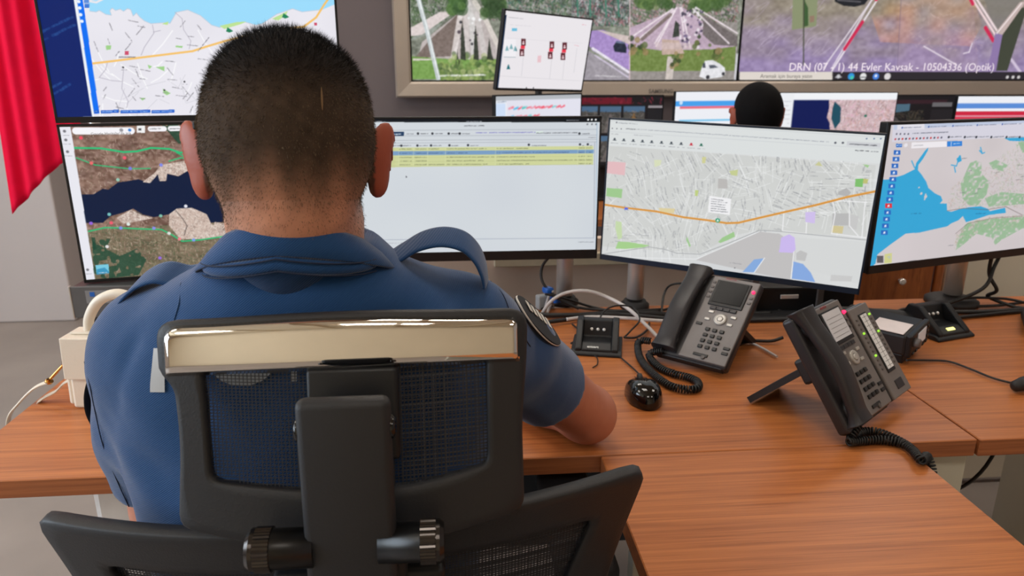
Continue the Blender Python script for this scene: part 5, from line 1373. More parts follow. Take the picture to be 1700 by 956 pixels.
# ------------------------------------------------------------------ flag on a floor pole behind the left monitors
fl = empty('flag', (-1.18, 2.45, 0), 'crimson flag hanging in folds behind the left monitors', 'flag')
bm = bmesh.new(); lathe(bm, (-1.13, 2.45, 0), (0, 0, 1), [(0, .17), (.03, .17), (.045, .05), (.06, .018), (2.42, .016), (2.43, .026), (2.46, .03), (2.50, .018), (2.53, .002)], 28); fin('pole', bm, M_STEEL, fl)
V = []; F = []
nu, nv = 60, 50
for j in range(nv):
    for i in range(nu):
        a = i/(nu-1); b = j/(nv-1)          # a: 0 left edge .. 1 pole; b: 0 bottom .. 1 top
        xl = -1.425 + .06*b; xr = -1.16
        x = xl + (xr-xl)*a
        zb = .872 + (1.03-.872)*min(1, a/.66) if a < .66 else 1.03 + .10*(a-.66)
        zt = 2.36 - .12*(1-a)
        z = zb + (zt-zb)*b
        y = 2.43 + .009*math.sin(a*11+b*1.5) + .007*math.sin(a*31+2) * (1-a*.5)
        V.append((x, y, z))
for j in range(nv-1):
    for i in range(nu-1):
        q = j*nu+i; F.append((q, q+1, q+nu+1, q+nu))
me = np_mesh('cloth', V, F); o = link('cloth', me, M_RED, fl)
so = o.modifiers.new('thick', 'SOLIDIFY'); so.thickness = .002

# ------------------------------------------------------------------ office chair (near); built around (CX, CY)
CX, CY = -.105, .70
CH = empty('office_chair', (CX, CY, 0), 'black mesh office chair with chrome-trimmed headrest behind the seated man', 'office chair', 'black mesh office chairs')
def chaikin(P, n=2):
    for _ in range(n):
        Q = []
        for i in range(len(P)):
            a = np.array(P[i]); b = np.array(P[(i+1) % len(P)])
            Q += [tuple(a*.75+b*.25), tuple(a*.25+b*.75)]
        P = Q
    return P
def rounded(P, r, seg=5):
    """round polygon corners with radius-ish r"""
    out = []
    n = len(P)
    for i in range(n):
        p = np.array(P[i], float); a = np.array(P[i-1], float); b = np.array(P[(i+1) % n], float)
        rr = r[i] if isinstance(r, (list, tuple)) else r
        da = a-p; db = b-p; la = np.linalg.norm(da); lb = np.linalg.norm(db)
        q = min(rr, la*.45, lb*.45)
        s = p+da/la*q; e = p+db/lb*q
        for k in range(seg+1):
            t = k/seg; out.append(tuple((1-t)**2*s+2*t*(1-t)*p+t*t*e))
    return out
def raypoly(P, c, ang):
    d = np.array((math.cos(ang), math.sin(ang))); best = 0
    for i in range(len(P)):
        a = np.array(P[i])-c; b = np.array(P[(i+1) % len(P)])-c; e = b-a
        den = d[0]*e[1]-d[1]*e[0]
        if abs(den) < 1e-12: continue
        t = (a[0]*e[1]-a[1]*e[0])/den; u = (a[0]*d[1]-a[1]*d[0])/den
        if -1e-6 <= u <= 1+1e-6 and t > best: best = t
    return tuple(np.array(c)+d*best)
def ring_plate(bm, outer, inner, c, fmap, th, N=200, K=5, round_=.35):
    """plate between outer and inner loops, mapped by fmap(u, v, w) with w the depth (0 = viewer side)"""
    angs = [2*PI*i/N for i in range(N)]
    O = [raypoly(outer, np.array(c), a) for a in angs]; I = [raypoly(inner, np.array(c), a) for a in angs]
    e = min(.003, th*.4)
    sec = []           # closed cross-section of (lerp, inset, w)
    for k in range(K+1): sec.append((k/K, 0.0 if 0 < k < K else e*(1 if k == 0 else -1), 0.0))
    sec.append((1, 0, e)); sec.append((1, 0, th-e))
    for k in range(K, -1, -1): sec.append((k/K, 0.0 if 0 < k < K else e*(1 if k == 0 else -1), th))
    sec.append((0, 0, th-e)); sec.append((0, 0, e))
    rings = []
    for o, i in zip(O, I):
        o = np.array(o); i = np.array(i); d = i-o; L = np.linalg.norm(d) or 1; d = d/L
        rings.append([bm.verts.new(fmap(*(o + d*(L*t) + d*ins), w)) for t, ins, w in sec])
    m = len(sec)
    for a, b in zip(rings, rings[1:]+rings[:1]):
        for k in range(m):
            f = bm.faces.new((a[k], b[k], b[(k+1) % m], a[(k+1) % m])); f.smooth = True
    bmesh.ops.recalc_face_normals(bm, faces=bm.faces)
def inpoly(P, x, y):
    c = False
    for i in range(len(P)):
        ax, ay = P[i]; bx_, by = P[(i+1) % len(P)]
        if (ay > y) != (by > y) and x < (bx_-ax)*(y-ay)/(by-ay)+ax: c = not c
    return c
def weave(bm, P, fmap, w, pu, pv, su, sv, off=0.0, seg=.012, wob=0.0):
    xs = [p[0] for p in P]; ys = [p[1] for p in P]
    def strip(pts, half, horiz):
        prev = None
        for (u, v) in pts:
            if prev is not None and inpoly(P, (u+prev[0])/2, (v+prev[1])/2):
                if horiz: q = [(prev[0], prev[1]-half), (u, v-half), (u, v+half), (prev[0], prev[1]+half)]
                else: q = [(prev[0]-half, prev[1]), (prev[0]+half, prev[1]), (u+half, v), (u-half, v)]
                bm.faces.new([bm.verts.new(fmap(a, b, w)) for a, b in q])
            prev = (u, v)
    u = min(xs)+off; k = 0
    while u < max(xs):
        n = max(2, int((max(ys)-min(ys))/seg)); strip([(u, min(ys)+(max(ys)-min(ys))*i/n) for i in range(n+1)], su/2, False); u += pu; k += 1
    v = min(ys)+off; k = 0
    while v < max(ys):
        n = max(2, int((max(xs)-min(xs))/seg)); hv = sv/2*(1+wob*(1 if (k//3) % 2 else 0)); strip([(min(xs)+(max(xs)-min(xs))*i/n, v) for i in range(n+1)], hv, True); v += pv; k += 1

M_MESH = mat('black_mesh_fabric', (22, 22, 26), 0.6, spec=.5)
M_MESH2 = mat('grey_mesh_thread', (74, 76, 82), 0.5)
# headrest
HU0, HZ0 = -.098, .921
def hmap(u, v, w):          # u across, v up from the lower edge, w depth towards the person
    t = R(13)
    y = .548 + .85*u*u + w*math.cos(t) + v*math.sin(t)
    return (HU0+u*1.045, y, HZ0 + v*math.cos(t) - w*math.sin(t))
ho = rounded([(-.143, .014), (-.060, .000), (.060, -.002), (.150, .014), (.149, .10), (.154, .150), (.156, .199), (.0, .209), (-.155, .196), (-.154, .152), (-.141, .138), (-.138, .09)], [.012, .05, .05, .014, .05, .02, .018, .1, .018, .004, .01, .05])
hi = rounded([(-.112, .058), (-.02, .050), (.05, .050), (.118, .062), (.119, .162), (-.116, .160)], [.008, .03, .03, .008, .004, .004])
bm = bmesh.new(); ring_plate(bm, ho, hi, (0, .11), hmap, .014); hr = fin('headrest_frame', bm, M_BLKM, CH)
# chrome band on the viewer side
cb = rounded([(-.148, .147), (.148, .147), (.150, .1925), (0, .2045), (-.147, .1925)], [.003, .003, .014, .1, .014])
def hmap2(u, v, w): return hmap(u, v, -.0045+w)
bm = bmesh.new()
NU, NV = 90, 8
def cbz(u):
    top = raypoly(cb, np.array((u, .162)), PI/2)[1]
    return .150+.007*(1-(u/.15)**2)+.012*u, max(top, .163)
gv = []
for i in range(NU+1):
    u = -.1475+.295*i/NU; lo, hi_ = cbz(max(min(u, .1478), -.1472)); col = []
    for j in range(NV+1):
        t = j/NV; v = lo+(hi_-lo)*t
        w = -.0045*(1-(2*t-1)**12) - .0007*(1-(2*t-1)**2)
        if i in (0, NU): w *= .2
        col.append(bm.verts.new(hmap(u, v, w)))
    gv.append(col)
for i in range(NU):
    for j in range(NV):
        f = bm.faces.new((gv[i][j], gv[i+1][j], gv[i+1][j+1], gv[i][j+1])); f.smooth = True
for i in range(NU):
    for j, s in ((0, 1), (NV, -1)):
        pass
bmesh.ops.recalc_face_normals(bm, faces=bm.faces)
o = fin('chrome_trim', bm, M_CHR, CH); o['label'] = 'polished chrome band'
so = o.modifiers.new('thick', 'SOLIDIFY'); so.thickness = .0012; so.offset = -1
bm = bmesh.new(); weave(bm, hi, hmap, .006, .0033, .0028, .0009, .0008); o = fin('headrest_mesh', bm, M_MESH, CH); o['label'] = 'open black mesh'
bm = bmesh.new(); weave(bm, [(u, v) for u, v in rounded([(.045, .052), (.118, .064), (.119, .162), (.045, .162)], .004)], hmap, .0105, .0092, .0042, .0009, .0007, off=.001, wob=.9); fin('headrest_mesh_backing', bm, M_MESH2, CH)
# central bracket
AX, KZ = -.090, .943
def abox(nm, c, s, m, bev=.004, rx=0.0, par=CH, seg=3):
    bm = bmesh.new(); bx(bm, c, s, rot=Matrix.Rotation(rx, 3, 'X'), bev=bev, seg=seg); return fin(nm, bm, m, par, smooth=True, angle=R(35))
abox('headrest_mount', (AX, .580, 1.034), (.078, .016, .082), M_BLK, .004, R(-13))
abox('headrest_arm', (AX, .520, .967), (.0740, .018, .214), M_BLKM, .007, R(-4))
abox('headrest_arm_lower', (AX, .520, .80), (.070, .022, .16), M_BLKM, .006, R(0))
for sx in (-1, 1):
    bm = bmesh.new(); lathe(bm, (AX+sx*.034, .530, 1.046), (sx, 0, 0), [(0, .010), (.004, .010), (.006, .007)], 20); fin('pivot_bolt', bm, M_GLOSS, CH)
    bm = bmesh.new(); x = AX+sx*(.030 if sx < 0 else .022)
    lathe(bm, (x, .521, KZ), (sx, 0, 0), [(0, .0165), (.034, .0165), (.035, .0175)], 32)
    fin('hinge_barrel', bm, mat('satin_black_plastic', (17, 17, 18), .3), CH)
    bm = bmesh.new()
    n = 72; rings = []
    for (h, r, rib) in ((0, .0172, 0), (.0005, .0185, 1), (.013, .0185, 1), (.0135, .0178, 0), (.0165, .0180, 0), (.020, .0150, 0), (.0205, .008, 0)):
        rings.append([bm.verts.new((x+sx*(.034+h), .521+math.cos(2*PI*i/n)*(r-(.0007 if rib and i % 2 else 0)), KZ+math.sin(2*PI*i/n)*(r-(.0007 if rib and i % 2 else 0)))) for i in range(n)])
    for a, b in zip(rings, rings[1:]):
        for i in range(n): bm.faces.new((a[i], a[(i+1) % n], b[(i+1) % n], b[i]))
    bm.faces.new(rings[0]); bm.faces.new(rings[-1]); bmesh.ops.recalc_face_normals(bm, faces=bm.faces)
    fin('ribbed_knob', bm, mat('dark_chrome', (70, 66, 64), .18, metal=.9), CH)
# backrest
BU0, BZ1 = -.102, .932
def bmap(u, v, w):          # v measured downwards from the top edge
    cu = u/.28
    return (BU0+u, .566 + .058*abs(cu)**2.0 + (.012 if u > 0 else -.010)*abs(cu) + w + v*.06 + .03*math.sin(min(v, .4)/.4*PI), BZ1 - v)
bo = rounded([(-.306, .020), (0, .010), (.298, .004), (.268, .13), (.235, .30), (.17, .43), (-.17, .43), (-.235, .30), (-.282, .13)], [.022, .1, .026, .05, .05, .05, .05, .05, .05])
bi = rounded([(-.240, .070), (0, .063), (.238, .054), (.205, .16), (.18, .30), (.13, .38), (-.13, .38), (-.18, .30), (-.212, .16)], [.01, .1, .012, .05, .05, .04, .04, .05, .05])
bm = bmesh.new(); ring_plate(bm, bo, bi, (0, .2), bmap, .020, N=240, K=4); fin('backrest_frame', bm, M_BLKM, CH)
bm = bmesh.new(); weave(bm, bi, bmap, .008, .0034, .0030, .0014, .0016); o = fin('backrest_mesh', bm, M_MESH, CH); o['label'] = 'open black mesh'
bm = bmesh.new(); weave(bm, bi, bmap, .013, .0100, .0040, .0008, .0016, wob=1.0); fin('backrest_mesh_backing', bm, M_MESH2, CH)
abox('spine', (AX, .548, .70), (.085, .030, .46), M_BLKM, .008)
abox('spine_yoke', (AX, .553, .862), (.150, .026, .075), M_BLK, .006)
# arms
for sx in (-1, 1):
    ax_ = BU0+sx*.266
    abox('armrest', (ax_, .90, .690), (.085, .25, .028), M_BLKM, .012)
    abox('arm_post', (ax_, .80, .57), (.035, .06, .22), M_BLKM, .006)
    bm = bmesh.new(); sweep(bm, [Vector((ax_, .80, .46)), Vector((ax_, .78, .43)), Vector((BU0+sx*.14, .74, .41))], .017, 12); fin('arm_bracket', bm, M_BLKM, CH)
bm = bmesh.new(); bx(bm, (BU0, .78, .445), (.48, .46, .07), bev=.03, seg=4); fin('seat', bm, M_BLKM, CH, smooth=True)
abox('tilt_mechanism', (BU0, .72, .385), (.16, .26, .05), M_BLK, .01)
bm = bmesh.new(); sweep(bm, spline([(BU0, .70, .38), (BU0, .60, .39), (BU0, .55, .46), (BU0, .55, .52)], 6), .022, 12); fin('back_bracket', bm, M_BLKM, CH)
bm = bmesh.new(); lathe(bm, (CX, CY, .10), (0, 0, 1), [(0, .03), (.12, .03), (.12, .018), (.27, .018)], 24); fin('gas_lift', bm, M_CHR, CH)
for k in range(5):
    a = 2*PI*k/5+.3; ex, ey = CX+.29*math.cos(a), CY+.29*math.sin(a)
    bm = bmesh.new(); sweep(bm, [Vector((CX, CY, .115)), Vector((CX+.15*math.cos(a), CY+.15*math.sin(a), .10)), Vector((ex, ey, .075))], lambda t: .028-.010*t, 10); fin('leg', bm, M_BLKM, CH)
    bm = bmesh.new()
    dv = Vector((-math.sin(a), math.cos(a), 0))
    for s in (-1, 1): lathe(bm, Vector((ex, ey, .028))+dv*(s*.006), dv*s, [(0, .027), (.014, .027), (.017, .022)], 20)
    cyl(bm, (ex, ey, .03), (ex, ey, .075), .007, n=10); fin('castor', bm, M_BLK, CH)

# ------------------------------------------------------------------ implicit surfaces for the bodies
class SDF:
    def __init__(s, xs, ys, zs):
        s.xs, s.ys, s.zs = [np.asarray(a, dtype=np.float32) for a in (xs, ys, zs)]
        s.f = np.full((len(xs), len(ys), len(zs)), .04, dtype=np.float32)
    def box(s, lo, hi, pad):
        sl = []
        for a, l, h in zip((s.xs, s.ys, s.zs), lo, hi):
            i0 = max(0, np.searchsorted(a, l-pad)-1); i1 = min(len(a), np.searchsorted(a, h+pad)+1)
            if i1 <= i0: return None
            sl.append(slice(i0, i1))
        g = (s.xs[sl[0]][:, None, None], s.ys[sl[1]][None, :, None], s.zs[sl[2]][None, None, :])
        return tuple(sl), g
    def mix(s, sl, d, k, sub=False):
        a = s.f[sl]
        if sub:
            d = -d
            h = np.clip(.5-.5*(a-d)/k, 0, 1); s.f[sl] = a*(1-h)+d*h + k*h*(1-h)
        else:
            h = np.clip(.5+.5*(a-d)/k, 0, 1); s.f[sl] = a*(1-h)+d*h - k*h*(1-h)
    def ell(s, c, r, k=.01, Rm=None, sub=False):
        m = max(r); b = s.box([v-m for v in c], [v+m for v in c], .04)
        if not b: return
        sl, (X, Y, Z) = b; X = X-c[0]; Y = Y-c[1]; Z = Z-c[2]
        if Rm is not None:
            Rm = np.asarray(Rm)   # columns are local axes
            X, Y, Z = X*Rm[0][0]+Y*Rm[1][0]+Z*Rm[2][0], X*Rm[0][1]+Y*Rm[1][1]+Z*Rm[2][1], X*Rm[0][2]+Y*Rm[1][2]+Z*Rm[2][2]
        k0 = np.sqrt((X/r[0])**2+(Y/r[1])**2+(Z/r[2])**2); k1 = np.sqrt((X/r[0]**2)**2+(Y/r[1]**2)**2+(Z/r[2]**2)**2)+1e-9
        s.mix(sl, k0*(k0-1)/k1, k, sub)
    def cap(s, a, b, ra, rb, k=.01, sub=False):
        a = np.array(a, float); b = np.array(b, float); m = max(ra, rb)
        q = s.box(np.minimum(a, b)-m, np.maximum(a, b)+m, .04)
        if not q: return
        sl, (X, Y, Z) = q; d = b-a; L = float(d@d)
        t = np.clip(((X-a[0])*d[0]+(Y-a[1])*d[1]+(Z-a[2])*d[2])/L, 0, 1)
        D = np.sqrt((X-a[0]-t*d[0])**2+(Y-a[1]-t*d[1])**2+(Z-a[2]-t*d[2])**2)-(ra+(rb-ra)*t)
        s.mix(sl, D, k, sub)
    def chain(s, P, rad, k=.01):
        for i in range(len(P)-1): s.cap(P[i], P[i+1], rad[i], rad[i+1], k)
    def stack(s, zk, cx, cy, rx, ry, k=.01, p=2.0):
        b = s.box((min(cx)-max(rx), min(cy)-max(ry), min(zk)), (max(cx)+max(rx), max(cy)+max(ry), max(zk)), .03)
        if not b: return
        sl, (X, Y, Z) = b; z = Z.ravel()
        I = lambda v: np.interp(z, zk, v)[None, None, :]
        RX, RY = I(rx), I(ry); q = (np.abs((X-I(cx))/RX)**p+np.abs((Y-I(cy))/RY)**p)**(1/p)
        D = (q-1)*np.minimum(RX, RY)
        D = np.maximum(D, np.maximum(min(zk)-Z, Z-max(zk)))
        s.mix(sl, D.astype(np.float32), k)
    def half(s, p, n):     # keep the side the normal points to
        n = np.array(n, float); n /= np.linalg.norm(n)
        X, Y, Z = s.xs[:, None, None], s.ys[None, :, None], s.zs[None, None, :]
        s.f = np.maximum(s.f, (-( (X-p[0])*n[0]+(Y-p[1])*n[1]+(Z-p[2])*n[2])).astype(np.float32))
    def mesh(s, name):
        f = s.f; ins = f < 0
        nx, ny, nz = f.shape
        c = np.zeros((nx-1, ny-1, nz-1), dtype=np.uint8)
        for dx in (0, 1):
            for dy in (0, 1):
                for dz in (0, 1): c += ins[dx:nx-1+dx, dy:ny-1+dy, dz:nz-1+dz]
        act = (c > 0) & (c < 8)
        I = np.argwhere(act); idx = np.full(act.shape, -1, dtype=np.int64); idx[act] = np.arange(len(I))
        S = np.zeros((len(I), 3)); N = np.zeros(len(I))
        G = (s.xs, s.ys, s.zs)
        E = []
        for ax in range(3):
            o = [a for a in range(3) if a != ax]
            for p in (0, 1):
                for q in (0, 1):
                    a = [0, 0, 0]; a[o[0]] = p; a[o[1]] = q; b = list(a); b[ax] = 1
                    E.append((a, b, ax))
        for a, b, ax in E:
            A = I+a; B = I+b
            fa = f[A[:, 0], A[:, 1], A[:, 2]]; fb = f[B[:, 0], B[:, 1], B[:, 2]]
            m = (fa < 0) != (fb < 0)
            t = np.where(m, fa/np.where(m, fa-fb, 1), 0)
            PA = np.stack([G[i][A[:, i]] for i in range(3)], 1).astype(float); PB = np.stack([G[i][B[:, i]] for i in range(3)], 1)
            S += np.where(m[:, None], PA+(PB-PA)*t[:, None], 0); N += m
        V = S/N[:, None]
        F = []
        for ax in range(3):
            o1, o2 = (ax+1) % 3, (ax+2) % 3
            sl0 = [slice(None)]*3; sl1 = [slice(None)]*3; sl0[ax] = slice(0, -1); sl1[ax] = slice(1, None)
            a0 = ins[tuple(sl0)]; a1 = ins[tuple(sl1)]
            for flip, m in ((0, a0 & ~a1), (1, ~a0 & a1)):
                P = np.argwhere(m); P = P[(P[:, o1] > 0) & (P[:, o2] > 0)]
                P = P[(P[:, o1] < f.shape[o1]-1) & (P[:, o2] < f.shape[o2]-1)]
                def at_(d1, d2):
                    Q = P.copy(); Q[:, o1] -= d1; Q[:, o2] -= d2
                    return idx[Q[:, 0], Q[:, 1], Q[:, 2]]
                q = np.stack([at_(1, 1), at_(0, 1), at_(0, 0), at_(1, 0)], 1)
                F.append(q[:, ::-1] if flip else q)
        F = np.concatenate(F)
        F = F[(F >= 0).all(1)]
        return V, F
def relax(V, F, n=2, w=.5):
    e = np.concatenate([F[:, [0, 1]], F[:, [1, 2]], F[:, [2, 3]], F[:, [3, 0]]]); e = np.concatenate([e, e[:, ::-1]])
    cnt = np.bincount(e[:, 0], minlength=len(V))[:, None]
    for _ in range(n):
        S = np.stack([np.bincount(e[:, 0], weights=V[e[:, 1], i], minlength=len(V)) for i in range(3)], 1)
        V = V*(1-w)+w*S/np.maximum(cnt, 1)
    return V
def vnormals(V, F):
    n = np.cross(V[F[:, 2]]-V[F[:, 0]], V[F[:, 3]]-V[F[:, 1]]); N = np.zeros_like(V)
    for k in range(4):
        for i in range(3): N[:, i] += np.bincount(F[:, k], weights=n[:, i], minlength=len(V))
    return N/np.maximum(np.linalg.norm(N, axis=1)[:, None], 1e-12)
def axis(lo, hi, coarse, fine=()):
    """grid line positions, finer inside the (a, b, step) windows"""
    x = lo; out = [lo]
    while x < hi:
        st = coarse
        for a, b, s_ in fine:
            if a-.002 <= x < b: st = min(st, s_)
        x += st; out.append(x)
    return np.array(out)

# ------------------------------------------------------------------ the seated man
PR = empty('person', (-.16, .76, 0), 'person with buzz-cut hair and navy short-sleeved uniform shirt, seated with back turned', 'person')
HC = np.array((-.156, .725, 1.237))        # middle of the head between the ears
hy, hp, hroll = R(9), R(-12), R(1.5)             # turned slightly left, chin down
Rh = np.array((Matrix.Rotation(hy, 3, 'Z') @ Matrix.Rotation(hp, 3, 'X') @ Matrix.Rotation(hroll, 3, 'Y')))
def hl(p): return HC + Rh @ np.array(p, float)
def cranium(s, g=0.0, k=.02):
    s.ell(hl((0, -.006, .033)), (.0765+g, .094+g, .083+g), k, Rh)
    s.ell(hl((0, -.022, .006)), (.0745+g, .073+g, .070+g), k, Rh)
    s.ell(hl((0, .020, .045)), (.066+g, .072+g, .070+g), k, Rh)
    s.ell(hl((0, -.030, -.030)), (.0570+g, .053+g, .055+g), k, Rh)
def head_prims(s):
    cranium(s)
    s.ell(hl((0, .050, -.020)), (.060, .050, .075), .02, Rh)            # face
    s.ell(hl((0, .040, -.065)), (.052, .050, .045), .02, Rh)            # jaw
    s.ell(hl((0, .080, -.088)), (.024, .020, .018), .015, Rh)           # chin
    for q in (-1, 1):
        s.ell(hl((q*.038, .070, -.028)), (.020, .018, .018), .014, Rh)  # cheekbone
        s.ell(hl((q*.054, .020, -.058)), (.012, .026, .026), .014, Rh)  # jaw angle
    s.cap(hl((-.032, .090, .028)), hl((.032, .090, .028)), .008, .008, .012)   # brow
    s.cap(hl((0, .094, .018)), hl((0, .112, -.022)), .007, .010, .008)         # nose
    for q in (-1, 1):
        s.ell(hl((q*.010, .104, -.026)), (.007, .009, .007), .005, Rh)
        s.ell(hl((q*.031, .104, .010)), (.014, .010, .008), .006, Rh, sub=True)
        s.ell(hl((q*.031, .088, .010)), (.011, .011, .011), .003, Rh)          # eyeball
    s.cap(hl((-.020, .094, -.052)), hl((.020, .094, -.052)), .0055, .0055, .004)   # lips
    s.cap(hl((-.017, .093, -.062)), hl((.017, .093, -.062)), .006, .006, .004)
    # neck
    nb = HC + np.array((.001, .010, -.137))
    s.cap(hl((0, -.022, -.050)), nb, .053, .057, .02)
    s.cap(hl((0, .004, -.050)), nb+np.array((0, .02, 0)), .054, .058, .02)
    # ears: tilted slabs standing off the head
    for q in (-1, 1):
        Re = Rh @ np.array(Matrix.Rotation(R(-46*q), 3, 'Z') @ Matrix.Rotation(R(9*q), 3, 'Y') @ Matrix.Rotation(R(-10), 3, 'X'))
        s.ell(hl((q*.0865, .002, .004)), (.0070, .0190, .0335), .004, Re)
        s.ell(hl((q*.0835, .010, -.024)), (.0075, .0120, .0150), .006, Re)
        s.ell(hl((q*.0765, .014, .000)), (.0080, .0100, .0220), .008, Re)
        s.ell(hl((q*.0950, .012, .006)), (.0045, .0110, .0210), .003, Re, sub=True)
xs = axis(-.47, .30, .006, [(-.258, -.05, .0026), (-.17, .07, .0034)])
ys = axis(.58, 1.40, .006, [(.615, .85, .0028), (1.10, 1.34, .0034)])
zs = axis(.66, 1.372, .006, [(1.12, 1.375, .0026), (.745, .83, .0034)])
s = SDF(xs, ys, zs)
head_prims(s)
# torso under the shirt, arms, hands
s.stack([.66, .80, .95, 1.03, 1.08, 1.12], [-.16]*6, [.75, .75, .76, .765, .765, .76], [.16, .165, .18, .17, .12, .05], [.09, .095, .10, .09, .07, .05], .02)
LS, LE, LW = (-.335, .775, 1.02), (-.368, .835, .792), (-.225, 1.085, .795)
RS, RE, RW = (.025, .80, 1.03), (.202, 1.022, .800), (.055, 1.225, .785)
for S_, E_, W_ in ((LS, LE, LW), (RS, RE, RW)):
    s.cap((-.16, .77, 1.02), S_, .05, .045, .02)
    S_, E_, W_ = map(np.array, (S_, E_, W_))
    s.cap(S_, S_+(E_-S_)*.55, .047, .047, .02); s.cap(S_+(E_-S_)*.55, E_, .047, .043, .02)
    s.cap(E_, E_+(W_-E_)*.35, .043, .043, .02); s.cap(E_+(W_-E_)*.35, W_, .043, .026, .02)
def hand(s, W_, d, q):
    """relaxed hand, palm down on the desk; d = pointing direction, q = +1 thumb on the right side"""
    W_ = np.array(W_, float); d = np.array(d, float); d /= np.linalg.norm(d); sd = np.array((d[1], -d[0], 0))*q; up = np.array((0, 0, 1.))
    z = lambda p, h: np.array((p[0], p[1], h))
    pal = W_+d*.055
    s.cap(z(W_, .785), z(W_+d*.03, .782), .022, .022, .012)
    for o in (-.026, -.009, .009, .026):
        s.cap(z(W_+d*.025+sd*o*.7, .780), z(W_+d*.088+sd*o, .782), .014, .0115, .010)
    for o, L_ in ((.029, .070), (.010, .080), (-.010, .074), (-.028, .058)):
        k0 = z(W_+d*.088+sd*o, .783); k1 = z(W_+d*(.088+L_*.45)+sd*o*1.15, .786); k2 = z(W_+d*(.088+L_*.76)+sd*o*1.2, .774); k3 = z(W_+d*(.088+L_)+sd*o*1.2, .7605)
        s.chain([k0, k1, k2, k3], [.0100, .0090, .0082, .0072], .003)
    t0 = z(W_+d*.025+sd*.024, .778); t1 = z(W_+d*.058+sd*.046, .774); t2 = z(W_+d*.086+sd*.054, .768); t3 = z(W_+d*.106+sd*.050, .7625)
    s.chain([t0, t1, t2, t3], [.014, .0115, .010, .0082], .004)
hand(s, LW, (.35, .9, 0), 1); hand(s, RW, (-.75, .5, 0), -1)
s.half((0, 0, .7512), (0, 0, 1)) if False else None
V, F = s.mesh('body')
V = relax(V, F, 1, .4)
zz = V[:, 2]; arm = V[:, 1] > .975
V[:, 2] = np.where(arm & (zz < .752), .752, zz)
me = np_mesh('body', V, F)
rg = np.random.default_rng(4)
def skin_colours(V, zarm=.95):
    skin = np.tile(np.array((206, 146, 118.)), (len(V), 1))
    loc = (V-HC) @ Rh
    nz = np.sin(V[:, 0]*160)*np.sin(V[:, 1]*130+1)*np.sin(V[:, 2]*150+2)
    skin += nz[:, None]*np.array((7, 6, 5))
    ear = (np.abs(loc[:, 0]) > .076) & (np.abs(loc[:, 1]) < .05) & (np.abs(loc[:, 2]) < .05)
    skin[ear] = skin[ear]*.2+np.array((150, 62, 40.))*.8
    nk = np.clip((1.19-V[:, 2])/.05, 0, 1)*(V[:, 1] < .85)
    armm = (V[:, 2] < zarm)[:, None]
    skin = np.where(armm, skin*.4+np.array((172, 104, 84.))*.6, skin)
    # stubble shade fading out down the nape
    def fade(l):
        q = np.clip((l[:, 2]+.068+.006*np.sin(l[:, 0]*90)+.004*np.sin(l[:, 0]*230+1))/.075, 0, 1); return q*q*(3-2*q)
    st_ = (fade(loc)*(loc[:, 1] < .035)*(np.abs(loc[:, 0]) < .079))[:, None]
    skin = skin*(1-st_*.93)+np.array((54, 45, 37.))*st_*.93
    brow = (loc[:, 1] > .085) & (np.abs(loc[:, 2]-.029) < .005) & (np.abs(np.abs(loc[:, 0])-.03) < .017); skin[brow] = (40, 32, 28)
    lips = (loc[:, 1] > .085) & (np.abs(loc[:, 2]+.057) < .010) & (np.abs(loc[:, 0]) < .022); skin[lips] = (168, 88, 80)
    eye = (loc[:, 1] > .093) & (np.abs(loc[:, 2]-.010) < .006) & (np.abs(np.abs(loc[:, 0])-.031) < .011); skin[eye] = (224, 218, 212)
    iris = eye & (np.abs(np.abs(loc[:, 0])-.031) < .005); skin[iris] = (40, 28, 22)
    return skin, loc
skin, loc = skin_colours(V)
def fade(l):
    q = np.clip((l[:, 2]+.068+.006*np.sin(l[:, 0]*90)+.004*np.sin(l[:, 0]*230+1))/.075, 0, 1); return q*q*(3-2*q)
set_col(me, lin(skin))
def skinbump(t, b):
    tc = t.nodes.new('ShaderNodeTexCoord'); n = t.nodes.new('ShaderNodeTexNoise'); n.inputs['Scale'].default_value = 220; n.inputs['Detail'].default_value = 4
    bp = t.nodes.new('ShaderNodeBump'); bp.inputs['Strength'].default_value = .25; bp.inputs['Distance'].default_value = .001
    t.links.new(tc.outputs['Object'], n.inputs['Vector']); t.links.new(n.outputs['Fac'], bp.inputs['Height']); t.links.new(bp.outputs['Normal'], b.inputs['Normal'])
M_SKIN = attr_mat('skin', rough=.48, spec=.4, bumpf=skinbump, sss=.12)
body = link('body', me, M_SKIN, PR)

# hair: close shell plus short strands, longer on the crown
s = SDF(axis(-.26, -.05, .003), axis(.60, .86, .003), axis(1.16, 1.375, .003))
cranium(s, .0013)
p_ = hl((0, .062, .040)); n_ = Rh @ np.array((0, -1, .55)); s.half(p_, n_)       # front hairline
p_ = hl((0, 0, -.044)); n_ = Rh @ np.array((0, -.35, 1)); s.half(p_, n_)        # nape
V, F = s.mesh('hair'); V = relax(V, F, 2, .5)
N_ = vnormals(V, F)
l2 = (V-HC) @ Rh
hc = np.tile(np.array((56, 47, 39.)), (len(V), 1))
top = np.clip((l2[:, 2]-.045)/.035, 0, 1)[:, None]
hc = hc*(1-top)+np.array((15, 14, 15.))*top
n3 = np.sin(V[:, 0]*310+V[:, 2]*120)*np.sin(V[:, 2]*270+1)*np.sin(V[:, 1]*200)
hc += (1-top)*(n3[:, None]*np.array((9, 7.5, 6)))
ff = (fade(l2)*.93)[:, None]; hc = hc*ff+np.array((206, 146, 118.))*(1-ff)
me = np_mesh('hair', V, F)
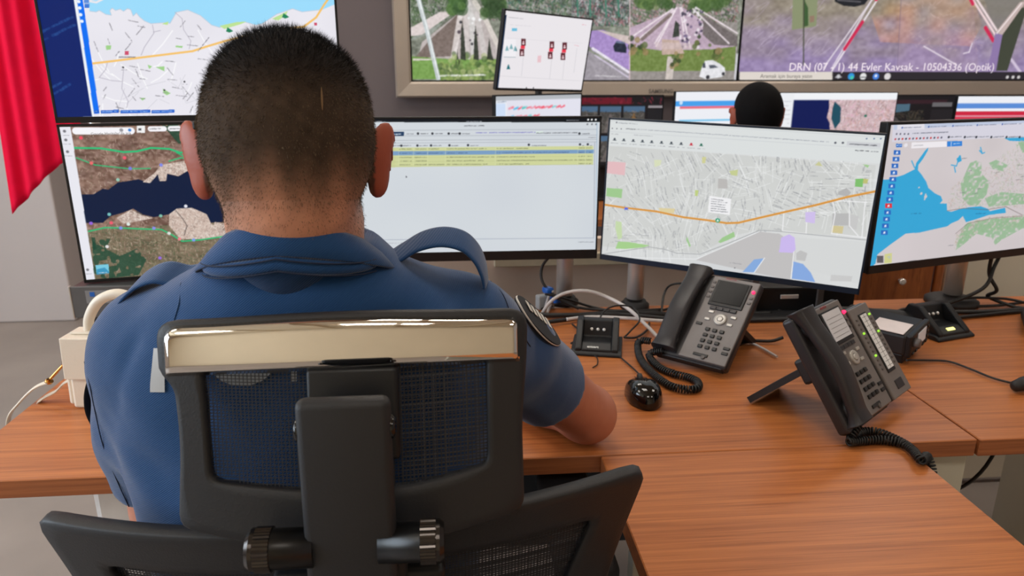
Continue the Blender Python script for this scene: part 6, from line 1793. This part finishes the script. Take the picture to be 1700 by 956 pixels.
# strands
cand = rg.integers(0, len(V), 44000)
cent = V[cand]; nn = N_[cand]; lc = l2[cand]
ok = (lc[:, 1] < .06) & (rg.random(len(lc)) < fade(lc)+.05)
cent, nn, lc = cent[ok], nn[ok], lc[ok]
tp = np.clip((lc[:, 2]-.04)/.05, 0, 1)
down = Rh @ np.array((0, -.35, -1.)); fwd = Rh @ np.array((0, 1., .3))
comb = down[None]*(1-tp[:, None])+fwd[None]*tp[:, None]
d = nn*(.55+.35*tp)[:, None]+comb*(.7-.35*tp)[:, None]+rg.normal(0, .22, cent.shape); d /= np.linalg.norm(d, axis=1)[:, None]
Ln = (.0028+.0048*tp)*rg.uniform(.6, 1.3, len(cent))
sd = np.cross(d, rg.normal(size=d.shape)); sd /= np.linalg.norm(sd, axis=1)[:, None]
a = cent+sd*.00022+rg.normal(0, .0007, cent.shape); b = a-sd*.00044; t = a+d*Ln[:, None]-sd*.00022
SV = np.stack([a, b, t], 1).reshape(-1, 3)
def stubble(n):
    # sparse short stubble down the nape on the skin
    Vb, Fb = np.array([v.co for v in body.data.vertices]) + np.array(PR.location), None
    lb_ = (Vb-HC) @ Rh
    m = (lb_[:, 1] < .03) & (lb_[:, 2] < -.012) & (lb_[:, 2] > -.085) & (np.abs(lb_[:, 0]) < .07)
    idx = np.nonzero(m)[0]; pr = np.clip((lb_[idx, 2]+.085)/.07, 0, 1)**1.1
    pick = rg.choice(idx, n, p=pr/pr.sum())
    nr = np.array([body.data.vertices[int(i)].normal for i in pick])
    return Vb[pick], nr
sv, sn = stubble(7000)
dd = sn*.45+down[None]*.8+rg.normal(0, .25, sv.shape); dd /= np.linalg.norm(dd, axis=1)[:, None]
q2 = np.cross(dd, rg.normal(size=dd.shape)); q2 /= np.linalg.norm(q2, axis=1)[:, None]
a = sv+rg.normal(0, .001, sv.shape); SV2 = np.stack([a+q2*.00016, a-q2*.00016, a+dd*.0026], 1).reshape(-1, 3)
SVa = np.concatenate([SV, SV2])
hairo = link('hair', me, None, PR)
set_col(me, lin(np.clip(hc, 8, 190)))
me.materials.append(attr_mat('hair_shell', rough=.8, spec=.12))
ms = np_mesh('hair_strands', SVa, np.arange(len(SVa)).reshape(-1, 3), smooth=False)
tcol = np.concatenate([np.repeat(tp, 3), np.zeros(len(SV2))])
base = np.array((92, 78, 62.))[None]*(1-tcol[:, None])+np.array((16, 15, 16.))[None]*tcol[:, None]
base *= np.repeat(rg.uniform(.6, 1.35, len(SVa)//3), 3)[:, None]
set_col(ms, lin(np.clip(base, 6, 120)))
so_ = link('strands', ms, attr_mat('hair_strands', rough=.7, spec=.15), hairo); so_['kind'] = 'stuff'
# pale scar in the buzzed hair
a = Vector(tuple(hl((.034, -.094, .042)))); b = Vector(tuple(hl((.036, -.0985, .022))))
def onhead(p):
    q = np.array(p); i = np.argmin(((V-q)**2).sum(1)); return Vector(tuple(V[i]+N_[i]*.0012))
from mathutils.bvhtree import BVHTree
def ray_on(V, F, px, py, off):
    """point of a surface seen at a picture position, lifted off along its normal"""
    key = id(V)
    if key not in _bvh: _bvh[key] = (BVHTree.FromPolygons(V.tolist(), F.tolist()), V)
    r = Vector(tuple(_ray(px, py))).normalized()
    p, n, _i, _d = _bvh[key][0].ray_cast(Vector(tuple(_C)), r)
    if p is None:
        W = V-_C; rr = np.array(r); t = W@rr; i = int(np.argmin(np.linalg.norm(W-t[:, None]*rr, axis=1))); return Vector(tuple(V[i])) - r*off
    if n.dot(r) > 0: n = -n
    return p + n*off
_bvh = {}
HV, HF = V, F
def hairpix(px, py): return ray_on(HV, HF, px, py, .0016)
bm = bmesh.new(); sweep(bm, spline([hairpix(532, 146), hairpix(534, 184)], 8), lambda t: .0002+.0007*math.sin(PI*min(max(t, .05), .95)), 8)
o = fin('scar', bm, mat('pale_scar', (120, 92, 60), .7), hairo); o['label'] = 'short pale vertical scar'
bm = bmesh.new(); e0 = hl((-.079, -.012, .030)); bx(bm, tuple(e0), (.010, .016, .008), bev=.002); o = fin('earpiece', bm, M_BLK, PR); o['label'] = 'small black tip behind the left ear'

# shirt ---------------------------------------------------------------
s = SDF(axis(-.47, .24, .0042), axis(.58, 1.06, .0042), axis(.60, 1.20, .0042))
zk = [.60, .70, .80, .90, .97, 1.02, 1.06, 1.085, 1.105, 1.125, 1.15]
s.stack(zk, [-.16]*11, [.735, .735, .74, .75, .755, .76, .76, .76, .757, .752, .75], [.170, .175, .185, .200, .212, .216, .208, .188, .150, .105, .080], [.125, .125, .125, .125, .125, .120, .110, .100, .092, .082, .076], .02, p=2.3)
# left sleeve hangs down, right sleeve reaches forward
s.cap((-.322, .765, 1.028), (-.352, .800, .915), .066, .066, .028); s.cap((-.352, .800, .915), (-.364, .822, .848), .066, .060, .015)
s.cap((.005, .775, 1.040), (.062, .845, .980), .060, .060, .030); s.cap((.062, .845, .980), (.128, .930, .892), .060, .060, .015)
# upper back fullness and shoulder ridges
s.ell((-.16, .70, 1.03), (.16, .06, .09), .03)
s.ell((-.156, .715, 1.095), (.105, .075, .058), .03)
X, Y, Z = s.xs[:, None, None], s.ys[None, :, None], s.zs[None, None, :]
def fold(a, b, w, h):
    """long soft crease (h<0 valley, h>0 ridge) between two points"""
    a = np.array(a, float); b = np.array(b, float); d = b-a; L = float(d@d)
    t = np.clip(((X-a[0])*d[0]+(Y-a[1])*d[1]+(Z-a[2])*d[2])/L, 0, 1)
    D2 = (X-a[0]-t*d[0])**2+(Y-a[1]-t*d[1])**2+(Z-a[2]-t*d[2])**2
    s.f -= (h*np.exp(-D2/(2*w*w))*(np.sin(np.clip(t, .02, .98)*PI)**.5)).astype(np.float32)
for f_ in (((-.03, .66, 1.11), (-.13, .63, .98), .010, -.006), ((.01, .68, 1.10), (-.03, .66, .99), .012, .006), ((.035, .69, 1.10), (.02, .66, .98), .008, -.007),
           ((-.26, .66, 1.10), (-.21, .63, 1.00), .012, .005), ((-.30, .68, 1.08), (-.33, .69, 1.0), .009, -.005), ((-.36, .72, .99), (-.27, .66, .93), .014, -.006),
           ((-.40, .76, .95), (-.30, .69, .88), .013, .006), ((-.37, .74, .90), (-.26, .66, .84), .012, -.005), ((-.24, .63, .95), (-.30, .66, .80), .016, .006),
           ((.05, .74, .94), (.13, .86, .90), .014, -.004),
           ((-.10, .64, 1.09), (-.16, .62, 1.0), .012, .004), ((-.20, .64, 1.10), (-.17, .62, 1.02), .012, -.004)):
    fold(*f_)
s.f += (.0010*np.sin(X*48+Z*36)*np.sin(Z*30-Y*42+1)+.0002*np.sin(X*90-Z*70+Y*30)).astype(np.float32)
# cuffs: cut ends and hollow them
def cut(p, n, lo, hi):
    n = np.array(n, float); n /= np.linalg.norm(n)
    b = s.box(lo, hi, 0); sl, (x, y, z) = b
    s.f[sl] = np.maximum(s.f[sl], ((x-p[0])*n[0]+(y-p[1])*n[1]+(z-p[2])*n[2]).astype(np.float32))
cut((-.362, .820, .842), (-.05, .30, -1), (-.45, .70, .70), (-.295, .95, .90))
cut((.124, .925, .897), (.52, .68, -.60), (.05, .80, .78), (.24, 1.06, 1.02))
s.cap((-.360, .815, .880), (-.368, .840, .78), .050, .052, .004, sub=True)
s.cap((.105, .90, .925), (.175, .99, .83), .049, .053, .004, sub=True)
V, F = s.mesh('shirt'); V = relax(V, F, 2, .5)
V = V[:]; me = np_mesh('shirt', V, F)
SV_, SN_, SF_ = V, vnormals(V, F), F
def twill(t, b):
    tc = t.nodes.new('ShaderNodeTexCoord'); mp = t.nodes.new('ShaderNodeMapping'); mp.inputs['Rotation'].default_value = (0, R(38), 0)
    w = t.nodes.new('ShaderNodeTexWave'); w.wave_type = 'BANDS'; w.bands_direction = 'Z'; w.inputs['Scale'].default_value = 190; w.inputs['Distortion'].default_value = .3
    bp = t.nodes.new('ShaderNodeBump'); bp.inputs['Strength'].default_value = .35; bp.inputs['Distance'].default_value = .0008
    t.links.new(tc.outputs['Object'], mp.inputs['Vector']); t.links.new(mp.outputs[0], w.inputs['Vector'])
    n = t.nodes.new('ShaderNodeTexNoise'); n.inputs['Scale'].default_value = 14; n.inputs['Detail'].default_value = 3
    ad = t.nodes.new('ShaderNodeMath'); ad.operation = 'MULTIPLY_ADD'; ad.inputs[1].default_value = 5.0
    t.links.new(tc.outputs['Object'], n.inputs['Vector']); t.links.new(n.outputs['Fac'], ad.inputs[0]); t.links.new(w.outputs['Fac'], ad.inputs[2])
    t.links.new(ad.outputs[0], bp.inputs['Height']); t.links.new(bp.outputs['Normal'], b.inputs['Normal'])
def cloth(name, c):
    m = bpy.data.materials.new(name); m.use_nodes = True; b = m.node_tree.nodes['Principled BSDF']
    b.inputs['Base Color'].default_value = tuple(lin(c))+(1,); b.inputs['Roughness'].default_value = .78; b.inputs['Specular IOR Level'].default_value = .25
    b.inputs['Sheen Weight'].default_value = .35; b.inputs['Sheen Roughness'].default_value = .4
    twill(m.node_tree, b); return m
M_SHIRT = cloth('navy_twill', (27, 68, 116)); M_SHIRTD = cloth('navy_twill_trim', (22, 40, 78))
M_SEAM = mat('dark_navy_seam', (16, 32, 60), .8)
shirt = link('shirt', me, M_SHIRT, PR)
def vis(px, py, off=.0012):
    """point of the shirt surface seen at a picture position"""
    return ray_on(SV_, SF_, px, py, off)
def seam(nm, L, r=.0011, m=None, off=.0004):
    bm = bmesh.new(); sweep(bm, spline([vis(x, y, off) for x, y in L], 5), r, 6); return fin(nm, bm, m or M_SEAM, shirt)
seam('armhole_seam', [(822, 452), (835, 490), (852, 530), (880, 575)], .0006)
seam('side_seam', [(136, 600), (150, 640), (158, 680), (172, 740), (196, 800), (212, 842)], .0006)
seam('yoke_seam', [(300, 470), (298, 500), (290, 530), (280, 560)], .0007, M_SHIRT)
# collar: flared band round the neck with a roll line
def collar():
    bm = bmesh.new(); n = 80; cx, cy = -.157, .718
    a0, a1 = R(-248), R(68)       # open at the front
    rows = []
    for i in range(n+1):
        a = a0+(a1-a0)*i/n; ca, sa = math.cos(a), math.sin(a)
        back = max(0, -sa)**1.2; fr_ = max(0, sa); side = abs(ca)
        zt = 1.158+.031*back-.050*fr_
        rx, ry = .066, .074
        P = [(rx-.004, ry-.006, 1.112), (rx-.002, ry-.004, zt-.004), (rx+.001, ry-.001, zt), (rx+.005, ry+.002, zt-.003), (rx+.010+.008*side, ry+.006, zt-.014), (rx+.014+.018*side, ry+.009, zt-.026-.004*side), (rx+.013+.018*side, ry+.007, zt-.028-.004*side), (rx+.006+.008*side, ry+.002, zt-.016), (rx, ry, zt-.006)]
        rows.append([bm.verts.new((cx+ca*p[0], cy+sa*p[1], p[2])) for p in P])
    for A, B in zip(rows, rows[1:]):
        for k in range(len(A)-1):
            f = bm.faces.new((A[k], B[k], B[k+1], A[k+1])); f.smooth = True
    bmesh.ops.recalc_face_normals(bm, faces=bm.faces)
    o = fin('collar', bm, M_SHIRT, shirt)
    so = o.modifiers.new('thick', 'SOLIDIFY'); so.thickness = .0015
    # collar stand below the fall
    bm = bmesh.new(); pts = []
    for i in range(41):
        a = R(-158)+R(136)*i/40; pts.append(Vector((cx+math.cos(a)*.088, cy+math.sin(a)*.080, 1.155-.016*abs(math.cos(a)))))
    sweep(bm, pts, lambda t: .002+.0055*math.sin(PI*t)**.4, 8, flat=.7); fin('collar_stand', bm, M_SHIRT, shirt)
    bm = bmesh.new(); sweep(bm, [p+Vector((math.cos(0)*0, -.0062, .0052)) for p in pts], .0009, 6); fin('collar_seam', bm, M_SEAM, shirt)
    bm = bmesh.new(); sweep(bm, [p+Vector((0, -.0060, -.0062)) for p in pts], .0007, 6); fin('collar_seam', bm, M_SEAM, shirt)
collar()
def strap(pts, width, th=.0045, tilt=0.0, wd=(0, 1, 0)):
    bm = bmesh.new(); P = spline(pts, 8)
    rings = []
    for i, p in enumerate(P):
        T = (P[min(i+1, len(P)-1)]-P[max(i-1, 0)]).normalized(); W_ = Vector(wd); W_ = (W_-T*W_.dot(T)).normalized(); N2 = T.cross(W_)
        rg_ = []
        for q in range(12):
            a = 2*PI*q/12; ca, sa = math.cos(a), math.sin(a)
            rg_.append(bm.verts.new(p+W_*math.copysign(abs(ca)**.4, ca)*width/2+N2*math.copysign(abs(sa)**.7, sa)*th/2))
        rings.append(rg_)
    for A, B in zip(rings, rings[1:]):
        for q in range(12): f = bm.faces.new((A[q], A[(q+1) % 12], B[(q+1) % 12], B[q])); f.smooth = True
    bm.faces.new(rings[0]); bm.faces.new(rings[-1]); bmesh.ops.recalc_face_normals(bm, faces=bm.faces)
    return fin('shoulder_strap', bm, M_SHIRT, shirt)
YS = .755
strap([Vector(ony(x, y, YS)) for x, y in ((640, 436), (668, 418), (700, 400), (735, 393), (768, 400), (790, 420), (802, 446), (806, 470))], .046, wd=(.1, 1, .25))
strap([Vector(ony(x, y, YS)) for x, y in ((368, 446), (338, 450), (305, 458), (270, 452), (240, 462), (216, 484), (202, 512), (198, 535))], .046, wd=(.1, 1, .25))
# sleeve patches
def sleeve_patch(L, wd, m, label, off=.003):
    bm = bmesh.new(); P = spline([vis(x, y, off) for x, y in L], 6); W_ = Vector(wd).normalized(); n = len(P)
    for z_, k in ((0, 1),):
        A = [bm.verts.new(p-W_*.001) for p in P]; B = [bm.verts.new(p+W_*.052) for p in P]
        for i in range(n-1): f = bm.faces.new((A[i], A[i+1], B[i+1], B[i])); f.smooth = True
    o = fin('sleeve_patch', bm, m, shirt); o['label'] = label; so = o.modifiers.new('thick', 'SOLIDIFY'); so.thickness = .0025; return o
M_PATCH = mat('black_patch_cloth', (16, 18, 26), .8)
# right sleeve badge: dark oval with pale rim lying on the outer sleeve
pc = vis(896, 532, .001)
_i = int(np.argmin(((SV_-np.array(pc))**2).sum(1))); out_ = (Vector(tuple(SN_[_i])).normalized()+Vector((.22, .14, .05))).normalized()
ua = Vector((.50, .62, -.60)); ua = (ua-out_*ua.dot(out_)).normalized(); wa = out_.cross(ua).normalized()
pc = pc + out_*.001
def badge(nm, rl, rw, off, th, m, par, n=40):
    bm = bmesh.new(); pp = []
    for q in (0, 1):
        ring = []
        for i in range(n):
            a = 2*PI*i/n; x, y = math.cos(a)*rl, math.sin(a)*rw
            ring.append(bm.verts.new(pc + ua*x + wa*y + out_*(off+q*th - 3.2*y*y - .6*x*x)))
        pp.append(ring)
        c_ = bm.verts.new(pc+out_*(off+q*th))
        for i in range(n): bm.faces.new((ring[i], ring[(i+1) % n], c_))
    for i in range(n): bm.faces.new((pp[0][i], pp[0][(i+1) % n], pp[1][(i+1) % n], pp[1][i]))
    bmesh.ops.recalc_face_normals(bm, faces=bm.faces)
    return fin(nm, bm, m, par)
pb_ = badge('sleeve_patch', .056, .030, -.004, .0045, M_PATCH, shirt); pb_['label'] = 'black badge with pale rim'
bm = bmesh.new(); sweep(bm, [pc+ua*math.cos(a)*.056+wa*math.sin(a)*.029+out_*(.0005-6.5*(math.sin(a)*.029)**2-1.0*(math.cos(a)*.056)**2) for a in np.linspace(0, 2*PI, 50)[:-1]], .0014, 6, closed=True)
merge_o = fin('sleeve_patch_rim', bm, mat('pale_thread', (216, 212, 206), .7), shirt)
for k in range(5):
    a = -.030+k*.014
    bm = bmesh.new(); b2 = bmesh.new(); bx(b2, (0, 0, 0), (.0075, .016, .0008), bev=.0003)
    M_ = Matrix(((ua.x, wa.x, out_.x, 0), (ua.y, wa.y, out_.y, 0), (ua.z, wa.z, out_.z, 0), (0, 0, 0, 1))); M_.translation = pc+ua*a+wa*.006+out_*.0012
    bmesh.ops.transform(b2, matrix=M_, verts=b2.verts); merge(bm, b2); fin('patch_lettering', bm, mat('pale_thread', (216, 212, 206), .7), merge_o)
# left sleeve pen pocket / badge seen edge-on
bm = bmesh.new()
for q in (0,):
    P = spline([Vector((-.408, .80, .990)), Vector((-.421, .81, .965)), Vector((-.426, .815, .940)), Vector((-.420, .815, .918)), Vector((-.408, .81, .908))], 6)
    sweep(bm, P, .020, 12, flat=.16, up=(.15, 1, 0))
o = fin('sleeve_patch', bm, M_PATCH, shirt); o['label'] = 'black badge seen edge-on'
# reflective print on the back
M_REFL = mat('silver_reflective_print', (178, 180, 182), .5)
def print_patch(poly, label=None, N=14):
    """thin print following the shirt back; poly = rows of (left, right) picture points"""
    bm = bmesh.new(); rows = []
    for (a, b) in poly: rows.append([bm.verts.new(vis(a[0]+(b[0]-a[0])*i/N, a[1]+(b[1]-a[1])*i/N, .0022)) for i in range(N+1)])
    for A, B in zip(rows, rows[1:]):
        for i in range(N):
            try: f = bm.faces.new((A[i], A[i+1], B[i+1], B[i])); f.smooth = True
            except ValueError: pass
    bmesh.ops.recalc_face_normals(bm, faces=bm.faces)
    o = fin('back_print', bm, M_REFL, shirt)
    if label: o['label'] = label
    return o
print_patch([((252+max(0, 6-(y-578)*.1), y), (276, y)) for y in range(578, 658, 8)], 'grey reflective strip', 5)
# rounded letter shape seen through the headrest mesh
arc = []
for i in range(25):
    a = R(-6)+R(192)*i/24
    arc.append(((402-58*math.cos(a), 592+48*math.sin(a)), (402-24*math.cos(a), 592+18*math.sin(a))))
print_patch(arc, None, 4)
print_patch([((484, y), (494, y)) for y in range(584, 640, 8)], None, 2)
print_patch([((655, 586+k*6), (722-k*8, 584+k*6)) for k in range(5)], None, 8)

# trousers and shoes
s = SDF(axis(-.42, .12, .008), axis(.56, 1.34, .008), axis(.04, .72, .008))
s.stack([.46, .56, .70], [-.16]*3, [.74, .735, .735], [.185, .175, .168], [.13, .125, .118], .02, p=2.3)
for q in (-1, 1):
    h = (-.16+q*.09, .76, .555); k = (-.16+q*.13, 1.14, .545); a = (-.16+q*.14, 1.17, .10)
    s.cap(h, k, .088, .064, .03); s.cap(k, a, .064, .050, .02)
V, F = s.mesh('trousers'); V = relax(V, F, 2, .5); me = np_mesh('trousers', V, F); link('trousers', me, M_SHIRTD, PR)
for q in (-1, 1):
    s = SDF(axis(-.16+q*.14-.08, -.16+q*.14+.08, .005), axis(1.06, 1.38, .005), axis(-.01, .14, .005))
    x = -.16+q*.14
    s.ell((x, 1.18, .055), (.042, .062, .052), .02); s.ell((x, 1.27, .035), (.044, .075, .034), .02); s.cap((x, 1.15, .03), (x, 1.28, .025), .034, .034, .02); s.half((0, 0, .001), (0, 0, 1))
    V, F = s.mesh('shoe'); V = relax(V, F, 1, .5); link('shoe', np_mesh('shoe', V, F), M_GLOSS, PR)

# ------------------------------------------------------------------ the man at the second row, and his chair
FX = 1.092
PF = empty('person', (FX, 2.60, 0), 'distant person with short black hair seated in front of the far monitors', 'person')
HC = np.array((FX+.002, 2.575, 1.158)); hy = R(-6)
Rh = np.array((Matrix.Rotation(hy, 3, 'Z') @ Matrix.Rotation(R(-8), 3, 'X')))
s = SDF(axis(FX-.30, FX+.30, .007, [(FX-.10, FX+.10, .0045)]), axis(2.42, 3.04, .007, [(2.46, 2.72, .0045)]), axis(.50, 1.30, .007, [(1.03, 1.30, .0045)]))
head_prims(s)
s.stack([.55, .80, .95, 1.02, 1.05], [FX]*5, [2.61]*5, [.14, .15, .15, .10, .05], [.08, .09, .09, .07, .05], .02)
for q in (-1, 1):
    s.cap((FX, 2.61, .94), (FX+q*.18, 2.61, .94), .05, .045, .02)
    s.chain([(FX+q*.18, 2.61, .94), (FX+q*.215, 2.64, .68), (FX+q*.10, 2.84, .655)], [.047, .042, .027], .02)
    s.cap((FX+q*.10, 2.84, .650), (FX+q*.085, 2.90, .645), .030, .028, .012)
    for o in (-.026, -.009, .009, .026): s.chain([(FX+q*.085+o, 2.905, .648), (FX+q*.08+o, 2.945, .650), (FX+q*.08+o, 2.970, .640)], [.0098, .0088, .0078], .003)
    s.chain([(FX+q*.07-q*.012, 2.87, .648), (FX+q*.045, 2.895, .648), (FX+q*.038, 2.925, .643)], [.012, .010, .009], .004)
V, F = s.mesh('body'); V = relax(V, F, 1, .4); me = np_mesh('body', V, F)
sk, _ = skin_colours(V, .90); set_col(me, lin(sk)); link('body', me, M_SKIN, PF)
s = SDF(axis(FX-.11, FX+.11, .004), axis(2.44, 2.72, .004), axis(1.06, 1.30, .004)); cranium(s, .0035)
p_ = hl((0, .062, .040)); s.half(p_, Rh @ np.array((0, -1, .55))); p_ = hl((0, 0, -.050)); s.half(p_, Rh @ np.array((0, -.35, 1)))
V, F = s.mesh('hair'); V = relax(V, F, 1, .4); link('hair', np_mesh('hair', V, F), mat('black_hair', (14, 13, 15), .75, spec=.1, bump=(300, .6), var=(60, .3)), PF)
s = SDF(axis(FX-.31, FX+.31, .007), axis(2.42, 2.82, .007), axis(.50, 1.10, .007))
s.stack([.52, .62, .75, .86, .93, .98, 1.01, 1.035, 1.06], [FX]*9, [2.60]*9, [.175, .180, .19, .205, .205, .185, .14, .10, .07], [.125]*5+[.11, .095, .082, .068], .02, p=2.3)
for q in (-1, 1): s.cap((FX+q*.17, 2.61, .94), (FX+q*.205, 2.64, .80), .062, .060, .03)
V, F = s.mesh('shirt'); V = relax(V, F, 2, .5); link('shirt', np_mesh('shirt', V, F), M_SHIRT, PF)
s = SDF(axis(FX-.28, FX+.28, .009), axis(2.42, 3.15, .009), axis(.04, .64, .009))
s.stack([.46, .56, .62], [FX]*3, [2.60]*3, [.185, .175, .17], [.13, .125, .118], .02, p=2.3)
for q in (-1, 1): s.cap((FX+q*.09, 2.62, .545), (FX+q*.12, 2.98, .535), .085, .062, .03); s.cap((FX+q*.12, 2.98, .535), (FX+q*.13, 3.0, .10), .062, .05, .02)
V, F = s.mesh('trousers'); V = relax(V, F, 2, .5); link('trousers', np_mesh('trousers', V, F), M_SHIRTD, PF)
for q in (-1, 1):
    x = FX+q*.13; s = SDF(axis(x-.07, x+.07, .006), axis(2.90, 3.20, .006), axis(-.01, .14, .006))
    s.ell((x, 3.01, .055), (.042, .062, .052), .02); s.ell((x, 3.09, .035), (.044, .075, .034), .02); s.half((0, 0, .001), (0, 0, 1))
    V, F = s.mesh('shoe'); link('shoe', np_mesh('shoe', V, F), M_GLOSS, PF)
cf = copy_tree(CH, None)
cf.location = CH.location + Vector((FX+.16, 1.84, 0)); cf['label'] = 'black mesh office chair of the distant person at the second row'
cf.rotation_euler = (0, 0, R(-3))
